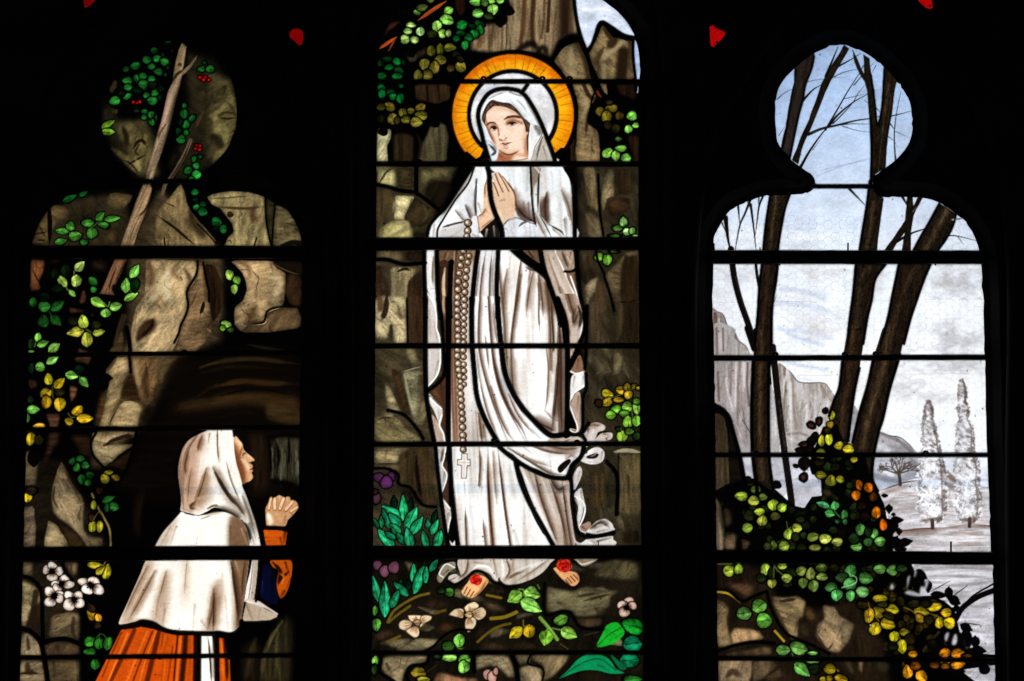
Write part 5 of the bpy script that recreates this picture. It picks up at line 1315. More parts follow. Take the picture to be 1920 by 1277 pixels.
    F('528,-40 685,-40 733,90 743,150 733,240 700,360 684,400 662,450 636,478 632,402 630,352 605,230 570,120', (204, 186, 174), 'w', tg='robe', sm=0, clip=True)
    SL('80 .8 .9 110 80 62; 620,-20 660,110 690,60\n50 .8 .8 80 56 43; 660,90 665,190 700,100\n30 .9 .6 56 38 30; 700,60 722,150 700,250\n40 .6 .9 150 118 98; 560,60 600,150 640,300\n50 .5 .9 222 208 196; 640,210 670,330\n40 .7 .8 140 104 82; 640,400 660,440'); noclip()
    S('686,-40 734,98 738,180 702,350', 12, (250, 248, 246), 1, .3, 0)
    F('710,450 742,540 748,592 640,592 658,540', (150, 114, 92), 'w', clip=True); SL('40 .7 .8 90 62 46; 700,480 690,560'); noclip()
    F('656,608 752,598 755,692 682,742 640,810 636,700', (238, 235, 232), 'w', tg='robe', clip=True); SL('40 .6 .8 170 144 126; 740,620 730,690\n24 .7 .7 130 100 84; 670,620 655,700'); noclip()
    F('682,750 717,772 723,1000 692,1065 680,962 638,850', (190, 168, 152), 'w', tg='robe', clip=True); SL('40 .7 .8 110 82 66; 700,780 690,900\n20 .7 .7 90 64 50; 715,850 712,980'); noclip()
    SL('11 1 .3 250 249 246 0; 636,580 680,598 740,585\n11 1 .3 250 249 246 0; 755,640 748,694 690,735 650,775 632,845 660,930 690,1010 688,1060 655,1062 628,1042\n12 .9 .5 200 180 164 0; 640,1040 680,1050')
    F('733,1085 755,1030 800,1000 852,988 913,1018 903,1050 852,1072 832,1160 783,1160', (222, 213, 208), 'w', tg='sash', clip=True); SL('50 .8 .8 140 108 92; 760,1040 800,1010 880,1010\n30 .8 .6 60 42 34; 780,1040 770,1100\n40 .5 .8 250 250 248; 820,1050 800,1120'); noclip()
    F('856,1082 962,1070 968,1112 930,1132 845,1150', (218, 206, 199), 'w', tg='sash', clip=True); SL('30 .8 .6 90 66 54; 900,1080 950,1090\n20 .7 .6 80 56 46; 920,1115 960,1100'); noclip()
    S('838,1112 880,1068 955,1062', 16, (16, 11, 9), 1, .2)
    F('480,1112 560,1100 690,1098 735,1160 470,1160', (204, 188, 178), 'w', tg='sash', clip=True); SL('20 .8 .6 80 58 46; 590,1145 660,1105\n30 .6 .8 244 242 238; 630,1115 700,1110\n30 .6 .8 140 112 96; 500,1120 560,1140'); noclip()
    T(920, 800)
    F('716,266 760,213 800,178 852,163 893,183 909,220 894,272 850,298 778,297', (240, 238, 236), 'w', tg='sash', clip=True); SL('30 .7 .7 120 94 80; 890,200 880,270\n30 .5 .8 190 170 158; 780,280 860,290'); noclip()
    F('766,237 830,213 863,222 838,252 778,255', (34, 25, 21)); S('790,240 830,225 850,200', 12, (150, 126, 112), .9, .4)
    # sweeping fold
    F('100,140 735,140 743,180 702,250 662,302 624,332 602,382 560,397 478,387 380,342 280,302 180,222', (244, 242, 239), 'w', tg='robe', clip=True)
    SL('''34 .85 .8 112 86 72; 140,170 300,268 470,368 590,385
40 .85 .8 118 88 72; 320,150 480,200 640,215
80 .8 .9 128 100 86; 450,150 600,180 720,165
30 .7 .8 90 66 56; 640,230 600,260
30 .6 .8 160 136 122; 200,190 340,270 480,320
50 .7 .9 250 249 247; 150,160 350,245 560,262
40 .6 .9 250 249 247; 380,300 520,340
50 .7 .8 150 124 110; 650,230 690,250
20 .6 .7 120 92 78; 250,150 330,220'''); noclip()
    F('628,258 640,280 600,330 560,368 535,352 540,320 580,282', (22, 16, 13)); S('600,300 570,345', 8, (140, 116, 104), .8, .4)
    T(690, 800)
    F('664,165 1000,165 1062,190 1160,262 1192,380 1232,500 1279,620 1330,740 1392,850 1450,960 733,960 713,860 688,650 678,480', (251, 250, 247), 'w', tg='robe', clip=True)
    SL('''36 .85 .8 120 88 72 0; 888,160 896,300 886,470
60 .85 .9 140 100 78 0; 958,170 960,400 970,640 992,970
26 .9 .7 78 52 40 0; 950,300 962,500 975,700 1000,970
36 .85 .8 110 78 62 0; 1035,170 1060,380 1090,640 1138,970
16 .8 .6 80 56 44 0; 1060,400 1096,640 1140,970
30 .85 .8 108 80 64 0; 775,640 780,760 788,970
44 .8 .8 132 102 86 0; 918,740 940,940 942,970
14 .6 .6 150 126 110; 770,440 776,630
40 .7 .8 180 158 144 0; 690,480 705,700 730,960
50 .7 .8 186 166 152; 690,180 690,320
70 .6 .9 190 172 160; 1160,830 1215,970
50 .5 .9 204 190 180; 1130,300 1150,460 1180,600
40 .6 .9 150 120 104; 1000,200 1010,400 1030,620
60 .5 1 208 194 184; 820,640 850,900
30 .5 .8 170 144 128; 910,480 905,560'''); noclip()
    F('232,310 340,350 455,405 622,432 632,600 657,800 668,960 510,960 440,830 370,690 300,520 258,400'.replace(' ', ' '), (1, 1, 1), a=0)
    T(920, 800)
    F('232,310 340,350 455,405 622,432 632,600 657,800 668,960 510,960 440,830 370,690 300,520 258,400', (200, 182, 170), 'w', tg='robe', clip=True)
    SL('''40 .85 .8 98 70 56; 350,360 400,560 470,760 545,960
60 .85 .8 108 80 66 0; 460,410 520,560 575,760 605,960
36 .85 .8 86 60 48 0; 570,430 600,650 645,960
50 .8 .9 70 48 38; 480,420 540,500 600,470
54 .8 .8 250 248 246; 248,330 340,560 470,850 560,960
30 .6 .8 226 214 206; 400,390 460,560 540,780
24 .7 .8 150 122 106; 300,350 380,560
40 .6 .8 190 170 156; 610,620 640,860
24 .7 .8 230 220 212; 545,700 600,940'''); noclip()
    # lower right ribbon
    F('657,400 700,320 727,340 722,400 668,505', (226, 220, 217), 'w', tg='robe', clip=True); SL('30 .7 .7 140 116 104; 710,360 690,440'); noclip()
    F('663,550 720,488 737,540 747,590 758,650 746,722 705,802 688,730 698,640', (226, 221, 217), 'w', tg='robe', clip=True); SL('40 .7 .7 150 126 112; 720,510 735,600\n24 .8 .6 60 42 34; 670,560 700,620'); noclip()
    SL('9 1 .3 250 249 247 0; 663,550 728,592 755,650 742,722 705,802\n6 .9 .3 60 44 36 0; 745,640 735,700 712,770')
    F('705,800 782,758 802,790 792,832 760,848 720,832', (164, 134, 116), 'w', clip=True); SL('30 .8 .6 60 42 34; 730,800 770,830'); noclip()
    S('705,802 722,832 762,848', 8, (240, 238, 235), .9, .3, 0)
    F('798,802 850,753 912,737 963,768 979,800 974,832 758,864', (226, 221, 218), 'w', tg='robe', clip=True); SL('40 .85 .7 70 52 44; 800,810 880,765 945,800\n20 .7 .6 90 70 60; 850,840 960,815\n26 .6 .7 250 250 250; 850,790 920,770'); noclip()
    F('656,868 682,912 722,927 772,898 772,960 700,960', (232, 229, 226), 'w', tg='robe'); F('776,900 960,873 978,900 1005,928 960,955 785,955', (228, 222, 217), 'w', tg='robe', clip=True); SL('24 .9 .5 50 36 30; 850,915 960,888\n20 .7 .6 110 86 74; 800,910 860,940'); noclip()
    # rippling left edge of the mantle
    T(690, 800)
    F('543,160 624,160 606,260 592,312 565,285 545,240', (212, 208, 206), 'w', tg='robe', clip=True); SL('30 .8 .7 110 84 68; 600,180 590,240 580,290\n20 .6 .7 130 104 88; 560,180 580,220'); noclip()
    F('596,318 640,300 640,640 610,590 583,552 622,440 628,375', (84, 58, 44), 'w')
    F('551,300 592,310 628,372 622,432 592,520 579,562 565,430', (206, 203, 201), 'w', tg='robe', clip=True); SL('36 .8 .7 130 104 90; 612,360 600,440\n24 .6 .7 160 140 128; 565,320 580,420'); noclip()
    F('583,555 612,592 654,652 664,720 642,800 637,890 690,962 640,962 620,860 603,700', (206, 196, 188), 'w', tg='robe', clip=True); SL('30 .8 .7 130 102 86; 640,690 630,760\n24 .8 .7 120 94 78; 630,880 660,950\n30 .5 .8 240 238 236; 620,700 632,880'); noclip()
    SL('10 1 .3 250 249 246 0; 620,160 606,255 592,312 628,375 621,440 583,552 613,600 656,655\n10 1 .3 250 249 246 0; 660,722 641,808 637,890 688,958')
    # hem and feet
    T(690, 977)
    F('556,430 590,378 640,333 692,328 694,372 650,402 612,452 580,492 553,470', (156, 144, 124), 'w', tg='robe', clip=True); SL('30 .8 .6 50 38 28; 640,390 600,430'); noclip()
    SL('10 1 .3 240 236 228 0; 692,372 622,344 570,418 600,450')
    F('742,290 1164,290 1475,290 1452,340 1402,402 1330,452 1260,482 1180,507 1100,507 1066,480 1042,450 1034,483 1000,462 968,420 900,393 850,393 802,442 740,484 680,498 642,471 650,438 700,423 742,440', (212, 200, 188), 'w', tg='robe', clip=True)
    SL('''26 .8 .7 120 92 76; 800,300 785,400 720,465
30 .8 .7 246 244 240; 830,395 880,358 960,372 1030,470
50 .7 .8 156 130 112; 850,330 970,350
34 .8 .8 116 88 70; 1000,300 1030,440
24 .8 .7 122 94 76; 1105,300 1130,400 1085,480
30 .8 .7 240 236 230; 1070,310 1080,420 1060,470
34 .7 .8 140 114 98; 1160,300 1150,390
26 .8 .6 104 78 62; 1290,370 1150,440 1100,480
40 .6 .8 240 236 230; 1400,320 1250,380 1160,410
30 .6 .8 160 138 122; 1440,310 1300,410 1180,480
20 .8 .6 100 76 62; 660,470 720,440
30 .6 .8 238 234 230; 760,310 760,420'''); noclip()
    F('752,540 790,498 830,448 900,436 952,458 957,492 922,542 882,582 832,613 790,603 752,582', (236, 184, 130), name='foot', tg='foot', clip=True)
    SL('50 .6 .9 170 106 62; 940,480 900,560 840,600\n9 .85 .3 96 50 28 0; 792,528 766,580\n9 .85 .3 96 50 28 0; 818,546 788,598\n9 .85 .3 96 50 28 0; 846,562 814,608\n12 .8 .3 96 50 28 0; 770,512 752,548\n30 .6 .8 250 216 172; 860,520 890,500\n8 .7 .4 140 84 50; 760,560 830,600'); noclip()
    def rose(cx, cy, r):
        R_ = np.random.RandomState(int(cx)); W_ = lambda a, q: [(cx + r * q * math.cos(a)) * CUR[2] + CUR[0], (cy + r * q * .92 * math.sin(a)) * CUR[2] + CUR[1]]
        F([W_(a, .92 + .12 * math.sin(a * 5 + cx)) for a in np.linspace(0, 6.1, 22)], (192, 36, 28), 'w', name='rose')
        for q, n, w, c in ((.82, 6, .34, (226, 88, 60)), (.8, 7, .2, (232, 60, 40)), (.52, 5, .26, (240, 64, 46)), (.25, 3, .3, (226, 22, 22))):
            for k in range(n):
                a = k * 6.283 / n + R_.rand(); S([W_(a - .35, q + .06 * R_.randn()), W_(a, q + .06), W_(a + .4, q + .05 * R_.randn())], r * w, c, .8, .7)
        for q, n, w in ((.66, 6, .12), (.4, 4, .14), (.92, 4, .1)):
            for k in range(n):
                a = k * 6.283 / n + 2 * R_.rand(); S([W_(a - .4, q), W_(a, q - .1), W_(a + .45, q + .08)], r * w, (98, 6, 8), .9, .3)
    rose(862, 470, 50)
    T(920, 977)
    F('668,293 852,288 822,330 742,362 700,332', (156, 142, 122), 'w', tg='robe', clip=True); SL('14 .9 .4 220 210 192; 680,300 730,345 830,315'); noclip()
    F('502,378 540,368 560,400 640,400 692,420 708,470 692,502 660,520 620,502 560,452 516,400', (230, 172, 120), name='foot', tg='foot', clip=True)
    SL('9 .85 .3 92 48 28 0; 612,452 648,494\n9 .85 .3 92 48 28 0; 636,440 674,482\n9 .85 .3 92 48 28 0; 660,428 696,466\n12 .8 .3 92 48 28 0; 600,470 628,506\n40 .5 .8 246 206 160; 560,430 610,470\n30 .6 .8 160 98 58; 690,430 700,480'); noclip()
    rose(585, 355, 60)
    T(690, 977)
    SL('''27.0 .95 .5 118 98 30 0; 158,805 205,720 300,650 400,600 485,578
27.0 .95 .5 110 90 26 0; 165,808 240,745 335,678
29.700000000000003 .95 .5 96 76 24 0; 538,738 615,712
27.0 .95 .5 128 106 28 0; 948,590 1062,614
37.800000000000004 .95 .5 146 122 32 0; 982,778 1090,766 1185,728
27.0 .95 .5 112 92 26 0; 875,965 960,890 1050,840 1135,818
27.0 .95 .5 110 88 24 0; 155,965 255,918
18 .9 .4 96 80 24; 475,1205 545,1148''')
    OL('58 715 20 38 0 84 150 54/68 825 34 49 0 112 182 76/58 1115 26 37 0 142 204 92/50 1185 20 38 0 48 82 34/648 568 39 33 0 70 126 48/585 552 30 24 0 34 62 25/405 1210 58 41 0 164 146 44/440 1265 50 22 0 172 154 48/728 955 42 53 0 136 198 86/640 1000 48 41 0 54 88 36/650 1093 62 27 0 152 214 98/770 1105 46 41 0 130 194 82/765 1165 44 49 0 142 204 94/550 1085 30 18 0 36 60 26')
    for pts, c in (('318,752 370,750 425,756 418,790 395,815 345,800 325,775', (398, 800)), ('425,758 465,750 508,762 500,790 462,812 440,830 415,850 412,800', (405, 815)), ('245,825 260,800 300,786 345,800 350,830 330,860 290,872 252,855', (375, 822)), ('300,875 345,850 380,838 400,850 410,890 400,920 370,930 330,905', (388, 830)),
                   ('766,690 800,660 850,645 882,668 880,690 850,705 830,728 795,735 775,712', (810, 735)), ('830,725 880,695 915,690 942,720 935,760 890,790 850,775', (825, 745)), ('645,745 690,705 740,697 765,715 762,760 750,775 700,765 665,755', (780, 745)), ('775,800 790,775 830,765 862,785 860,830 830,870 800,888 775,850', (806, 765))):
        F(pts, (226, 202, 170), 'w', name='petal', clip=True)
        m_ = P(pts).mean(0); cc = P('%d,%d' % c)[0]; e = m_ - cc
        for d in (-.5, -.15, .25, .6): S([cc + .1 * e, cc + .5 * e + np.array([-e[1], e[0]]) * d * .5, cc + 1.2 * e + np.array([-e[1], e[0]]) * d * .9], 14 if abs(d) > .3 else 9, (150, 112, 80), .75, .7)
        S([cc - .1 * e, cc + .35 * e], 46, (120, 82, 54), .6, .9); noclip()
        q = P(pts); S(np.concatenate([q, q[:1]]), 7, (60, 40, 26), .8, .3, 0)
    OL('955 1225 36 41 0 190 146 134/992 1245 35 50 0 204 160 146/1020 1200 20 31 0 182 136 124', style='petal', name='petal', rim=.7)
    OL('392 812 27 23 0 200 160 116/805 748 28 24 0 206 176 130', name='petal', rim=.5)
    SL('5 .9 .2 60 40 24; 392,812 350,770\n5 .9 .2 60 40 24; 392,812 430,770\n5 .9 .2 60 40 24; 392,815 330,830\n5 .9 .2 60 40 24; 400,820 390,870\n5 .9 .2 60 40 24; 805,745 760,735\n5 .9 .2 60 40 24; 805,745 830,705\n5 .9 .2 60 40 24; 810,750 800,800\n5 .9 .2 60 40 24; 815,748 860,745')
    SL('6 .9 .2 110 160 66; 700,1000 735,1020 770,1010')
    T(920, 977)
    OL('308 880 46 52 0 200 168 40/560 790 58 39 -20 108 156 60/1140 840 86 58 20 28 150 50/1130 980 72 60 0 18 124 88/1110 1110 74 58 0 18 138 92/1130 1262 72 27 0 46 128 48')
    LL('250 850 150 935 92 194 164 40/248 572 135 642 108 144 200 86/268 560 398 600 112 150 204 96/240 630 408 722 106 156 212 104/452 872 428 995 118 134 186 62/562 862 688 928 104 144 204 86')
    F('848,1002 890,900 930,830 1002,808 1042,840 1068,892 1022,952 940,992', (34, 176, 52), name='leaf', clip=True)
    SL('9 .8 .4 14 90 26 0; 850,1000 940,910 1040,850\n9 .6 .5 16 96 28; 920,930 930,860\n9 .6 .5 16 96 28; 970,890 1010,920\n50 .5 .9 60 206 80; 900,940 960,880\n40 .5 .8 20 110 34; 1000,930 1050,890\n30 .4 .8 70 210 90; 980,960 1020,930'); noclip()
    F('550,1255 620,1188 700,1100 790,1062 880,1068 952,1110 1002,1180 1065,1212 960,1218 850,1192 740,1192 640,1222', (18, 142, 92), name='leaf', clip=True)
    SL('9 .8 .4 6 70 44 0; 560,1250 700,1150 860,1100 1000,1190\n50 .6 .9 30 176 118; 700,1120 800,1080\n40 .6 .8 8 84 54; 860,1150 960,1200\n9 .6 .4 40 190 130; 780,1075 800,1180\n9 .6 .4 8 80 52; 700,1110 720,1180\n30 .5 .8 10 90 60; 900,1090 940,1140'); noclip()
    F('950,1058 1000,1098 1085,1170 1032,1182', (14, 104, 68), name='leaf')
    PCTR[0] = Q([[1085, 690]]); OL('1105 640 39 33 0 204 174 160/1130 675 37 29 20 198 168 154/1048 668 40 29 -20 206 176 162/1066 726 43 39 0 202 172 156', style='petal', name='petal', rim=.7); PCTR[0] = None
    S('395,772 470,860 532,945', 28, (110, 150, 60), 1, .3, 0)
    SL('10 .9 .3 110 150 60 0; 490,855 560,870\n10 .9 .3 110 150 60 0; 450,860 450,890\n9 .8 .3 160 190 100; 410,780 480,865 525,930\n18 .95 .4 120 98 26; 742,912 862,886\n22 .95 .4 140 116 30; 553,978 618,1022\n10 .9 .3 120 110 50 0; 260,790 265,840 300,830\n12 .9 .3 120 160 70 0; 225,545 262,550 270,600 330,650\n10 .8 .3 110 150 66 0; 375,510 390,540')
    # --- rosary
    FOLD[0] = False
    T(690, 280)
    for q in ((798, 588, 28), (796, 650, 26), (790, 694, 24), (762, 812, 24), (748, 868, 23), (808, 852, 22), (740, 926, 24), (797, 902, 23), (729, 990, 23), (788, 966, 24), (722, 1056, 25), (782, 1024, 24), (718, 1120, 26), (777, 1082, 24), (716, 1182, 25), (774, 1140, 24), (714, 1232, 24), (772, 1197, 23), (770, 1250, 24)): bead(*q)
    T(690, 560)
    for q in ((714, 38, 25), (770, 8, 24), (771, 58, 24), (714, 92, 25), (770, 105, 23), (714, 144, 25), (767, 157, 22), (717, 197, 25), (766, 207, 22), (720, 248, 25), (766, 257, 21), (720, 302, 27), (766, 305, 20), (723, 345, 24), (764, 352, 22), (716, 408, 25), (760, 412, 24), (715, 458, 26), (763, 466, 22), (722, 520, 27), (765, 526, 21), (724, 570, 25), (766, 577, 22), (734, 618, 25), (768, 630, 20), (739, 663, 21), (768, 685, 19), (740, 706, 24), (741, 760, 24), (744, 808, 24), (747, 860, 24), (751, 914, 24), (755, 965, 25), (755, 1026, 26), (758, 1092, 27), (760, 1135, 24)): bead(*q)
    T(690, 800)
    bead(760, 183, 24)
    S('770,240 800,300 815,330', 40, (190, 168, 150), .7, .8)
    F('745,214 795,214 795,258 818,261 819,313 794,315 788,415 742,415 745,312 711,308 711,261 745,258', (96, 74, 60), sm=0, name='cross')
    F('751,220 789,220 789,264 812,267 813,307 788,309 782,409 748,409 751,306 717,302 717,267 751,264', (240, 234, 228), sm=0)
    SL('6 .8 .3 190 170 156 0; 768,230 765,400\n6 .8 .3 190 170 156 0; 722,286 808,288')
    # --- leads
    T(0, 0, 1, 1)
    LEAD(circ(118.5)[np.r_[9 - 36:46 - 36 + 0]] if False else np.array([[962 + 118 * math.cos(t), 215.5 + 118 * math.sin(t)] for t in np.linspace(-3.92, .72, 60)]), 7.5)
    LEAD(np.array([[961.5 + 82.2 * math.cos(t), 215.5 + 82.2 * math.sin(t)] for t in np.linspace(-3.9, .62, 50)]), 7.5)
    T(870, 150, 180, 1277)
    LEAD('845,60 805,120 768,165', 7.5, 0)
    LEAD('345,1100 300,960 262,830 232,700 200,580 188,470 205,370 262,260 330,180 430,130 540,116 640,124 740,150 820,215 880,300 945,410 1010,540 1062,660 1115,800 1165,930 1215,1090', 8)
    T(860, 300, 150, 1277)
    LEAD('455,90 488,230 492,400 520,640 575,830 640,980 685,1100 700,1290', 9.5)
    T(920, 0)
    LEAD('662,-80 672,60 695,200 730,320 765,410 795,520 825,610 860,690 925,790', 6.5)
    LEAD('765,405 805,360 835,280 858,205 892,175 960,212 1060,278 1150,300', 6)
    LEAD('692,325 640,340 560,385 495,480', 6); LEAD('1138,300 1138,460 1158,640 1160,720', 5)
    LEAD('850,690 800,840 860,1000 880,1180', 3)
    T(690, 280)
    LEAD('838,140 776,235 716,325 624,465 545,545 492,615 474,700', 5); LEAD('60,280 160,298 260,330 370,345 440,385 560,480', 7)
    LEAD('385,140 385,345', 8); LEAD('50,880 150,880 270,915 360,915 450,905', 7)
    LEAD('450,800 450,1000 458,1200 460,1340', 8); LEAD('548,800 552,1000 560,1200 580,1340', 8.5); LEAD('880,800 858,950 840,1120 825,1340', 9)
    LEAD('1040,800 1030,1000 1028,1150 1035,1340', 8.5); LEAD('665,900 655,1100 655,1340', 9)
    T(690, 560)
    LEAD('460,0 458,360 462,700 475,850 500,1000 530,1150', 8.5); LEAD('560,0 585,150 600,400 610,560 600,620 540,690 480,730', 7); LEAD('640,0 640,560 640,1160', 9)
    LEAD('828,0 830,340 850,600 870,780 920,930 985,1060 1040,1150', 9.5); LEAD('1032,0 1045,200 1065,400 1090,580 1150,740 1240,880 1330,980 1400,1050 1470,1092 1600,1082', 10)
    LEAD('310,0 318,350', 3); LEAD('160,890 290,930 400,1050 440,1120', 6)
    T(920, 280)
    LEAD('170,800 260,880 350,945 430,1000', 9); LEAD('395,800 425,950 480,1110 530,1260 560,1400', 9.5); LEAD('666,290 670,500 672,700 690,950 710,1150 740,1270', 8); LEAD('590,975 640,975 685,962', 4)
    LEAD('858,200 870,480 900,690', 4); LEAD('910,1000 860,900 840,810', 4); LEAD('905,1010 950,1150 985,1290', 4)
    T(920, 560)
    LEAD('535,0 590,150 610,300 612,600 610,1000 600,1090', 9.5); LEAD('745,100 748,250 700,370 660,470', 7); LEAD('770,60 762,380 752,560', 6); LEAD('760,600 762,720 735,790 735,1000 725,1070', 6); LEAD('600,1085 720,1080 780,1000', 6); LEAD('735,1090 760,1130', 5)
    T(920, 800)
    LEAD('20,110 100,190 210,275 330,345 460,398 560,412 620,400 650,310 720,240 745,150', 8.5); LEAD('200,290 235,430 300,590 400,770 505,960', 8.5); LEAD('640,330 648,520 670,700 690,830 760,878 870,872 980,850', 7)
    LEAD('765,855 860,868 985,835', 4); LEAD('925,280 1010,400 1005,700', 7)
    T(690, 800)
    LEAD('650,165 665,480 685,680 705,850 720,970', 9); LEAD('540,165 560,380 590,620 625,860 650,970', 7)
    LEAD('40,335 150,335 240,380 245,460 340,490 430,620 540,640', 5)
    T(690, 977)
    LEAD('640,480 700,505 790,450 850,400 920,410 990,480 1060,500 1110,520 1200,515', 5); LEAD('110,1070 95,1200 180,1260 250,1310', 6); LEAD('490,1060 460,1140 340,1160 310,1230 330,1300', 6); LEAD('840,1060 850,1200', 7); LEAD('1130,1040 1180,1150 1200,1300', 8); LEAD('440,1040 520,1000 600,920 700,870 830,870', 4)
    T(920, 977)
    LEAD('430,500 430,740 560,720 640,740 720,850 900,860', 5); LEAD('320,1060 300,1140 420,1180 400,1320', 3)
    BAR(694, 153, 1204, 152.5, 9); BAR(696, 307.5, 1204, 307.5, 10); BAR(696, 457.5, 1204, 456.5, 24.5, True); BAR(694, 648.5, 1204, 648.5, 10); BAR(692, 833, 1206, 832, 9.5)
    BAR(690, 1036, 1208, 1035, 25.5, True); BAR(688, 1224, 1212, 1223.5, 8.5)
# ------------------------------------------------------------------ right light: bare trees against a winter sky, shrubs below
def paint_right():
    WIN[0] = 'right'
    T(0, 0, 1, 1)
    bb = (int(1320 / CS), int(1880 / CS), 0, GH)
    X, Y = XY(bb); one = np.ones(X.shape, np.float32)
    # sky glass: blue above, milk white below, with grey brushed cloud
    ys = np.array([60, 200, 340, 420, 500, 620, 720, 900, 1330]); cols = np.array([[160, 182, 218], [180, 200, 231], [206, 219, 240], [218, 227, 242], [236, 241, 248], [244, 247, 252], [250, 251, 253], [246, 248, 252], [218, 216, 222]], float)
    sky = np.stack([np.interp(Y, ys, cols[:, k]) for k in range(3)], -1)
    n1 = .6 * vn(X / 60, Y / 26, 3) + .25 * vn(X / 20, Y / 9, 5) + .15 * vn(X / 7, Y / 3, 9)
    g = GRAIN[bb[2]:bb[3], bb[0]:bb[1]]
    sky = sky * (1 + .035 * (g - .5))[..., None] * (1 - .06 * np.clip((.5 - n1) * 3, 0, 1))[..., None]
    IMG[bb[2]:bb[3], bb[0]:bb[1]] = np.clip(sky / 255, 0, 1)
    tag('sky', one, bb)
    def cloud(x, y, rx, ry, col, a, sd):
        b = (int((x - rx * 1.3) / CS), int((x + rx * 1.3) / CS), int((y - ry * 1.3 + OY) / CS), int((y + ry * 1.3 + OY) / CS))
        b = (max(b[0], 0), min(b[1], GW), max(b[2], 0), min(b[3], GH)); Xc, Yc = XY(b)
        r = np.hypot((Xc - x) / rx, (Yc - y) / ry)
        n = .5 * vn(Xc / 16, Yc / 9, sd) + .3 * vn(Xc / 6, Yc / 3.4, sd + 2) + .2 * GRAIN[b[2]:b[3], b[0]:b[1]]
        lay(np.clip((1.15 - r + (n - .5) * 1.5), 0, 1).astype(np.float32) * np.clip(.35 + n, 0, 1).astype(np.float32), b, col, a)
    for q in ((1400, 440, 60, 24, (246, 247, 250), .8, 1), (1520, 440, 60, 16, (248, 248, 250), .8, 2), (1500, 410, 60, 30, (196, 206, 226), .5, 3), (1580, 420, 50, 40, (200, 212, 232), .7, 4),
              (1380, 520, 40, 22, (190, 186, 190), .7, 5), (1540, 512, 70, 18, (196, 192, 194), .75, 6), (1500, 560, 46, 20, (206, 204, 208), .6, 7), (1530, 620, 50, 30, (196, 192, 194), .7, 8), (1360, 570, 30, 40, (216, 214, 218), .6, 12),
              (1640, 520, 24, 40, (186, 184, 188), .75, 9), (1780, 530, 70, 36, (172, 170, 174), .85, 10), (1800, 500, 60, 16, (200, 198, 200), .7, 14), (1790, 640, 56, 36, (174, 172, 178), .85, 11), (1790, 685, 80, 20, (176, 174, 180), .85, 13), (1700, 730, 40, 22, (190, 188, 194), .7, 15), (1690, 690, 40, 18, (200, 200, 206), .6, 17), (1770, 745, 36, 12, (190, 188, 194), .7, 16), (1740, 430, 60, 40, (206, 212, 228), .5, 18), (1700, 655, 36, 20, (206, 206, 212), .6, 19)):
        cloud(*q[:4], tuple(min(250, c + 10) for c in q[4]), q[5] * .8, q[6])
    T(1320, 340)
    SL('70 .7 .9 206 214 230 0; 620,860 760,870 960,930\n70 .7 .9 208 216 232 0; 560,970 760,980 980,1030\n60 .7 .9 210 218 234 0; 640,1180 800,1200 1000,1250\n50 .6 .9 204 214 232; 620,350 760,380 900,380')
    T(1320, 620)
    SL('60 .7 .9 200 210 230 0; 600,-20 760,60 940,110\n60 .7 .9 204 214 232 0; 640,250 800,280 980,310\n50 .7 .9 206 214 232; 720,380 900,400')
    T(1430, 70)
    SL('6 .3 .5 110 120 150 0; 430,1110 600,1040 760,990 860,970\n6 .3 .5 110 120 150 0; 470,1060 640,1020 800,985\n4 .4 .4 80 90 120; 410,270 450,250 440,275\n4 .35 .4 90 100 130; 540,270 570,250\n3 .4 .3 90 100 130; 420,300 470,290\n20 .3 .8 140 152 184; 690,575 760,560 820,570')
    # --- cliffs, hill, fields
    T(1320, 340)
    F('60,1025 110,1040 152,1060 192,1158 242,1190 268,1300 60,1300', (168, 158, 156), 'k', tg='cliff')
    SL('40 .8 .6 110 84 72 0; 90,1060 95,1300\n30 .7 .7 140 122 112 0; 135,1080 150,1290\n30 .7 .8 120 102 94 0; 200,1180 190,1290\n20 .6 .8 226 222 222 0; 120,1100 125,1290\n8 .9 .3 70 56 52; 70,1028 150,1062 190,1158 240,1190 265,1285')
    T(1320, 620)
    F('60,-20 240,-20 250,60 332,120 372,195 385,245 385,975 270,975 230,800 192,640 60,560', (190, 183, 183), 'k', tg='cliff')
    F('512,380 552,480 582,700 602,1000 512,1000', (190, 184, 186), 'k', tg='cliff')
    F('592,262 680,320 762,411 945,415 1000,460 1040,522 1010,600 1010,700 1010,1290 640,1290 620,700 598,450', (198, 191, 192), 'k', tg='cliff', clip=True)
    SL('''30 .8 .8 118 104 98 0; 640,300 650,450 640,620
40 .7 .9 140 126 120 0; 700,340 715,560 735,780
30 .7 .8 120 108 102 0; 655,480 640,640 660,800
30 .6 .8 150 138 134 0; 790,560 770,680 780,780
40 .7 .8 140 128 126; 850,570 860,660 840,720
40 .6 .8 130 118 114; 930,430 960,500 950,560
60 .6 .9 150 138 136; 1000,480 980,620
40 .6 .9 236 234 236 0; 690,420 690,700
60 .6 .9 240 238 240; 820,600 820,740
60 .7 .9 236 234 236; 860,520 900,540
26 .6 .7 130 116 112; 640,830 760,820 860,850
40 .6 .9 150 138 140; 720,900 860,960
60 .5 .9 236 234 238; 680,860 780,900
14 .7 .6 110 98 96; 900,430 905,520''')
    noclip()
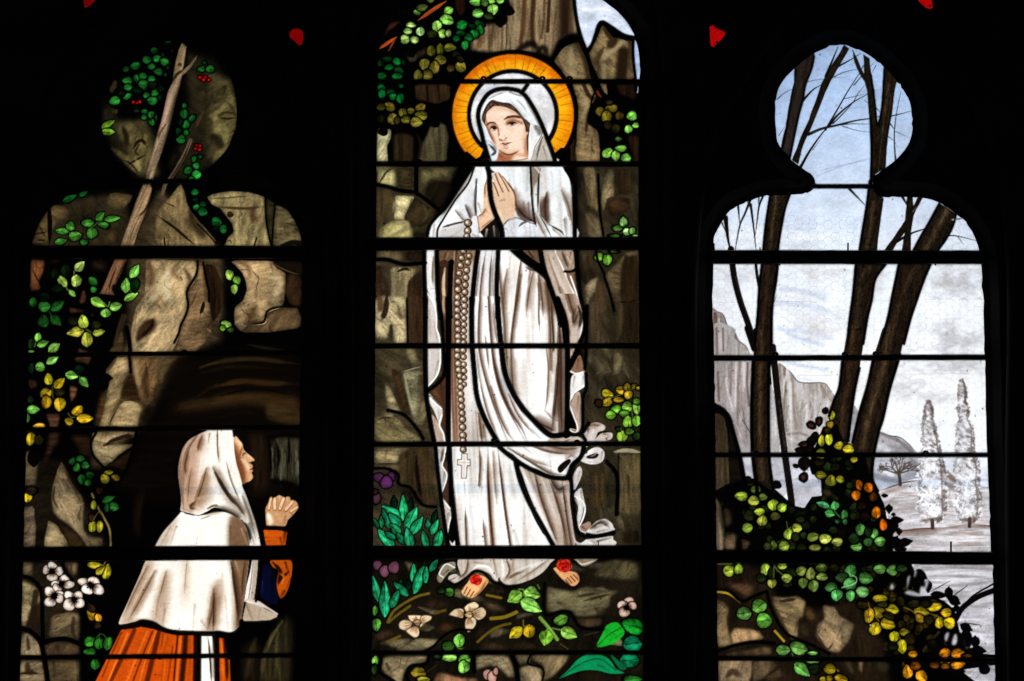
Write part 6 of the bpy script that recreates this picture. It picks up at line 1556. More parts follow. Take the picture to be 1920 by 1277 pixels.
    SL('''30 .8 .8 120 102 94 0; 100,-20 105,180
22 .8 .7 110 94 88 0; 150,-20 155,160
30 .7 .8 140 124 118; 200,40 175,180
40 .6 .8 130 114 108; 280,80 300,180
30 .7 .8 112 94 86 0; 110,330 120,560
40 .7 .9 130 114 108 0; 225,250 215,420 205,520
40 .7 .9 136 120 114 0; 290,250 275,420 270,700
30 .7 .8 100 82 74 0; 350,260 345,420 360,600
30 .6 .9 236 232 232 0; 190,250 180,420 230,640
26 .6 .8 232 228 228 0; 255,260 250,600
30 .6 .8 234 230 230 0; 320,260 320,440
20 .6 .8 150 136 130; 290,660 285,800
40 .5 .9 150 138 136; 320,880 350,970
8 .9 .3 80 66 62; 280,640 310,720 345,770 380,850
6 .9 .3 80 66 62; 300,590 315,660 325,730 345,770
8 .9 .3 90 78 74; 592,262 690,330 764,411 948,417 1000,460 1040,525
8 .8 .3 90 78 74; 240,0 252,62 332,122 372,195''')
    m = np.zeros((GH, GW), np.float32)
    for q in ('60,-20 240,-20 250,60 332,120 372,195 385,245 385,975 270,975 230,800 192,640 60,560', '592,262 680,320 762,411 945,415 1000,460 1040,522 1010,600 1010,990 640,990 620,700 598,450', '512,380 552,480 582,700 602,1000 512,1000'):
        c1, b1 = cover(G(spline(P(q), True))); m[b1[2]:b1[3], b1[0]:b1[1]] = np.maximum(m[b1[2]:b1[3], b1[0]:b1[1]], c1)
    CLIP[0] = m
    for i in range(120):
        x = rng.uniform(60, 1040); y = rng.uniform(-20, 760); l_ = rng.uniform(60, 260); d_ = 14 * rng.randn(); lt = rng.rand() < .4
        S([[(x + d_ * k) * CUR[2] + CUR[0], (y + l_ * k / 2) * CUR[2] + CUR[1]] for k in (0, 1, 2)], rng.uniform(8, 26), (236, 233, 234) if lt else (134 + 20 * rng.rand(), 118 + 16 * rng.rand(), 112), rng.uniform(.25, .6), .9)
    noclip()
    F('280,1010 388,1010 392,1200 320,1180', (196, 192, 200), 'c', tg='cliff'); F('528,1012 622,1012 655,1300 552,1300', (200, 197, 205), 'c', tg='cliff')
    F('685,1012 1240,1012 1240,1500 700,1500', (200, 197, 206), 'c', sm=0, tg='cliff')
    SL('30 .6 .8 140 134 144; 560,1060 610,1090\n40 .5 .8 150 144 152; 560,1180 620,1240\n30 .6 .8 140 132 140; 740,1180 800,1220\n40 .6 .8 236 234 240; 720,1120 780,1150\n30 .5 .8 160 154 162; 300,1060 370,1090\n30 .6 .8 150 142 152; 820,1250 900,1230\n30 .6 .8 232 230 236; 300,1110 370,1140')
    T(1580, 620)
    F('60,600 128,660 128,900 40,900', (176, 170, 176), 'c', tg='hill'); F('285,805 380,838 452,850 522,900 605,985 700,1015 250,1015 252,900', (176, 172, 178), 'c', tg='hill', clip=True)
    SL('50 .7 .8 128 118 118; 300,820 400,850 470,900\n40 .7 .8 120 112 114; 440,870 520,940 580,985\n70 .7 .9 232 230 234; 270,900 340,940 380,975\n30 .6 .8 140 132 134; 400,920 430,970'); noclip()
    S('285,808 380,838 452,850 522,900 600,982', 8, (84, 72, 72), .85, .3)
    F('225,1012 1180,1012 1180,1140 900,1140 700,1190 600,1180 480,1210 280,1290 225,1160', (184, 184, 194), 'c', tg='hill')
    SL('70 .8 .8 132 130 140 0; 230,1150 330,1180 450,1200\n60 .7 .8 150 148 158; 460,1190 540,1160 610,1150\n40 .8 .9 232 232 238; 310,1110 390,1150 420,1140\n60 .6 .8 120 112 116; 540,1020 600,1090 620,1150\n40 .6 .8 150 146 152; 300,1040 400,1030')
    F('805,1012 1200,1012 1200,1190 900,1180 820,1130', (226, 230, 240), 'c', tg='sky')
    T(1580, 880)
    F('295,172 450,112 600,88 720,80 820,20 900,90 940,132 1175,140 1190,700 380,700 400,520 340,300', (200, 195, 199), 'h', sm=0, tg='field')
    SL('''50 .8 .7 120 98 88; 812,10 860,60 925,105
60 .6 .8 140 120 112; 830,110 900,150 960,170
12 .9 .4 96 80 72; 300,170 450,118 520,100 620,86
60 .6 .9 150 132 124; 300,200 420,160 560,120
60 .5 .9 160 146 142; 380,250 480,200 600,210
60 .5 .9 150 134 130; 420,340 520,300 600,330
40 .5 .9 236 232 234; 440,270 560,260
50 .5 .9 234 230 232; 460,420 600,410
70 .6 .9 150 128 118; 480,520 640,500 800,490
60 .6 .9 140 122 116; 860,510 1000,500 1160,520
60 .5 .9 236 232 232; 700,540 900,560 1100,540
60 .5 .9 156 138 132; 560,620 700,640
60 .6 .9 150 134 130; 880,620 1020,600 1160,610
80 .5 .9 150 134 130; 840,200 870,330
80 .5 .9 158 142 138; 1120,260 1140,380
14 .9 .5 92 66 56 0; 455,495 600,478 700,472 830,468 1000,445 1175,452
30 .5 .9 120 94 84 0; 460,505 700,486 1000,458 1175,464''')
    F('590,745 1210,745 1230,1300 880,1300 900,1060 640,1060 500,1060 490,850', (196, 193, 199), 'h', sm=0, tg='field')
    F('880,1100 1230,1100 1240,1800 700,1800', (198, 195, 202), 'h', sm=0, tg='field')
    SL('''50 .6 .9 140 134 138 0; 640,790 900,780 1195,800
40 .6 .9 146 140 144 0; 700,860 900,850 1190,870
60 .6 .9 236 234 238 0; 640,830 900,815 1190,835
40 .6 .9 234 232 236; 720,920 900,880 1100,900
40 .6 .9 140 132 136; 800,930 1000,920 1180,900
50 .6 .9 150 144 150; 960,1080 1100,1100 1195,1070
50 .6 .9 236 234 240; 1000,1130 1190,1120
50 .5 .9 150 144 150; 960,1180 1190,1190
50 .5 .9 236 234 238; 1000,1240 1190,1230
50 .6 .9 136 130 134; 1040,1290 1200,1310
40 .5 .9 230 228 234; 1080,1360 1200,1350
50 .6 .9 140 134 138; 1100,1420 1210,1440''')
    T(0, 0, 1, 1)
    for i in range(150):
        y = rng.uniform(918, 1030) if i < 70 else rng.uniform(1062, 1280); x = rng.uniform(1670, 1850); l_ = rng.uniform(10, 46); lt = rng.rand() < .45
        S([[x - l_, y + 2 * rng.randn()], [x, y + rng.randn()], [x + l_, y + 2 * rng.randn()]], rng.uniform(1.5, 4.5), (238, 236, 238) if lt else (150, 136, 132), rng.uniform(.2, .5), .9)
    # little bare tree
    T(1580, 620)
    T(0, 0, 1, 1); bt = np.random.RandomState(3)
    def twig(x, y, a, l, w, d):
        x2, y2 = x + l * math.cos(a), y + l * .8 * math.sin(a)
        S([[x, y], [.5 * (x + x2) + bt.randn() * l * .06, .5 * (y + y2) + bt.randn() * l * .06], [x2, y2]], w, (84, 70, 64), .92 if d > 1 else .7, .3, 0)
        if d > 0:
            for k in range(2 + (bt.rand() < .6)): twig(x2, y2, a + bt.uniform(-.75, .75), l * bt.uniform(.62, .85), max(1.1, w * .66), d - 1)
            if d > 2: twig(.6 * x + .4 * x2, .6 * y + .4 * y2, a + bt.choice([-1, 1]) * bt.uniform(.7, 1.1), l * .8, w * .6, d - 1)
    S([[1688, 909], [1687, 897], [1685, 886]], 6, (72, 58, 52), .95, .3, 0)
    for a_ in (-2.75, -2.25, -1.8, -1.35, -.9, -.4): twig(1685, 889, a_, 15, 2.6, 3)
    # two snow-laden poplars
    rr = np.random.RandomState(5); T(0, 0, 1, 1)
    def poplar(rows, seedn):
        cx = np.array([r[1] for r in rows]); yy = np.array([r[0] for r in rows]); hw = np.array([r[2] for r in rows]) / 2
        ye = np.arange(yy[0], yy[-1], 3.2); Lp, Rp = [], []
        for y in ye:
            c = np.interp(y, yy, cx); h = np.interp(y, yy, hw) * (1 + .16 * math.sin(y / 4.7 + seedn) + .10 * math.sin(y / 2.1)); Lp.append([c - h * (1 + .10 * rr.randn()) - .8 * rr.rand(), y]); Rp.append([c + h * (1 + .10 * rr.randn()) + .8 * rr.rand(), y])
        F(np.array(Lp + Rp[::-1]), (242, 242, 246), 'c', name='poplar', tg='poplar')
        for i in range(150):
            k = rr.rand(); y = yy[0] + (yy[-1] - yy[0]) * k; h = np.interp(y, yy, hw); c = np.interp(y, yy, cx); x = c + h * rr.uniform(-.9, 1)
            S([[x - 3, y - 2], [x, y], [x + 4, y + 2]], rr.uniform(3, 8), (120, 108, 110) if x > c else (160, 150, 154), rr.uniform(.25, .6), .95)
        S([[c + h * .7, y] for c, y, h in zip(cx, yy, hw)], 6, (110, 96, 92), .5, .95, 0)
        for i in range(3200):
            k = rr.rand() ** .85; y = yy[0] + (yy[-1] - yy[0]) * k; h = np.interp(y, yy, hw); c = np.interp(y, yy, cx)
            e = rr.rand(); side = rr.choice([-1, 1, 1]); u = side * (1.04 - abs(rr.randn()) * .3) if e < .72 else rr.uniform(-1, 1)
            if abs(u) > 1.12: continue
            x = c + u * h; w = .6 * vn(np.array([x]) / 9, np.array([y]) / 8, seedn)[0] + .4 * vn(np.array([x]) / 3.5, np.array([y]) / 3.5, seedn)[0]
            if w < .42 + (.06 if abs(u) < .6 else 0): continue
            a_ = rr.uniform(0, 6.28); l_ = rr.uniform(.6, 1.9); g_ = rr.rand()
            S([[x - l_ * math.cos(a_), y - l_ * math.sin(a_)], [x + l_ * math.cos(a_), y + l_ * math.sin(a_)]], rr.uniform(1.2, 2.6), (58 + 44 * g_, 44 + 42 * g_, 42 + 44 * g_), rr.uniform(.45, .95), .4)
    poplar([(752, 1741, 6), (762, 1741, 16), (780, 1741, 20), (796, 1741, 27), (812, 1743, 27), (824, 1744, 35), (842, 1745, 38), (860, 1746, 44), (880, 1747, 50), (905, 1748, 52), (930, 1748, 52), (955, 1748, 54), (970, 1748, 46), (980, 1748, 26)], 1)
    poplar([(711, 1803, 4), (722, 1803, 14), (740, 1804, 17), (752, 1804, 15), (766, 1806, 25), (784, 1807, 18), (800, 1809, 31), (820, 1809, 36), (842, 1809, 36), (864, 1812, 46), (884, 1813, 50), (905, 1814, 44), (930, 1816, 48), (955, 1816, 48), (970, 1816, 40), (980, 1816, 24)], 2)
    T(1580, 880)
    SL('30 .95 .3 62 48 44 0; 716,405 718,468\n28 .95 .3 62 48 44 0; 1014,395 1012,456\n40 .6 .8 100 80 72; 620,415 720,400 810,400\n40 .6 .8 100 80 72; 940,400 1000,405 1080,390\n14 .7 .5 90 70 62; 690,470 745,470\n40 .4 .8 206 214 232 0; 640,110 700,112 750,110')
    # --- trunks and branches
    T(1430, 70)
    TR = (32, 25, 19); DEFT[0] = 2
    F('255,205 330,130 408,90 414,150 392,250 342,380 322,500 292,610 257,770 217,975 143,885 180,720 200,600 230,440 250,360', (44, 36, 33), 'b', ang=1.75, tg='tree_trunk', clip=True)
    SL('50 0.56 1 52 43 39; 330,230 290,450 240,640 200,880\n26 .9 .6 10 8 7 0; 262,260 235,440 195,700 160,880'); noclip()
    F('650,60 692,88 640,180 592,260 545,350 500,440 440,590 387,720 342,820 312,900 282,1015 232,982 270,890 320,760 370,650 420,510 470,370 520,270 570,190 622,108', TR, tex='t', ang=1.75, tg='tree_trunk')
    F('803,135 852,168 867,300 892,420 897,520 902,640 912,700 940,620 952,500 966,225 1090,330 1066,368 1047,480 1037,600 1012,720 992,880 982,1045 902,1090 862,1200 868,900 858,700 843,560 833,430 813,340 808,200', TR, tex='t', ang=1.75, tg='tree_trunk')
    SL('50 0.68 1 71 53 38; 1005,380 975,600 945,850 922,1080\n16 .6 .8 70 52 38; 1025,460 1000,700')
    S('718,100 758,220 800,310 834,380', 32, TR, 1, 0, 1)
    SL('''24 1 .1 26 21 20; 300,1040 380,900 480,760 545,690
20 1 .1 26 21 20; 535,700 600,620 720,520 835,455
16 1 .1 26 21 20; 500,740 600,570 680,430 770,290 806,225
10 1 .1 30 25 24; 560,690 640,610 720,520 760,450 812,385
24 1 .1 24 20 18; 365,775 470,730 600,700 740,665 860,648 945,628
10 1 .1 30 25 24; 1025,628 1100,612 1185,588
9 .9 .2 36 30 30; 620,700 720,690 866,695
7 .9 .2 40 34 34; 640,710 760,745 862,756
22 1 .1 26 21 20; 316,510 400,420 462,382
24 1 .1 22 17 16; 505,310 550,200 602,75
15 1 .1 28 23 22; 598,235 700,180 782,128
8 .9 .2 40 34 36; 556,322 660,275 792,250
6 .9 .2 44 38 40; 345,358 430,340 505,330
8 .9 .2 40 34 34; 115,495 180,440 248,408
6 .8 .2 46 40 42; 128,785 180,708
9 .9 .2 34 28 28; 728,382 790,310 884,208
6 .9 .2 40 34 34; 905,225 868,292
13 .95 .1 30 25 24; 1062,1000 1050,800 1066,620 1102,435
14 .9 .1 30 25 24; 1014,685 1052,735
5 .9 .2 44 38 40; 1060,750 1170,803
6 .9 .2 40 34 34; 1000,790 1050,830 1077,884
10 .9 .1 30 25 24; 896,555 942,602
6 .9 .2 44 38 40; 650,490 720,475 834,448
6 .9 .2 44 38 40; 815,505 845,530
6 .9 .2 44 38 40; 800,228 770,300
4 .7 .3 60 56 66; 880,430 920,420
4 .7 .3 60 56 66; 555,320 660,322''')
    SL('8 .6 .6 90 84 88; 390,760 480,728 560,708\n8 .6 .6 70 60 58; 400,900 480,790\n8 .5 .6 60 50 46; 420,640 470,520')
    T(1320, 340)
    F('528,90 692,90 652,210 627,330 607,450 592,560 468,560 488,400 508,250 523,160', (33, 26, 19), tex='t', ang=1.75, tg='tree_trunk')
    F('463,655 592,655 577,800 547,1000 542,1300 402,1300 428,1050 438,850', (33, 26, 19), tex='t', ang=1.75, tg='tree_trunk')
    SL('45 0.72 1 74 61 43 0; 578,100 552,300 522,560\n55 0.68 1 61 41 30 0; 512,650 485,1000 452,1300')
    SL('''50 1 .05 20 16 15 0; 215,540 240,760 290,960 350,1130 405,1300
40 1 .05 20 16 15; 172,290 190,450 216,580
14 1 .1 24 19 18; 138,320 168,395
22 1 .1 30 23 21; 378,125 330,250 290,340 262,470 248,560
18 1 .1 34 27 25; 272,195 286,345
9 .9 .2 40 34 32; 348,165 378,235
22 1 .1 32 26 24; 372,185 394,350 410,500 418,560
24 1 .1 26 21 20 0; 412,650 425,760 442,850
18 1 .1 36 29 27; 472,115 440,200 420,350 410,430
12 1 .1 36 29 27; 438,125 434,210
22 1 .1 22 18 17; 1160,60 1285,190
6 .8 .2 40 34 32; 560,960 582,900''')
    SL('7 .7 .4 100 82 76; 330,250 290,340 268,450\n7 .6 .4 96 80 74; 432,210 416,350\n8 .6 .5 70 58 54; 250,760 300,950 360,1120')
    T(1580, 340)
    F('212,-20 330,140 312,250 287,430 272,560 132,560 158,380 188,200', TR, tex='t', ang=1.75, tg='tree_trunk'); F('103,655 350,655 262,780 232,950 197,1100 167,1300 32,1300 58,1080 83,880', TR, tex='t', ang=1.75, tg='tree_trunk')
    F('645,120 598,128 560,210 500,310 420,430 325,560 392,560 442,480 522,370 572,260', TR, tex='t', ang=1.75, tg='tree_trunk'); F('513,120 557,120 572,250 547,400 542,560 468,560 493,420 503,250', TR, tex='t', ang=1.75, tg='tree_trunk')
    F('772,170 912,262 884,350 834,450 757,560 560,560 618,450 688,330', TR, tex='t', ang=1.75, tg='tree_trunk'); F('447,655 706,655 652,780 592,950 542,1100 492,1300 296,1300 358,1100 398,900 428,760', TR, tex='t', ang=1.75, tg='tree_trunk')
    SL('''55 0.72 1 77 62 44 0; 246,165 222,350 188,560
75 0.68 1 65 49 33 0; 215,690 150,780 128,1000 92,1300
92 0.72 1 80 65 48 0; 832,225 750,380 650,560
32 0.48 1 96 79 61; 820,260 740,400
75 0.68 1 68 49 34 0; 595,670 505,830 432,1050 385,1300
45 0.48 1 52 36 26 0; 490,680 480,800
24 1 .1 22 17 16; 478,125 522,205
24 1 .1 22 18 17; 436,478 550,415 685,370
14 1 .1 26 21 20; 888,300 950,300
11 1 .1 32 26 26; 826,430 930,440 1075,476
6 .9 .2 40 34 34; 918,442 968,508
8 .5 .5 150 160 180; 560,240 600,200 660,160''')
    O(900, 305, 30, 8, 0, (190, 200, 218), name=None, rim=0)
    T(1320, 620)
    F('395,-20 545,-20 550,200 520,300 520,970 557,1300 425,1300 385,970 378,600 393,240', (33, 26, 19), tex='t', ang=1.75, tg='tree_trunk'); F('1148,-20 1290,-20 1242,300 1202,480 1172,700 1150,890 990,890 1038,560 1080,450 1100,250', (33, 26, 19), tex='t', ang=1.75, tg='tree_trunk')
    SL('''78 0.72 1 77 55 38 0; 452,-20 447,500 452,970 470,1180
38 0.4 1 96 73 54 0; 445,300 448,900
78 0.72 1 71 50 36 0; 1195,-20 1150,400 1108,600 1098,850
38 0.4 1 89 67 49; 1150,420 1110,620''')
    SL('54 1 .05 24 20 20 0; 548,130 578,420 608,700 640,950 690,1300 705,1440\n26 .8 .6 50 40 40 0; 600,560 630,800 650,950\n24 1 .05 20 17 17 0; 510,225 530,420\n48 1 .05 18 15 14 0; 345,-20 400,145\n40 .7 .3 20 16 14; 520,230 570,300')
    T(1580, 620)
    F('320,-20 508,-20 462,190 432,280 372,480 322,700 292,800 252,980 238,1300 50,1300 78,900 138,640 198,430 248,200', (33, 26, 19), tex='t', ang=1.75, tg='tree_trunk')
    SL('105 0.72 1 81 62 44 0; 385,-20 295,400 205,700 160,930\n38 0.4 1 104 84 62; 270,480 190,760\n88 0.64 1 52 36 23; 150,960 130,1140')
    DEFT[0] = 1
    # dark arched shape at lower left
    T(1320, 620)
    F('60,585 100,590 152,628 202,690 242,830 292,1010 332,1200 330,1300 60,1300', (12, 9, 7)); F('86,660 130,665 162,700 187,800 197,1000 202,1200 197,1300 86,1300', (70, 58, 44), 'v', ang=1.57, tg='rock'); F('205,760 235,880 262,1010 290,1200 205,1200', (24, 19, 14), 'v')
    # --- shrubs: black ground with leaves
    T(1320, 880)
    F('60,190 180,120 330,80 400,70 520,160 570,160 660,240 720,290 800,310 860,220 940,210 930,60 860,40 840,-20 860,-130 880,-160 950,-340 1060,-360 1140,-160 1290,-100 1320,40 1340,60 1380,150 1440,280 1460,390 1500,400 1510,520 1510,700 1640,720 1690,830 1600,960 1700,1010 1830,1010 1930,1060 2000,1120 2030,1250 2060,1370 2120,1420 2200,1470 2340,1480 2340,1560 2060,1600 1990,1560 2200,1720 2300,1800 60,1800', (5, 5, 4), sm=0)
    for q in ((1010, -330, 24, 20, 0), (938, -260, 20, 30, 0), (970, -130, 30, 34, 0)): pass
    ur = np.random.RandomState(17); T(0, 0, 1, 1); ip = P('1345,915 1400,900 1440,935 1500,960 1545,935 1540,860 1560,800 1600,840 1640,900 1660,960 1690,1030 1700,1090 1760,1130 1800,1180 1800,1275 1680,1275 1620,1200 1560,1110 1400,1090 1345,1060')
    for i in range(420):
        x, y = ur.uniform(1345, 1800), ur.uniform(800, 1275); a1 = ip; b1 = np.roll(ip, -1, 0); cr = (a1[:, 1] <= y) != (b1[:, 1] <= y)
        if not np.sum(cr & (x < a1[:, 0] + (y - a1[:, 1]) * (b1[:, 0] - a1[:, 0]) / np.where(a1[:, 1] == b1[:, 1], 1, b1[:, 1] - a1[:, 1]))) % 2: continue
        k = ur.uniform(.5, 1.25); yel = 0 if x < 1600 else (1 if y > 1100 else .3)
        cdk = np.array([34, 42, 17]) * (1 - yel) + np.array([52, 42, 13]) * yel
        O(x, y, ur.uniform(6, 9.5), ur.uniform(5, 7), ur.uniform(-90, 90), tuple(cdk * k), name=None, rim=.5)
    T(1320, 620)
    for q in ((857, 755, 32, 24, 20), (918, 722, 22, 30, 0), (968, 640, 18, 20, 0), (885, 850, 26, 34, 0), (805, 910, 36, 22, 0), (845, 940, 30, 26, 0), (780, 965, 40, 20, 20), (800, 1060, 40, 46, 0), (735, 1080, 14, 9, 0), (795, 1170, 30, 34, 0), (860, 880, 30, 30, 0), (350, 1190, 26, 20, 0), (580, 1230, 30, 24, 0)): O(*q, (22, 15, 14), name=None)
    SL('6 .95 .2 20 16 14; 890,770 910,790\n6 .95 .2 20 16 14; 770,1085 720,1080\n6 .95 .2 20 16 14; 800,1130 830,1180\n5 .95 .2 20 16 14; 325,1185 360,1215\n5 .9 .2 230 228 234; 815,1083 850,1083')
    for q in ((855, 755, 22, 14, 20), (915, 725, 13, 20, 0), (800, 910, 24, 13, 0), (795, 1170, 18, 22, 0)): O(*q, (66, 40, 34), name=None, rim=0)
    T(1580, 880)
    for q in ((370, 315, 22, 26, 0), (430, 405, 40, 22, 0), (400, 460, 38, 40, 0), (450, 497, 16, 20, 0), (420, 580, 34, 38, 20), (497, 582, 46, 26, -10), (460, 635, 36, 18, 0), (335, 210, 16, 8, 0), (405, 360, 8, 8, 0)): L(q[0] - 1.15 * max(q[2], q[3]) * math.cos(math.radians(q[4] + (90 if q[3] > q[2] else 0))), q[1] - 1.15 * max(q[2], q[3]) * math.sin(math.radians(q[4] + (90 if q[3] > q[2] else 0))), q[0] + 1.2 * max(q[2], q[3]) * math.cos(math.radians(q[4] + (90 if q[3] > q[2] else 0))), q[1] + 1.2 * max(q[2], q[3]) * math.sin(math.radians(q[4] + (90 if q[3] > q[2] else 0))), 2 * min(q[2], q[3]), (12, 9, 9), name=None)
    T(1580, 977)
    for q in ((620, 430, 46, 34, 30), (545, 490, 32, 46, 10), (612, 482, 34, 50, -15), (605, 540, 34, 36, 0), (682, 520, 24, 38, 0), (520, 580, 34, 20, 0), (765, 590, 48, 22, 5), (847, 577, 26, 40, 0), (892, 635, 40, 32, 30), (985, 850, 40, 28, 25), (910, 695, 22, 20, 0), (855, 930, 44, 44, 0), (935, 945, 30, 42, 0), (990, 940, 38, 62, -10), (1058, 965, 30, 38, 0), (1085, 1030, 46, 26, 10), (1130, 1175, 36, 42, 0), (1060, 1130, 40, 30, 0), (900, 1200, 60, 40, 0)): L(q[0] - 1.15 * max(q[2], q[3]) * math.cos(math.radians(q[4] + (90 if q[3] > q[2] else 0))), q[1] - 1.15 * max(q[2], q[3]) * math.sin(math.radians(q[4] + (90 if q[3] > q[2] else 0))), q[0] + 1.2 * max(q[2], q[3]) * math.cos(math.radians(q[4] + (90 if q[3] > q[2] else 0))), q[1] + 1.2 * max(q[2], q[3]) * math.sin(math.radians(q[4] + (90 if q[3] > q[2] else 0))), 2 * min(q[2], q[3]), (11, 9, 9), name=None)
    F('518,450 560,440 570,540 600,590 680,590 650,560 600,520 590,440 560,560 520,560', (4, 4, 4), a=0)
    SL('''44 1 .05 14 11 11 0; 905,780 960,690 1080,605 1215,550
14 1 .1 16 13 13 0; 968,672 1050,590 1205,500
8 .95 .2 24 20 20; 1085,580 1110,515
7 .9 .2 40 36 38; 690,570 780,520 865,475
8 .9 .2 34 30 32; 858,622 920,570 1000,512
9 .9 .2 34 30 32; 925,818 1020,820 1115,832
9 .9 .2 24 20 20; 1125,1065 1215,1030
7 .9 .2 24 20 20; 1110,1070 1215,1080
9 .9 .2 24 20 20; 1040,1230 1110,1150
9 .9 .2 24 20 20; 1140,1150 1220,1200
8 .9 .2 24 20 20; 1060,1260 1130,1200
9 .95 .2 12 10 10; 640,600 720,620 830,640''')
    FL('''188 184 192 c 1; 515,455 540,436 525,500 515,540
190 186 194 c 1; 575,390 590,400 582,440 572,450
188 186 192 c 1; 625,520 655,530 660,470 690,480 648,580 615,590
186 184 190 c 1; 505,560 540,555 600,575 640,595 580,600 500,580
180 178 186 c 1; 380,520 395,500 410,540 380,545
186 182 190 c 1; 820,900 850,890 830,960 815,940
188 184 192 c 1; 895,900 915,930 905,985 870,980
188 184 192 c 1; 960,930 975,1000 1010,1010 980,1010
170 166 176 c 1; 970,1205 1030,1190 1060,1180 1010,1220''')
    F('1055,1235 1110,1150 1160,1150 1230,1190 1230,1300 1130,1250 1100,1270', (176, 172, 182), 'c', soft=1)
    SL('9 .95 .2 14 12 12; 1060,1260 1130,1180\n9 .95 .2 14 12 12; 1150,1150 1220,1200'); O(1130, 1180, 36, 36, 0, (12, 10, 10), name=None)
    S('645,1035 700,960 768,888', 22, (60, 50, 34), .9, .4, 0, 'b', ang=-.9)
    # rocks under the shrubs
    T(0, 0, 1, 1); F('1338,1040 1420,1060 1470,1130 1540,1140 1600,1120 1660,1200 1680,1340 1330,1340', (34, 25, 18), 'r', sm=0, soft=6)
    T(1320, 880)
    FL('''80 66 54 v 3; 88,208 130,280 157,450 162,645 90,645
112 96 84 v 2; 92,330 125,400 150,520 155,645 92,645
84 68 54 r 4; 160,300 215,340 222,430 165,472
104 84 68 r 2; 163,530 252,508 252,640 163,640
84 64 50 r 3; 303,555 372,580 342,640 303,640
44 32 22 r 6; 640,480 760,520 720,600 640,600
80 60 44 r 4; 960,150 1020,190 1030,215 960,215
40 30 22 r 6; 1020,480 1130,490 1100,530''', tg='rock', ang=1.57)
    S('700,-20 860,30 960,80', 40, (100, 70, 50), .0, .5)
    T(1320, 977)
    FL('''124 104 80 r 2; 96,625 160,648 198,700 187,800 202,900 244,1005 96,1005
150 122 92 r 2; 203,912 240,850 360,858 432,880 484,942 330,972 228,1003
90 64 48 r 4; 172,480 250,500 350,488 412,520 382,592 340,615 258,560 200,520
134 114 86 r 2; 537,600 620,608 762,598 812,640 802,760 752,790 752,930 700,945 640,850 580,740
84 61 40 r 4; 800,680 862,690 905,790 850,802 808,760
134 114 90 r 2; 947,665 1052,688 1072,750 1200,830 1152,962 1082,1055 1000,1042 888,920 900,830 958,780
104 82 63 r 2; 168,1058 370,1020 480,998 540,1010 540,1070 190,1070
122 103 84 r 2; 106,1092 382,1092 392,1180 362,1300 106,1300
100 82 66 r 2; 390,1095 532,1098 584,1150 500,1240 390,1300
90 70 52 r 2; 478,1252 602,1168 645,1230 520,1300
60 46 34 r 6; 750,800 840,800 860,930 770,930
44 32 24 r 6; 1090,900 1180,960 1150,1040''', tg='rock')
    SL('40 .8 .7 66 46 30; 120,650 190,700\n30 .8 .7 60 42 28; 185,760 200,900\n26 .9 .5 50 36 24; 610,640 700,628 740,620\n12 .7 .5 70 52 36; 580,700 640,840 690,930\n30 .7 .8 70 52 36; 740,800 720,920\n30 .7 .8 70 52 36; 1090,860 1060,940\n14 .8 .5 60 44 30; 900,900 980,1020 1040,960\n40 .6 .8 60 44 32; 940,800 910,900\n60 .8 .7 60 46 34; 180,1240 230,1200 290,1240\n14 .7 .5 60 46 34; 390,1100 380,1200\n20 .5 .8 160 138 108; 440,880 470,930\n30 .5 .8 156 136 106; 1000,720 1010,780\n12 .7 .5 80 60 44; 1080,840 1120,900 1080,950')
    T(1580, 977)
    FL('''130 113 90 r 2; -10,790 90,820 62,900 52,970 -10,1005
46 36 24 v 5; 80,850 170,960 180,1060 60,1060
70 58 42 v 4; 5,1110 60,1120 95,1210 60,1220
96 82 62 v 3; 128,1120 165,1120 150,1210 128,1180
52 44 32 v 6; 250,1120 370,1130 360,1200 270,1200
60 48 36 r 5; 0,1240 60,1277 0,1300''', tg='rock', ang=1.4)
    T(1320, 620)
    OL('1022 675 22 37 0 200 190 48/1007 750 26 28 0 140 118 36/938 880 24 45 0 196 190 54/998 862 28 51 0 190 190 54/1080 918 36 31 -10 186 170 42/1152 945 44 33 10 212 196 48/932 965 34 22 0 174 168 48/925 1015 30 13 0 184 180 54/1198 1028 28 23 0 174 164 42/932 1150 44 29 10 102 94 27/1013 1200 42 43 0 132 120 36/1085 1185 34 27 20 152 140 39/1240 1230 28 39 0 214 98 18/985 800 26 20 20 60 50 18/920 1050 40 26 0 34 30 12')
    T(1320, 880)
    OL('1218 205 36 37 0 230 132 18/300 215 49 35 0 164 184 66/412 160 40 31 0 100 114 42/397 250 42 37 0 178 192 82/470 222 32 27 0 106 118 48/553 285 42 43 0 162 176 60/622 305 36 35 -30 174 190 72/445 340 40 29 0 162 176 60/465 410 38 41 20 164 186 72/360 370 40 40 0 46 50 22/567 375 38 31 0 76 78 34/347 467 40 37 -15 142 164 60/740 470 38 37 10 184 190 72/673 517 34 43 0 180 196 72/638 612 42 37 -10 130 146 54/555 608 28 35 0 94 106 36/505 615 30 29 0 60 66 27/870 540 46 33 -15 134 142 60/967 555 48 37 0 188 194 98/1065 580 42 33 -5 160 162 82/885 625 46 25 0 118 118 54/770 400 34 24 0 40 44 20/730 540 30 34 0 40 44 20/780 620 36 24 0 40 40 20')
    LL('1000 300 898 265 52 96 180 112/1055 320 1035 255 70 96 176 102/968 340 1045 365 62 86 166 90/1125 400 1100 322 64 52 98 54/1080 425 1045 402 34 46 92 48')
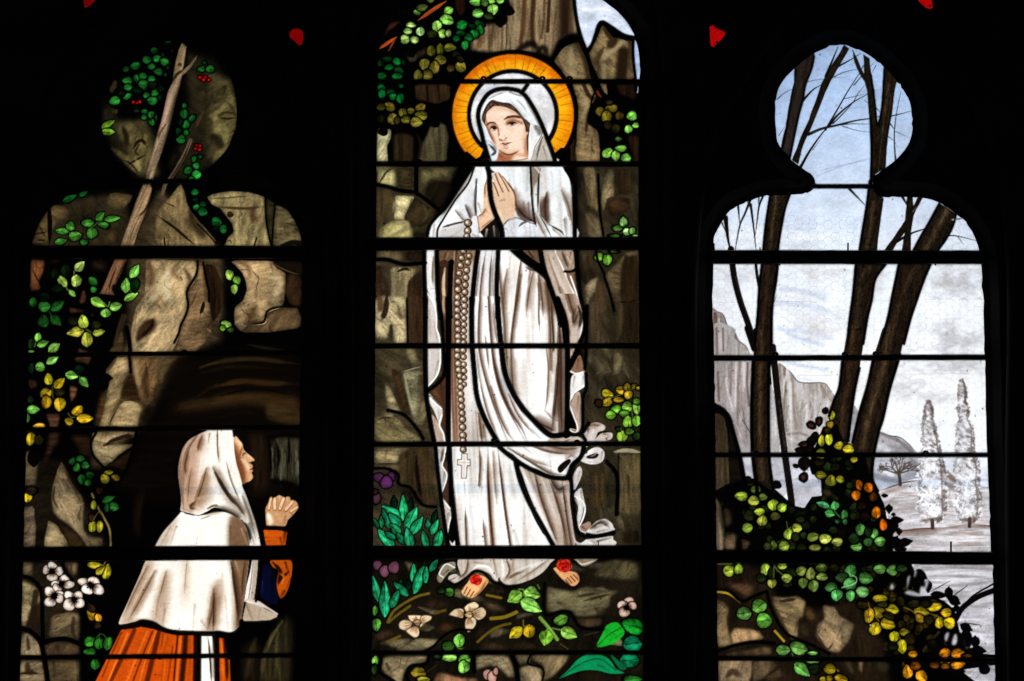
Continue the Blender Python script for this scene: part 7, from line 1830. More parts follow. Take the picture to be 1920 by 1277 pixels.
    OL('1247 470 36 37 0 108 166 88/1205 560 45 36 0 38 62 30/1220 615 40 35 0 98 136 66/198 810 44 43 0 172 186 66/278 798 34 41 0 152 168 60/490 797 38 45 0 172 186 72/625 770 36 27 0 162 174 66/543 908 34 37 0 178 192 78/662 870 40 35 0 168 180 84/775 812 40 37 -25 120 136 60/852 838 36 49 0 130 146 72/938 787 46 33 0 90 98 42/943 858 44 29 0 140 158 78/792 905 36 39 0 106 124 54/873 932 40 45 0 130 146 72/1172 812 44 51 0 86 148 78/1105 865 50 39 0 48 74 38/1162 917 50 47 -25 90 154 84/1017 942 50 37 0 80 128 72/1060 1002 44 45 0 102 176 102/1168 1010 34 43 0 90 158 88/455 870 36 34 0 36 42 18/540 830 26 44 0 34 40 18/1040 785 38 26 0 34 36 16')
    SL('7 .9 .2 120 130 60 0; 565,775 590,810 640,850\n6 .9 .2 110 120 56 0; 560,770 555,870\n7 .9 .2 110 120 50 0; 110,757 220,757\n6 .9 .2 90 150 90 0; 985,305 1030,315 1055,350 1120,420\n8 .9 .2 150 200 140 0; 1180,845 1215,865 1205,910 1100,945\n6 .9 .2 100 110 50 0; 660,420 670,470 700,460\n5 .9 .2 90 96 46 0; 590,580 630,570')
    T(1580, 880)
    OL('132 125 26 43 -10 176 90 14/207 147 34 39 -30 192 100 18/108 206 34 38 0 226 128 18/248 222 32 35 0 94 48 12/268 345 34 47 0 216 118 18/325 445 28 45 -10 216 112 18/150 290 36 30 0 36 20 10/180 380 36 34 0 30 18 10/182 867 55 45 15 78 130 64/160 978 51 41 10 116 166 96/297 797 49 35 0 92 146 72/397 805 42 41 0 104 158 78/470 790 40 29 0 44 62 30/140 480 36 45 0 104 166 84/247 512 36 41 -20 114 176 96/203 580 34 35 0 62 98 48/298 577 42 37 0 122 170 90/112 615 44 35 0 104 150 78/15 365 26 41 0 62 124 60/90 555 42 40 0 34 54 28/205 500 26 34 0 34 58 28/20 420 18 24 0 50 100 48/298 1035 58 33 0 156 132 30/290 1140 55 41 30 144 120 30/393 1115 55 35 15 172 148 30/210 1165 38 63 0 194 162 42/357 1232 58 43 20 178 154 34/262 1265 42 41 0 184 154 36/160 1085 44 28 10 50 36 14/320 1080 40 20 0 60 50 18/370 1170 44 24 20 50 42 16')
    T(1580, 977)
    OL('257 862 45 53 20 194 162 36/627 717 60 39 15 156 134 30/733 685 58 33 -10 178 154 34/620 778 44 31 25 144 120 30/828 732 40 35 0 214 176 36/773 812 34 43 0 194 164 36/853 815 46 43 30 208 182 38/495 888 44 29 10 132 114 30/412 922 38 41 0 194 176 30/472 1000 38 55 -5 198 180 36/540 940 40 40 0 40 36 15/560 1060 36 25 0 218 140 24/818 1052 45 35 -15 210 130 22/916 1055 51 35 -10 216 136 24/835 1132 60 19 10 188 130 30/918 1150 55 29 -10 220 148 34/1000 1075 34 12 0 94 54 15/735 1150 40 25 0 94 54 15/518 1205 38 53 -10 242 164 36/580 1155 40 35 0 132 72 18/630 1240 50 41 40 226 148 34/570 660 50 28 -10 40 36 15/690 790 36 34 0 40 34 14/660 660 40 24 0 34 30 14/720 980 40 30 0 20 20 10/400 1000 36 30 0 32 30 12/820 1160 34 20 0 140 84 22')
    SL('7 .9 .2 130 110 40 0; 490,690 550,715 600,760\n6 .9 .2 130 110 40 0; 700,740 760,760 800,780\n7 .9 .2 140 120 40 0; 205,650 215,690 245,740 290,800\n7 .9 .2 130 110 40 0; 455,930 465,960\n6 .9 .2 130 80 20 0; 475,1115 490,1150')
    T(1320, 977)
    SL('24 .95 .4 188 158 36 0; 108,563 200,580 288,642\n18 .95 .4 176 154 44 0; 566,878 638,958\n6 .9 .2 110 160 80 0; 385,705 430,740 445,750\n6 .9 .2 100 140 70 0; 680,990 730,1135\n8 .9 .2 150 130 50 0; 1040,1160 1075,1200')
    OL('318 738 57 49 0 104 158 74/442 678 57 53 -30 110 164 76/478 795 59 59 0 104 164 68/632 1030 55 39 0 104 158 80/755 1015 73 47 20 116 166 80/870 1055 40 15 0 134 190 98/868 1115 55 22 0 110 154 80/1005 1180 46 39 0 156 132 30/955 1262 34 20 0 178 144 30/1095 1258 52 31 15 188 154 34/1000 1255 26 25 0 132 108 24/880 1180 40 40 0 24 36 18')
    LL('725 1135 845 1240 92 110 176 80')
    # --- leads
    T(1430, 70)
    LEAD('412,150 392,250 342,380 322,500 292,610 257,770 215,980', 3); LEAD('865,300 895,520 915,700 945,600 960,450 970,270', 3); LEAD('860,640 868,900 862,1180', 4)
    T(1320, 340)
    LEAD('530,95 505,250 485,400 470,560', 3.5); LEAD('690,95 650,210 625,330 604,450 590,560', 3.5); LEAD('463,650 440,850 428,1050 405,1300', 4); LEAD('592,650 576,800 546,1000 540,1300', 4)
    T(1580, 340)
    LEAD('215,0 190,200 160,380 132,560', 4); LEAD('105,650 85,880 58,1080 34,1300', 4.5); LEAD('350,655 262,780 232,950 197,1100 165,1300', 4); LEAD('450,650 428,760 398,900 358,1100 298,1300', 4.5); LEAD('706,655 652,780 592,950 542,1100 490,1300', 4); LEAD('772,175 688,330 618,450 560,560', 4); LEAD('905,265 884,350 834,450 757,560', 3)
    T(1320, 620)
    LEAD('393,230 380,600 386,970 425,1290', 6); LEAD('550,200 520,300 520,970 557,1290', 5); LEAD('1104,240 1080,450 1036,560 1000,680', 5); LEAD('1240,300 1202,480 1170,700 1150,880', 5); LEAD('80,588 152,628 202,690 242,830 292,1010 330,1220', 6)
    T(1580, 620)
    LEAD('250,190 200,430 138,640 80,890', 5); LEAD('460,190 432,280 372,480 322,700 290,800 250,985 235,1170 280,1280', 5)
    T(1320, 977)
    LEAD('500,560 545,720 640,880 740,940 860,990 1000,1060', 5); LEAD('100,1040 250,990 400,965 560,975', 6); LEAD('100,545 200,560 300,640 400,600 500,560', 5)
    BAR(1520, 349.5, 1645, 349.5, 8.5); BAR(1332, 482, 1844, 482.5, 26, True); BAR(1334, 671.5, 1850, 670, 10.5); BAR(1336, 853, 1856, 853, 8.5)
    BAR(1338, 1043.5, 1862, 1047, 24.5, True); BAR(1340, 1234.5, 1868, 1238, 8.5)
# ------------------------------------------------------------------ building
col = sc.collection
def link(o, parent=None):
    col.objects.link(o)
    if parent is not None: o.parent = parent
    return o
def empty(name, loc, label, cat, group=None):
    o = bpy.data.objects.new(name, None); o.empty_display_size = .1; o.location = loc
    o['label'] = label; o['category'] = cat
    if group: o['group'] = group
    return link(o)
def newmesh(name, verts, faces, mat, parent=None, off=None, smooth=False):
    v = np.asarray(verts, float)
    if off is not None: v = v - np.asarray(off)
    me = bpy.data.meshes.new(name); me.from_pydata(v.tolist(), [], [list(map(int, f)) for f in faces]); me.update()
    me.materials.append(mat)
    if smooth: me.shade_smooth()
    return link(bpy.data.objects.new(name, me), parent)

def nodes(name):
    m = bpy.data.materials.new(name); m.use_nodes = True
    nt = m.node_tree; nt.nodes.clear()
    return m, nt, nt.nodes.new, nt.links.new
def mat_glass():
    """translucent antique glass: the paint attribute times streaks and seeds in the glass"""
    m, nt, N, K = nodes('painted_glass')
    at_ = N('ShaderNodeAttribute'); at_.attribute_name = 'paint'
    tc = N('ShaderNodeTexCoord')
    n1 = N('ShaderNodeTexNoise'); n1.inputs['Scale'].default_value = 9; n1.inputs['Detail'].default_value = 3; n1.inputs['Distortion'].default_value = .6
    n2 = N('ShaderNodeTexNoise'); n2.inputs['Scale'].default_value = 240; n2.inputs['Detail'].default_value = 2
    mp = N('ShaderNodeMapping'); mp.inputs['Scale'].default_value = (1, 1, 2.2)
    K(tc.outputs['Object'], mp.inputs[0]); K(mp.outputs[0], n1.inputs['Vector']); K(mp.outputs[0], n2.inputs['Vector'])
    r1 = N('ShaderNodeMapRange'); r1.inputs[3].default_value = .93; r1.inputs[4].default_value = 1.05; K(n1.outputs[0], r1.inputs[0])
    r2 = N('ShaderNodeMapRange'); r2.inputs[3].default_value = .88; r2.inputs[4].default_value = 1.09; K(n2.outputs[0], r2.inputs[0])
    mu = N('ShaderNodeMath'); mu.operation = 'MULTIPLY'; K(r1.outputs[0], mu.inputs[0]); K(r2.outputs[0], mu.inputs[1])
    vm = N('ShaderNodeVectorMath'); vm.operation = 'SCALE'; K(at_.outputs['Color'], vm.inputs[0]); K(mu.outputs[0], vm.inputs['Scale'])
    tl = N('ShaderNodeBsdfTranslucent'); K(vm.outputs[0], tl.inputs[0])
    tp = N('ShaderNodeBsdfTransparent'); K(vm.outputs[0], tp.inputs[0])
    mx = N('ShaderNodeMixShader'); mx.inputs[0].default_value = .36; K(tl.outputs[0], mx.inputs[1]); K(tp.outputs[0], mx.inputs[2])
    gl = N('ShaderNodeBsdfGlossy'); gl.inputs['Roughness'].default_value = .18
    fr = N('ShaderNodeFresnel'); fr.inputs[0].default_value = 1.25
    m2 = N('ShaderNodeMixShader'); K(fr.outputs[0], m2.inputs[0]); K(mx.outputs[0], m2.inputs[1]); K(gl.outputs[0], m2.inputs[2])
    out = N('ShaderNodeOutputMaterial'); K(m2.outputs[0], out.inputs[0])
    return m
def mat_solid(name, a, b, scale, rough, metal=0.0, bump=.3):
    m, nt, N, K = nodes(name)
    bs = N('ShaderNodeBsdfPrincipled'); tc = N('ShaderNodeTexCoord'); n = N('ShaderNodeTexNoise')
    n.inputs['Scale'].default_value = scale; n.inputs['Detail'].default_value = 6; K(tc.outputs['Object'], n.inputs['Vector'])
    r = N('ShaderNodeValToRGB'); r.color_ramp.elements[0].color = (*a, 1); r.color_ramp.elements[1].color = (*b, 1)
    r.color_ramp.elements[0].position = .35; r.color_ramp.elements[1].position = .7
    K(n.outputs[0], r.inputs[0]); K(r.outputs[0], bs.inputs['Base Color'])
    bs.inputs['Roughness'].default_value = rough; bs.inputs['Metallic'].default_value = metal
    bp = N('ShaderNodeBump'); bp.inputs['Strength'].default_value = bump; bp.inputs['Distance'].default_value = .004
    K(n.outputs[0], bp.inputs['Height']); K(bp.outputs[0], bs.inputs['Normal'])
    out = N('ShaderNodeOutputMaterial'); K(bs.outputs[0], out.inputs[0])
    return m
def mat_rail():
    m, nt, N, K = nodes('clear_joint_strip')
    tp = N('ShaderNodeBsdfTransparent'); tl = N('ShaderNodeBsdfTranslucent'); mx = N('ShaderNodeMixShader'); n = N('ShaderNodeTexNoise'); n.inputs['Scale'].default_value = 14
    r = N('ShaderNodeValToRGB'); r.color_ramp.elements[0].color = (.66, .76, .88, 1); r.color_ramp.elements[1].color = (.78, .86, .95, 1)
    K(n.outputs[0], r.inputs[0]); K(r.outputs[0], tp.inputs[0]); K(r.outputs[0], tl.inputs[0]); mx.inputs[0].default_value = .25
    K(tp.outputs[0], mx.inputs[1]); K(tl.outputs[0], mx.inputs[2]); out = N('ShaderNodeOutputMaterial'); K(mx.outputs[0], out.inputs[0])
    return m
def mat_sky():
    m, nt, N, K = nodes('overcast_sky')
    e = N('ShaderNodeEmission'); tc = N('ShaderNodeTexCoord'); n = N('ShaderNodeTexNoise')
    n.inputs['Scale'].default_value = .12; n.inputs['Detail'].default_value = 3; K(tc.outputs['Object'], n.inputs['Vector'])
    r = N('ShaderNodeValToRGB'); r.color_ramp.elements[0].color = (.97, .985, 1.0, 1); r.color_ramp.elements[1].color = (1.0, 1.0, 1.0, 1)
    K(n.outputs[0], r.inputs[0]); K(r.outputs[0], e.inputs[0]); e.inputs[1].default_value = 1.30
    out = N('ShaderNodeOutputMaterial'); K(e.outputs[0], out.inputs[0])
    m.cycles.emission_sampling = 'NONE'
    return m
M_GLASS = mat_glass()
M_LEAD = mat_solid('lead', (.020, .021, .022), (.045, .046, .048), 60, .6, .3)
M_IRON = mat_solid('iron', (.014, .013, .012), (.035, .032, .03), 40, .65, .4)
M_COPPER = mat_solid('copper_wire', (.05, .035, .025), (.10, .07, .05), 80, .5, .6)
M_STONE = mat_solid('dark_stone', (.022, .020, .019), (.048, .044, .042), 7, .92, 0, .6)
M_WIRE = mat_solid('galvanised_wire', (.24, .25, .28), (.36, .37, .40), 90, .5, .4)
M_RAIL = mat_rail()
M_SKY = mat_sky()

# ---- paint the three lights
paint_left(); paint_middle(); paint_right(); weather()
WINDOWS = {
    'left': empty('stained_glass_window', at(305, 1330), 'trefoil headed stained glass light with kneeling veiled woman in orange skirt by dark rocks', 'stained glass window'),
    'middle': empty('stained_glass_window', at(950, 1330), 'tall stained glass light with standing white robed woman, orange halo and rosary', 'stained glass window'),
    'right': empty('stained_glass_window', at(1600, 1330), 'trefoil headed stained glass light with bare trees, pale winter sky and two poplars', 'stained glass window')}
ORG = {k: np.array(w.location) for k, w in WINDOWS.items()}
lin = lambda c: np.where(c <= .04045, c / 12.92, ((c + .055) / 1.055) ** 2.4)
LIN = np.clip(lin(np.clip(IMG, 0, 1)) ** 1.14, .0003, .95)
GX, GY = np.meshgrid(np.arange(GW) * CS, np.arange(GH) * CS - OY)
POS = at(GX, GY)

def components(free):
    """label connected regions of a boolean grid, run by run"""
    parent = [0]
    def find(i):
        while parent[i] != i: parent[i] = parent[parent[i]]; i = parent[i]
        return i
    lab = np.zeros(free.shape, np.int32); prev = []
    for y in range(free.shape[0]):
        d = np.diff(np.r_[0, free[y].astype(np.int8), 0]); st_, en = np.where(d == 1)[0], np.where(d == -1)[0]
        runs = []; j = 0
        for a, b in zip(st_, en):
            k = 0
            while j < len(prev) and prev[j][1] <= a: j += 1
            q = j
            while q < len(prev) and prev[q][0] < b:
                r = find(prev[q][2])
                if k == 0: k = r
                elif r != k: parent[r] = k
                q += 1
            if k == 0: k = len(parent); parent.append(k)
            lab[y, a:b] = k; runs.append((a, b, k))
        prev = runs
    return np.array([find(i) for i in range(len(parent))])[lab]
def sub(a, k, ax): return np.roll(a, k, ax)
LBL = {'glass': None}
PANE = {'tree_trunk': 'trunk_pane', 'rock': 'rock_pane', 'sky': 'sky_pane', 'robe': 'robe_pane', 'cliff': 'cliff_pane', 'field': 'field_pane', 'hill': 'hill_pane', 'bark': 'bark_pane', 'skirt': 'skirt_pane', 'apron': 'apron_pane', 'sleeve': 'sleeve_pane', 'halo': 'halo_pane', 'cape': 'cape_pane', 'veil': 'veil_pane', 'sash': 'sash_pane', 'poplar': 'field_pane', 'face': 'face_pane', 'hands': 'robe_pane', 'foot': 'robe_pane'}
PART_LABEL = {'face': 'painted face of the woman', 'veil': 'white veil', 'cape': 'white shoulder cape', 'hands': 'clasped hands in prayer', 'hand': 'hand pressed in prayer', 'halo': 'orange halo ring with painted rays', 'cross': 'white cross at the end of the rosary', 'rose': 'red rose on the foot', 'foot': 'bare foot', 'poplar': 'snowy poplar painted on pale glass', 'berry': 'red berry', 'blade': 'pointed teal leaf'}
tr = np.random.RandomState(21)
rosary = bpy.data.objects.new('rosary', None); rosary.empty_display_size = .05; link(rosary, WINDOWS['middle']); rosary['label'] = 'long painted rosary of round beads ending in a white cross'
for wname, root in WINDOWS.items():
    o = OUT[wname]; cov, bb = cover(G(o), 6); x0, x1, y0, y1 = bb
    inside = cov > .02
    for _ in range(3): inside = inside | sub(inside, 1, 0) | sub(inside, -1, 0) | sub(inside, 1, 1) | sub(inside, -1, 1)
    ld = LEADM[y0:y1, x0:x1]
    comp = components(inside & ~ld)
    # tiny slivers join the lead; then panes run on under the cames
    cnt = np.bincount(comp.ravel()); comp[np.isin(comp, np.where(cnt < 60)[0])] = 0
    for _ in range(14):
        miss = inside & (comp == 0)
        if not miss.any(): break
        for k, ax in ((1, 0), (-1, 0), (1, 1), (-1, 1)):
            s_ = sub(comp, k, ax); comp = np.where(miss & (comp == 0), s_, comp)
    pc = PIECE[y0:y1, x0:x1]; tg_ = TAG[y0:y1, x0:x1]
    key = np.where(inside, np.where(pc > 0, pc + 100000, comp), 0)
    key = key[:-1, :-1]; ids, inv = np.unique(key, return_inverse=True); inv = inv.ravel()
    order = np.argsort(inv, kind='stable'); bounds = np.searchsorted(inv[order], np.arange(len(ids) + 1))
    w = x1 - x0; P3 = POS[y0:y1, x0:x1].reshape(-1, 3); C3 = LIN[y0:y1, x0:x1].reshape(-1, 3)
    depth = {}
    for n, kid in enumerate(ids):
        if kid == 0: continue
        cells = order[bounds[n]:bounds[n + 1]]
        cy, cx = np.divmod(cells, w - 1); a = cy * w + cx
        if len(cells) < 4: continue
        quad = np.stack([a + w, a + w + 1, a + 1, a], 1)
        uq, ix = np.unique(quad, return_inverse=True); ix = ix.reshape(-1, 4)
        if kid >= 100000: name = PNAME[kid - 100000]
        else:
            t = np.bincount(tg_[cy, cx], minlength=len(TAGS)); t[0] *= 0
            lum = C3[a].max(1)
            tn = TAGS[int(t.argmax())] if t.sum() > .12 * len(cells) else 'glass'
            name = PANE.get(tn, 'glass_pane') if tn != 'glass' else 'glass_pane'
        me = bpy.data.meshes.new(name); nv, nf = len(uq), len(ix)
        me.vertices.add(nv); me.vertices.foreach_set('co', (P3[uq] - ORG[wname]).astype(np.float32).ravel())
        me.loops.add(nf * 4); me.loops.foreach_set('vertex_index', ix.astype(np.int32).ravel())
        me.polygons.add(nf); me.polygons.foreach_set('loop_start', np.arange(0, nf * 4, 4, dtype=np.int32))
        me.update(calc_edges=True)
        ca = me.color_attributes.new('paint', 'FLOAT_COLOR', 'POINT')
        tint = 1 + (.012 if name in ('robe_pane', 'cape', 'cape_pane', 'veil', 'veil_pane', 'sash_pane') else .03 if kid < 100000 else .10 if name in ('leaf', 'blade', 'petal', 'berry') else .02) * tr.randn() + (0 if name in ('robe_pane', 'cape', 'cape_pane', 'veil', 'veil_pane', 'sash_pane', 'sky_pane', 'face', 'hands', 'hand', 'hair') else .015 if kid < 100000 else .06 if name in ('leaf', 'blade') else .0) * tr.randn(3)
        ca.data.foreach_set('color', np.concatenate([np.clip(C3[uq] * np.clip(tint, .7, 1.22), .0004, .97), np.ones((nv, 1))], 1).astype(np.float32).ravel())
        me.materials.append(M_GLASS)
        ob = link(bpy.data.objects.new(name, me), rosary if name in ('bead', 'cross') else root)
        if name in PART_LABEL: ob['label'] = PART_LABEL[name]

def inside_any(q, wn):
    x, y = q; p = OUT[wn]; x1, y1 = p[:, 0], p[:, 1]; x2, y2 = np.roll(x1, -1), np.roll(y1, -1); c = (y1 <= y) != (y2 <= y)
    return bool(np.sum(c & (x < x1 + (y - y1) * (x2 - x1) / np.where(y2 == y1, 1, y2 - y1))) % 2)
# ---- lead cames: half-round strips standing proud of the glass
def strip(p, w, parent, name, org, mat):
    d = np.gradient(p, axis=0); d /= np.maximum(np.hypot(*d.T), 1e-6)[:, None]; nrm = np.stack([-d[:, 1], d[:, 0]], 1)
    V = []; prof = [(-.5, .001), (-.42, -.0028), (0, -.0052), (.42, -.0028), (.5, .001)]
    for u, Y in prof: V.append(at(p[:, 0] + nrm[:, 0] * u * w, p[:, 1] + nrm[:, 1] * u * w, Y))
    V = np.stack(V, 1); n = len(p); Fc = []
    for i in range(n - 1):
        for k in range(4): Fc.append((i * 5 + k, i * 5 + k + 1, i * 5 + k + 6, i * 5 + k + 5))
        Fc.append((i * 5 + 4, i * 5, i * 5 + 5, i * 5 + 9))
    Fc += [(0, 1, 2, 3, 4), tuple((n - 1) * 5 + k for k in (4, 3, 2, 1, 0))]
    return newmesh(name, V.reshape(-1, 3), Fc, mat, parent, org, True)
for wn, p, w in LEADS: strip(p, w * .9, WINDOWS[wn], 'lead_came', ORG[wn], M_LEAD)
def blob(wn, x, y, r):
    th = np.linspace(0, 2 * math.pi, 9)[:-1]; k = r * (1 + .18 * wr_.randn(8))
    V = np.concatenate([at(x + k * np.cos(th), y + k * np.sin(th), -.002), at(x + .5 * k * np.cos(th), y + .5 * k * np.sin(th), -.0064), at(np.array([x]), np.array([y]), -.0074)]); Fc = []
    for j in range(8): Fc += [(j, (j + 1) % 8, 8 + (j + 1) % 8, 8 + j), (8 + j, 8 + (j + 1) % 8, 16)]
    newmesh('solder_joint', V, Fc, M_LEAD, WINDOWS[wn], ORG[wn], True)
wr_ = np.random.RandomState(4)
for i, (wn, p, w) in enumerate(LEADS):
    if w < 4.5: continue
    for e_ in (p[0], p[-1]):
        if any(wn == b[0] and abs(e_[1] - (b[2] + b[4]) / 2) < 16 for b in BARS): continue
        if inside_any(e_, wn): blob(wn, e_[0], e_[1], w * .62)
# ---- saddle bars with slightly uneven faces, copper ties and pins
def bar(wn, x0, y0, x1, y1, h, thick):
    n = 26; t = np.linspace(0, 1, n); x = x0 + (x1 - x0) * t; y = y0 + (y1 - y0) * t
    r = np.random.RandomState(int(x0 + y0)); e1 = .35 * r.randn(n); e2 = .35 * r.randn(n)
    dep = .022 if thick else .013; V = []
    for yy, Y in ((y - h / 2 + e1, -.004), (y - h / 2 + e1 + 1, -.004 - dep), (y + h / 2 + e2 - 1, -.004 - dep), (y + h / 2 + e2, -.004)): V.append(at(x, yy, Y))
    V = np.stack(V, 1).reshape(-1, 3); Fc = [(0, 1, 2, 3), tuple((n - 1) * 4 + k for k in (3, 2, 1, 0))]
    for i in range(n - 1):
        for k in range(4): Fc.append((i * 4 + k, i * 4 + (k + 1) % 4, i * 4 + 4 + (k + 1) % 4, i * 4 + 4 + k))
    b = newmesh('iron_bar' if thick else 'saddle_bar', V, Fc, M_IRON, WINDOWS[wn], ORG[wn])
    return b
for q in BARS: bar(*q)
def ring(wn, x, y, r, rt, name='copper_tie'):
    V = []; Fc = []; A, B = 18, 6
    for i in range(A):
        a = i / A * 2 * math.pi
        for j in range(B):
            b = j / B * 2 * math.pi; rr_ = r + rt * math.cos(b)
            V.append(at(x + rr_ * math.cos(a), y + rr_ * .8 * math.sin(a), -.019 + rt * MPP * math.sin(b)))
    for i in range(A):
        for j in range(B): Fc.append((i * B + j, (i + 1) % A * B + j, (i + 1) % A * B + (j + 1) % B, i * B + (j + 1) % B))
    return newmesh(name, np.array(V), Fc, M_COPPER, WINDOWS[wn], ORG[wn], True)
for wn, x, y in (('middle', 907, 147), ('middle', 1017, 147), ('middle', 1068, 147), ('middle', 1116, 147), ('middle', 912, 302), ('middle', 786, 303), ('middle', 941, 646), ('middle', 932, 829), ('middle', 1082, 829), ('left', 346, 660), ('left', 300, 1232), ('left', 430, 1232), ('right', 1454, 664), ('right', 1584, 664), ('right', 1642, 663), ('right', 1417, 849), ('right', 1736, 849), ('right', 1512, 1230)):
    ring(wn, x, y, 3.6, 2.6)
def pin(wn, x0, y0, x1, y1, w):
    V = []; Fc = []
    for x, y in ((x0, y0), (x1, y1)):
        for k in range(6):
            a = k / 6 * 2 * math.pi; V.append(at(x + w * math.cos(a), y, -.006 - .003 * math.sin(a)))
    for k in range(6): Fc.append((k, (k + 1) % 6, 6 + (k + 1) % 6, 6 + k))
    Fc += [tuple(range(5, -1, -1)), tuple(range(6, 12))]
    return newmesh('fixing_pin', np.array(V), Fc, M_IRON, WINDOWS[wn], ORG[wn])
for q in (('left', 308, 444, 309, 463, 1.2), ('left', 481, 444, 477, 463, 1.2), ('right', 1590, 455, 1590, 471, 1.6), ('right', 1783, 1015, 1783, 1036, 1.9), ('right', 1425, 464, 1425, 471, 1.2), ('right', 1462, 494, 1462, 498, 1.2), ('right', 1754, 494, 1754, 498, 1.4), ('middle', 958, 1046, 958, 1051, 1.2), ('middle', 1122, 1015, 1122, 1024, 1)): pin(*q)

# ---- the stone wall: three lights and four small tracery openings, splayed inside and out
TRI = [[(150, -30), (196, -18), (183, 0), (165, 13), (157, 17.5), (157.5, 0)], [(538, 63), (548, 56), (561, 49.5), (566.5, 57.6), (569, 68), (566, 87.5), (560, 85), (552.5, 77), (544.5, 71)],
       [(1330, 46.5), (1335.5, 47), (1344, 54), (1361.5, 60.5), (1358.5, 66), (1351, 76), (1344, 83), (1336.5, 89.5), (1332.6, 88), (1331, 70)], [(1706, -20), (1743, -20), (1746, 0), (1748.2, 8), (1749.5, 15), (1744, 17), (1737, 14.8), (1727.6, 8), (1720.7, 0)]]
wr = np.random.RandomState(11)
def outward(p, d):
    q = np.roll(p, -1, 0) - np.roll(p, 1, 0); q /= np.maximum(np.hypot(*q.T), 1e-6)[:, None]
    n = np.stack([q[:, 1], -q[:, 0]], 1)
    area = .5 * np.sum(p[:, 0] * np.roll(p[:, 1], -1) - np.roll(p[:, 0], -1) * p[:, 1])
    r = p + n * d * (1 if area > 0 else -1)
    for _ in range(3): r = .5 * r + .25 * (np.roll(r, 1, 0) + np.roll(r, -1, 0))
    return r
holes = []
for k in ('left', 'middle', 'right'):
    p = OUT[k]; rough = .9 if k == 'right' else .6
    holes.append(p + rough * wr.randn(*p.shape) * (.5 + .5 * np.sin(np.arange(len(p)) * .7))[:, None])
for t in TRI:
    holes.append(densify(np.array(t, float), 8) + .25 * wr.randn(len(densify(np.array(t, float), 8)), 2))
FRONT, BACK = -.024, .05
V = []; Fc = []
def addring(p, Y):
    b = len(V); V.extend(at(p[:, 0], p[:, 1], Y).tolist()); return b
front_loops, back_loops = [], []
for i, h in enumerate(holes):
    big = i < 3; n = len(h)
    fr_ = outward(h, 30 if big else 16); bk = outward(h, 34 if big else 26)
    rings = [addring(fr_, FRONT), addring(outward(h, 13 if big else 6), -.0095), addring(h, -.004), addring(h, .004), addring(bk, BACK)]
    for a, b in zip(rings[:-1], rings[1:]):
        for j in range(n): Fc.append((a + j, a + (j + 1) % n, b + (j + 1) % n, b + j))
    front_loops.append((fr_, rings[0])); back_loops.append((bk, rings[-1]))
rect = np.array([(-1700, -1500), (3600, -1500), (3600, 2700), (-1700, 2700)], float)
def inpoly(q, p):
    x, y = q; x1, y1 = p[:, 0], p[:, 1]; x2, y2 = np.roll(x1, -1), np.roll(y1, -1)
    c = (y1 <= y) != (y2 <= y)
    return bool(np.sum(c & (x < x1 + (y - y1) * (x2 - x1) / np.where(y2 == y1, 1, y2 - y1))) % 2)
for loops, Y in ((front_loops, FRONT), (back_loops, BACK)):
    pts = [tuple(q) for q in rect]; idx = []; edges = []
    b = addring(rect, Y); idx += list(range(b, b + 4)); edges += [(k, (k + 1) % 4) for k in range(4)]
    for p, r0 in loops:
        n0 = len(pts); pts += [tuple(q) for q in p]; idx += list(range(r0, r0 + len(p))); edges += [(n0 + k, n0 + (k + 1) % len(p)) for k in range(len(p))]
    vo, eo, fo, vi, ei, fi = delaunay_2d_cdt([Vector(q) for q in pts], edges, [], 0, 1e-6)
    new = []
    for k, o_ in enumerate(vi):
        if len(o_): new.append(idx[o_[0]])
        else: new.append(addring(np.array([[vo[k].x, vo[k].y]]), Y))
    for f in fo:
        c = (sum(vo[k].x for k in f) / 3, sum(vo[k].y for k in f) / 3)
        if not any(inpoly(c, p) for p, _ in loops): Fc.append(tuple(new[k] for k in f))
wall = newmesh('wall', V, Fc, M_STONE); wall['kind'] = 'structure'
# stone roll mouldings framing each light, part of the wall
def roll(pts, r, Y, name):
    p = spline(np.array(pts, float), False, 8); d = np.gradient(p, axis=0); d /= np.hypot(*d.T)[:, None]; nrm = np.stack([-d[:, 1], d[:, 0]], 1)
    V = []; Fc = []; n = len(p); B = 8
    for j in range(B):
        a = j / (B - 1) * math.pi; V.append(at(p[:, 0] + nrm[:, 0] * r * math.cos(a), p[:, 1] + nrm[:, 1] * r * math.cos(a), Y - r * MPP * math.sin(a)))
    V = np.stack(V, 1).reshape(-1, 3)
    for i in range(n - 1):
        for j in range(B - 1): Fc.append((i * B + j, i * B + j + 1, (i + 1) * B + j + 1, (i + 1) * B + j))
    return newmesh(name, V, Fc, M_STONE, wall, None, True)
for cx, hw, top, spring in ((313, 308, -70, 470), (953, 300, -330, 150), (1597, 300, -40, 480)):
    roll([(cx - hw - 6, 1400), (cx - hw, 900), (cx - hw, spring), (cx - hw * .86, spring - (spring - top) * .42), (cx - hw * .52, spring - (spring - top) * .78), (cx, top), (cx + hw * .52, spring - (spring - top) * .78), (cx + hw * .86, spring - (spring - top) * .42), (cx + hw, spring), (cx + hw, 900), (cx + hw + 6, 1400)], 13, FRONT, 'stone_moulding')

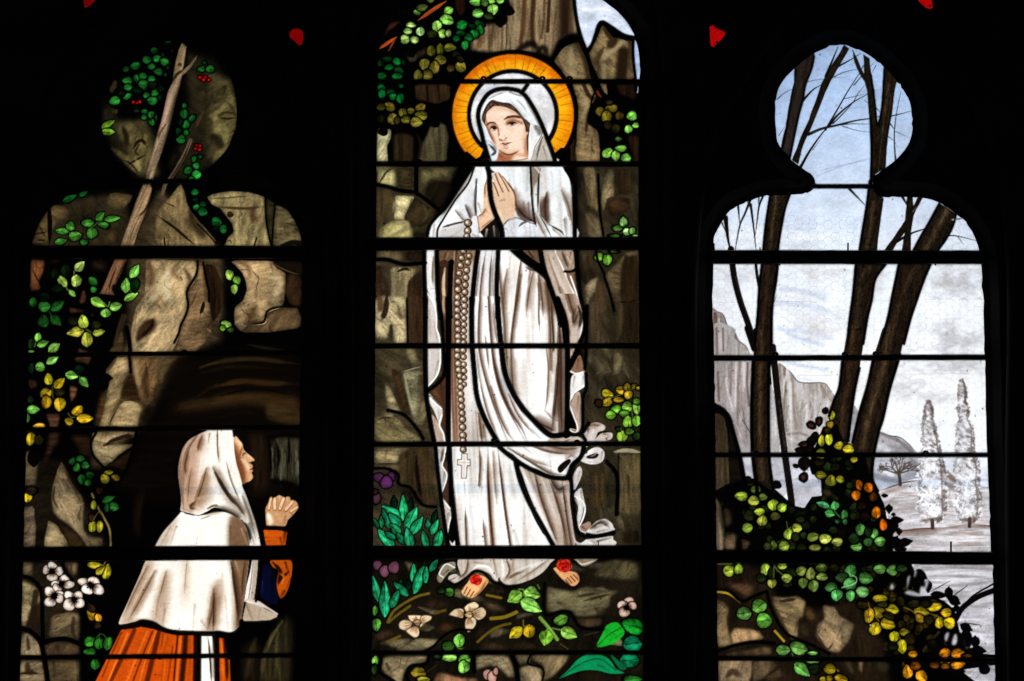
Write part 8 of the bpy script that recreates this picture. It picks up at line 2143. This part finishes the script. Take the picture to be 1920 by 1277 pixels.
# ---- red tracery glass
TL = ['red tracery glass chip cut by the top edge above the kneeling woman', 'red tracery glass chip between the kneeling woman light and the halo light', 'red tracery glass chip with dark speck between halo light and bare tree light', 'red tracery glass chip cut by the top edge above the bare tree light']
RED = [(118, 4, 6), (142, 4, 4), (186, 8, 6), (190, 6, 8)]
for t, lab, rc, k in zip(TRI, TL, RED, range(4)):
    p = densify(np.array(t, float), 8); c = p.mean(0); root = empty('tracery_light', at(*c), lab, 'tracery glass', 'small red tracery openings beside the lights')
    rings = [c + (p - c) * f for f in (1.12, .8, .5, .22)]; V = np.concatenate([at(r[:, 0], r[:, 1]) for r in rings] + [at(np.array([c[0]]), np.array([c[1]]))]); n = len(p); Fc = []
    for a in range(3):
        for j in range(n): Fc.append((a * n + j, a * n + (j + 1) % n, (a + 1) * n + (j + 1) % n, (a + 1) * n + j))
    for j in range(n): Fc.append((3 * n + j, 3 * n + (j + 1) % n, 4 * n))
    ob = newmesh('red_pane', V, Fc, M_GLASS, root, np.array(root.location))
    lv = lin(np.array(rc) / 255.); ca = ob.data.color_attributes.new('paint', 'FLOAT_COLOR', 'POINT'); f = (.75 + .5 * wr.rand(len(V)))[:, None]
    ca.data.foreach_set('color', np.concatenate([lv[None] * f, np.ones((len(V), 1))], 1).astype(np.float32).ravel())
    q = np.concatenate([p, p[:1]]); strip(c + (q - c) * 1.2, 1.6, root, 'lead_came', np.array(root.location), M_LEAD)
    if k in (2, 3):
        d = (1344.2, 79.2) if k == 2 else (1743.5, 10.5); th = np.linspace(0, 6.283, 10, endpoint=False)
        V = np.concatenate([at(d[0] + 2.6 * np.cos(th), d[1] + 2.4 * np.sin(th), -.003), at(np.array([d[0]]), np.array([d[1]]), -.005)])
        newmesh('solder_blob', V, [(j, (j + 1) % 10, 10) for j in range(10)], M_LEAD, root, np.array(root.location), True)

# ---- outside: hexagonal wire guard, rail, sky
def wire():
    V = []; Fc = []; Yw = .075; pit, hx = 15.3, 26.8; r = .36
    def seg(a, b):
        a, b = np.array(a), np.array(b); d = b - a; d = d / np.hypot(*d); n = np.array([-d[1], d[0]]) * r; k = len(V)
        for q in (a, b):
            for u, dy in ((1, 0), (0, -.0006), (-1, 0), (0, .0006)): V.append(at(q[0] + n[0] * u, q[1] + n[1] * u, Yw + dy))
        for j in range(4): Fc.append((k + j, k + (j + 1) % 4, k + 4 + (j + 1) % 4, k + 4 + j))
    y = 405.0; row = 0
    while y < 860:
        off = 0 if row % 2 == 0 else hx / 2; x = 1325 + off
        while x < 1880:
            h = hx / 6 + .2
            W = lambda px, py: (px + 5 * (vn(np.array([px / 70.]), np.array([py / 70.]), 4)[0] - .5) + 1.6 * (vn(np.array([px / 9.]), np.array([py / 9.]), 6)[0] - .5), py + 6 * (vn(np.array([px / 60.]), np.array([py / 80.]), 7)[0] - .5) + 1.4 * (vn(np.array([px / 8.]), np.array([py / 8.]), 9)[0] - .5))
            A, B = W(x - h, y), W(x + h, y)
            seg(A, B); seg(B, W(x + hx / 2 - h, y + pit / 2)); seg(A, W(x - hx / 2 + h, y + pit / 2)); x += hx
        y += pit / 2; row += 1
    for yy in (566, 705): seg((1322, yy + 2), (1885, yy - 6))
    return np.array(V), Fc
V, Fc = wire(); wv = at(1600, 840, .075)
wg = newmesh('wire_guard', V - wv, Fc, M_WIRE); wg.location = wv
wg['label'] = 'hexagonal chicken wire guard outside the bare tree light, seen through pale glass'; wg['category'] = 'wire guard'
def rail(x0, x1, y, h, lab):
    Y0, Y1 = .10, .13; c = at((x0 + x1) / 2, y, Y0); V = []
    for x in np.linspace(x0, x1, 8):
        for yy, Y in ((y - h / 2, Y0), (y - h / 2 + .8, Y0 - .002), (y + h / 2 - .8, Y0 - .002), (y + h / 2, Y0), (y + h / 2, Y1), (y - h / 2, Y1)): V.append(at(x, yy, Y) - c)
    Fc = [(0, 1, 2, 3, 4, 5), tuple(42 + k for k in (5, 4, 3, 2, 1, 0))]
    for i in range(7):
        for k in range(6): Fc.append((i * 6 + k, i * 6 + (k + 1) % 6, i * 6 + 6 + (k + 1) % 6, i * 6 + 6 + k))
    o = newmesh('glazing_rail', V, Fc, M_RAIL); o.location = c; o['label'] = lab; o['category'] = 'rail'; o['group'] = 'outside glazing rails'
rail(30, 572, 920, 14, 'pale outside glazing rail showing through the kneeling woman light'); rail(690, 1208, 916, 17, 'pale outside glazing rail showing through the halo light below the cross'); rail(1334, 1862, 906, 15, 'pale outside glazing rail showing through the bare tree light at the poplars')
def sky():
    V = []; Fc = []; R = 60.0; A, B = 32, 16
    for i in range(A + 1):
        for j in range(B + 1):
            a = math.pi * i / A; e = math.pi * j / B
            V.append((R * math.cos(a) * math.sin(e), .5 + R * math.sin(a) * math.sin(e), CAMZ + R * math.cos(e)))
    for i in range(A):
        for j in range(B): Fc.append((i * (B + 1) + j, i * (B + 1) + j + 1, (i + 1) * (B + 1) + j + 1, (i + 1) * (B + 1) + j))
    o = newmesh('sky', V, Fc, M_SKY, None, None, True); o['kind'] = 'structure'
sky()
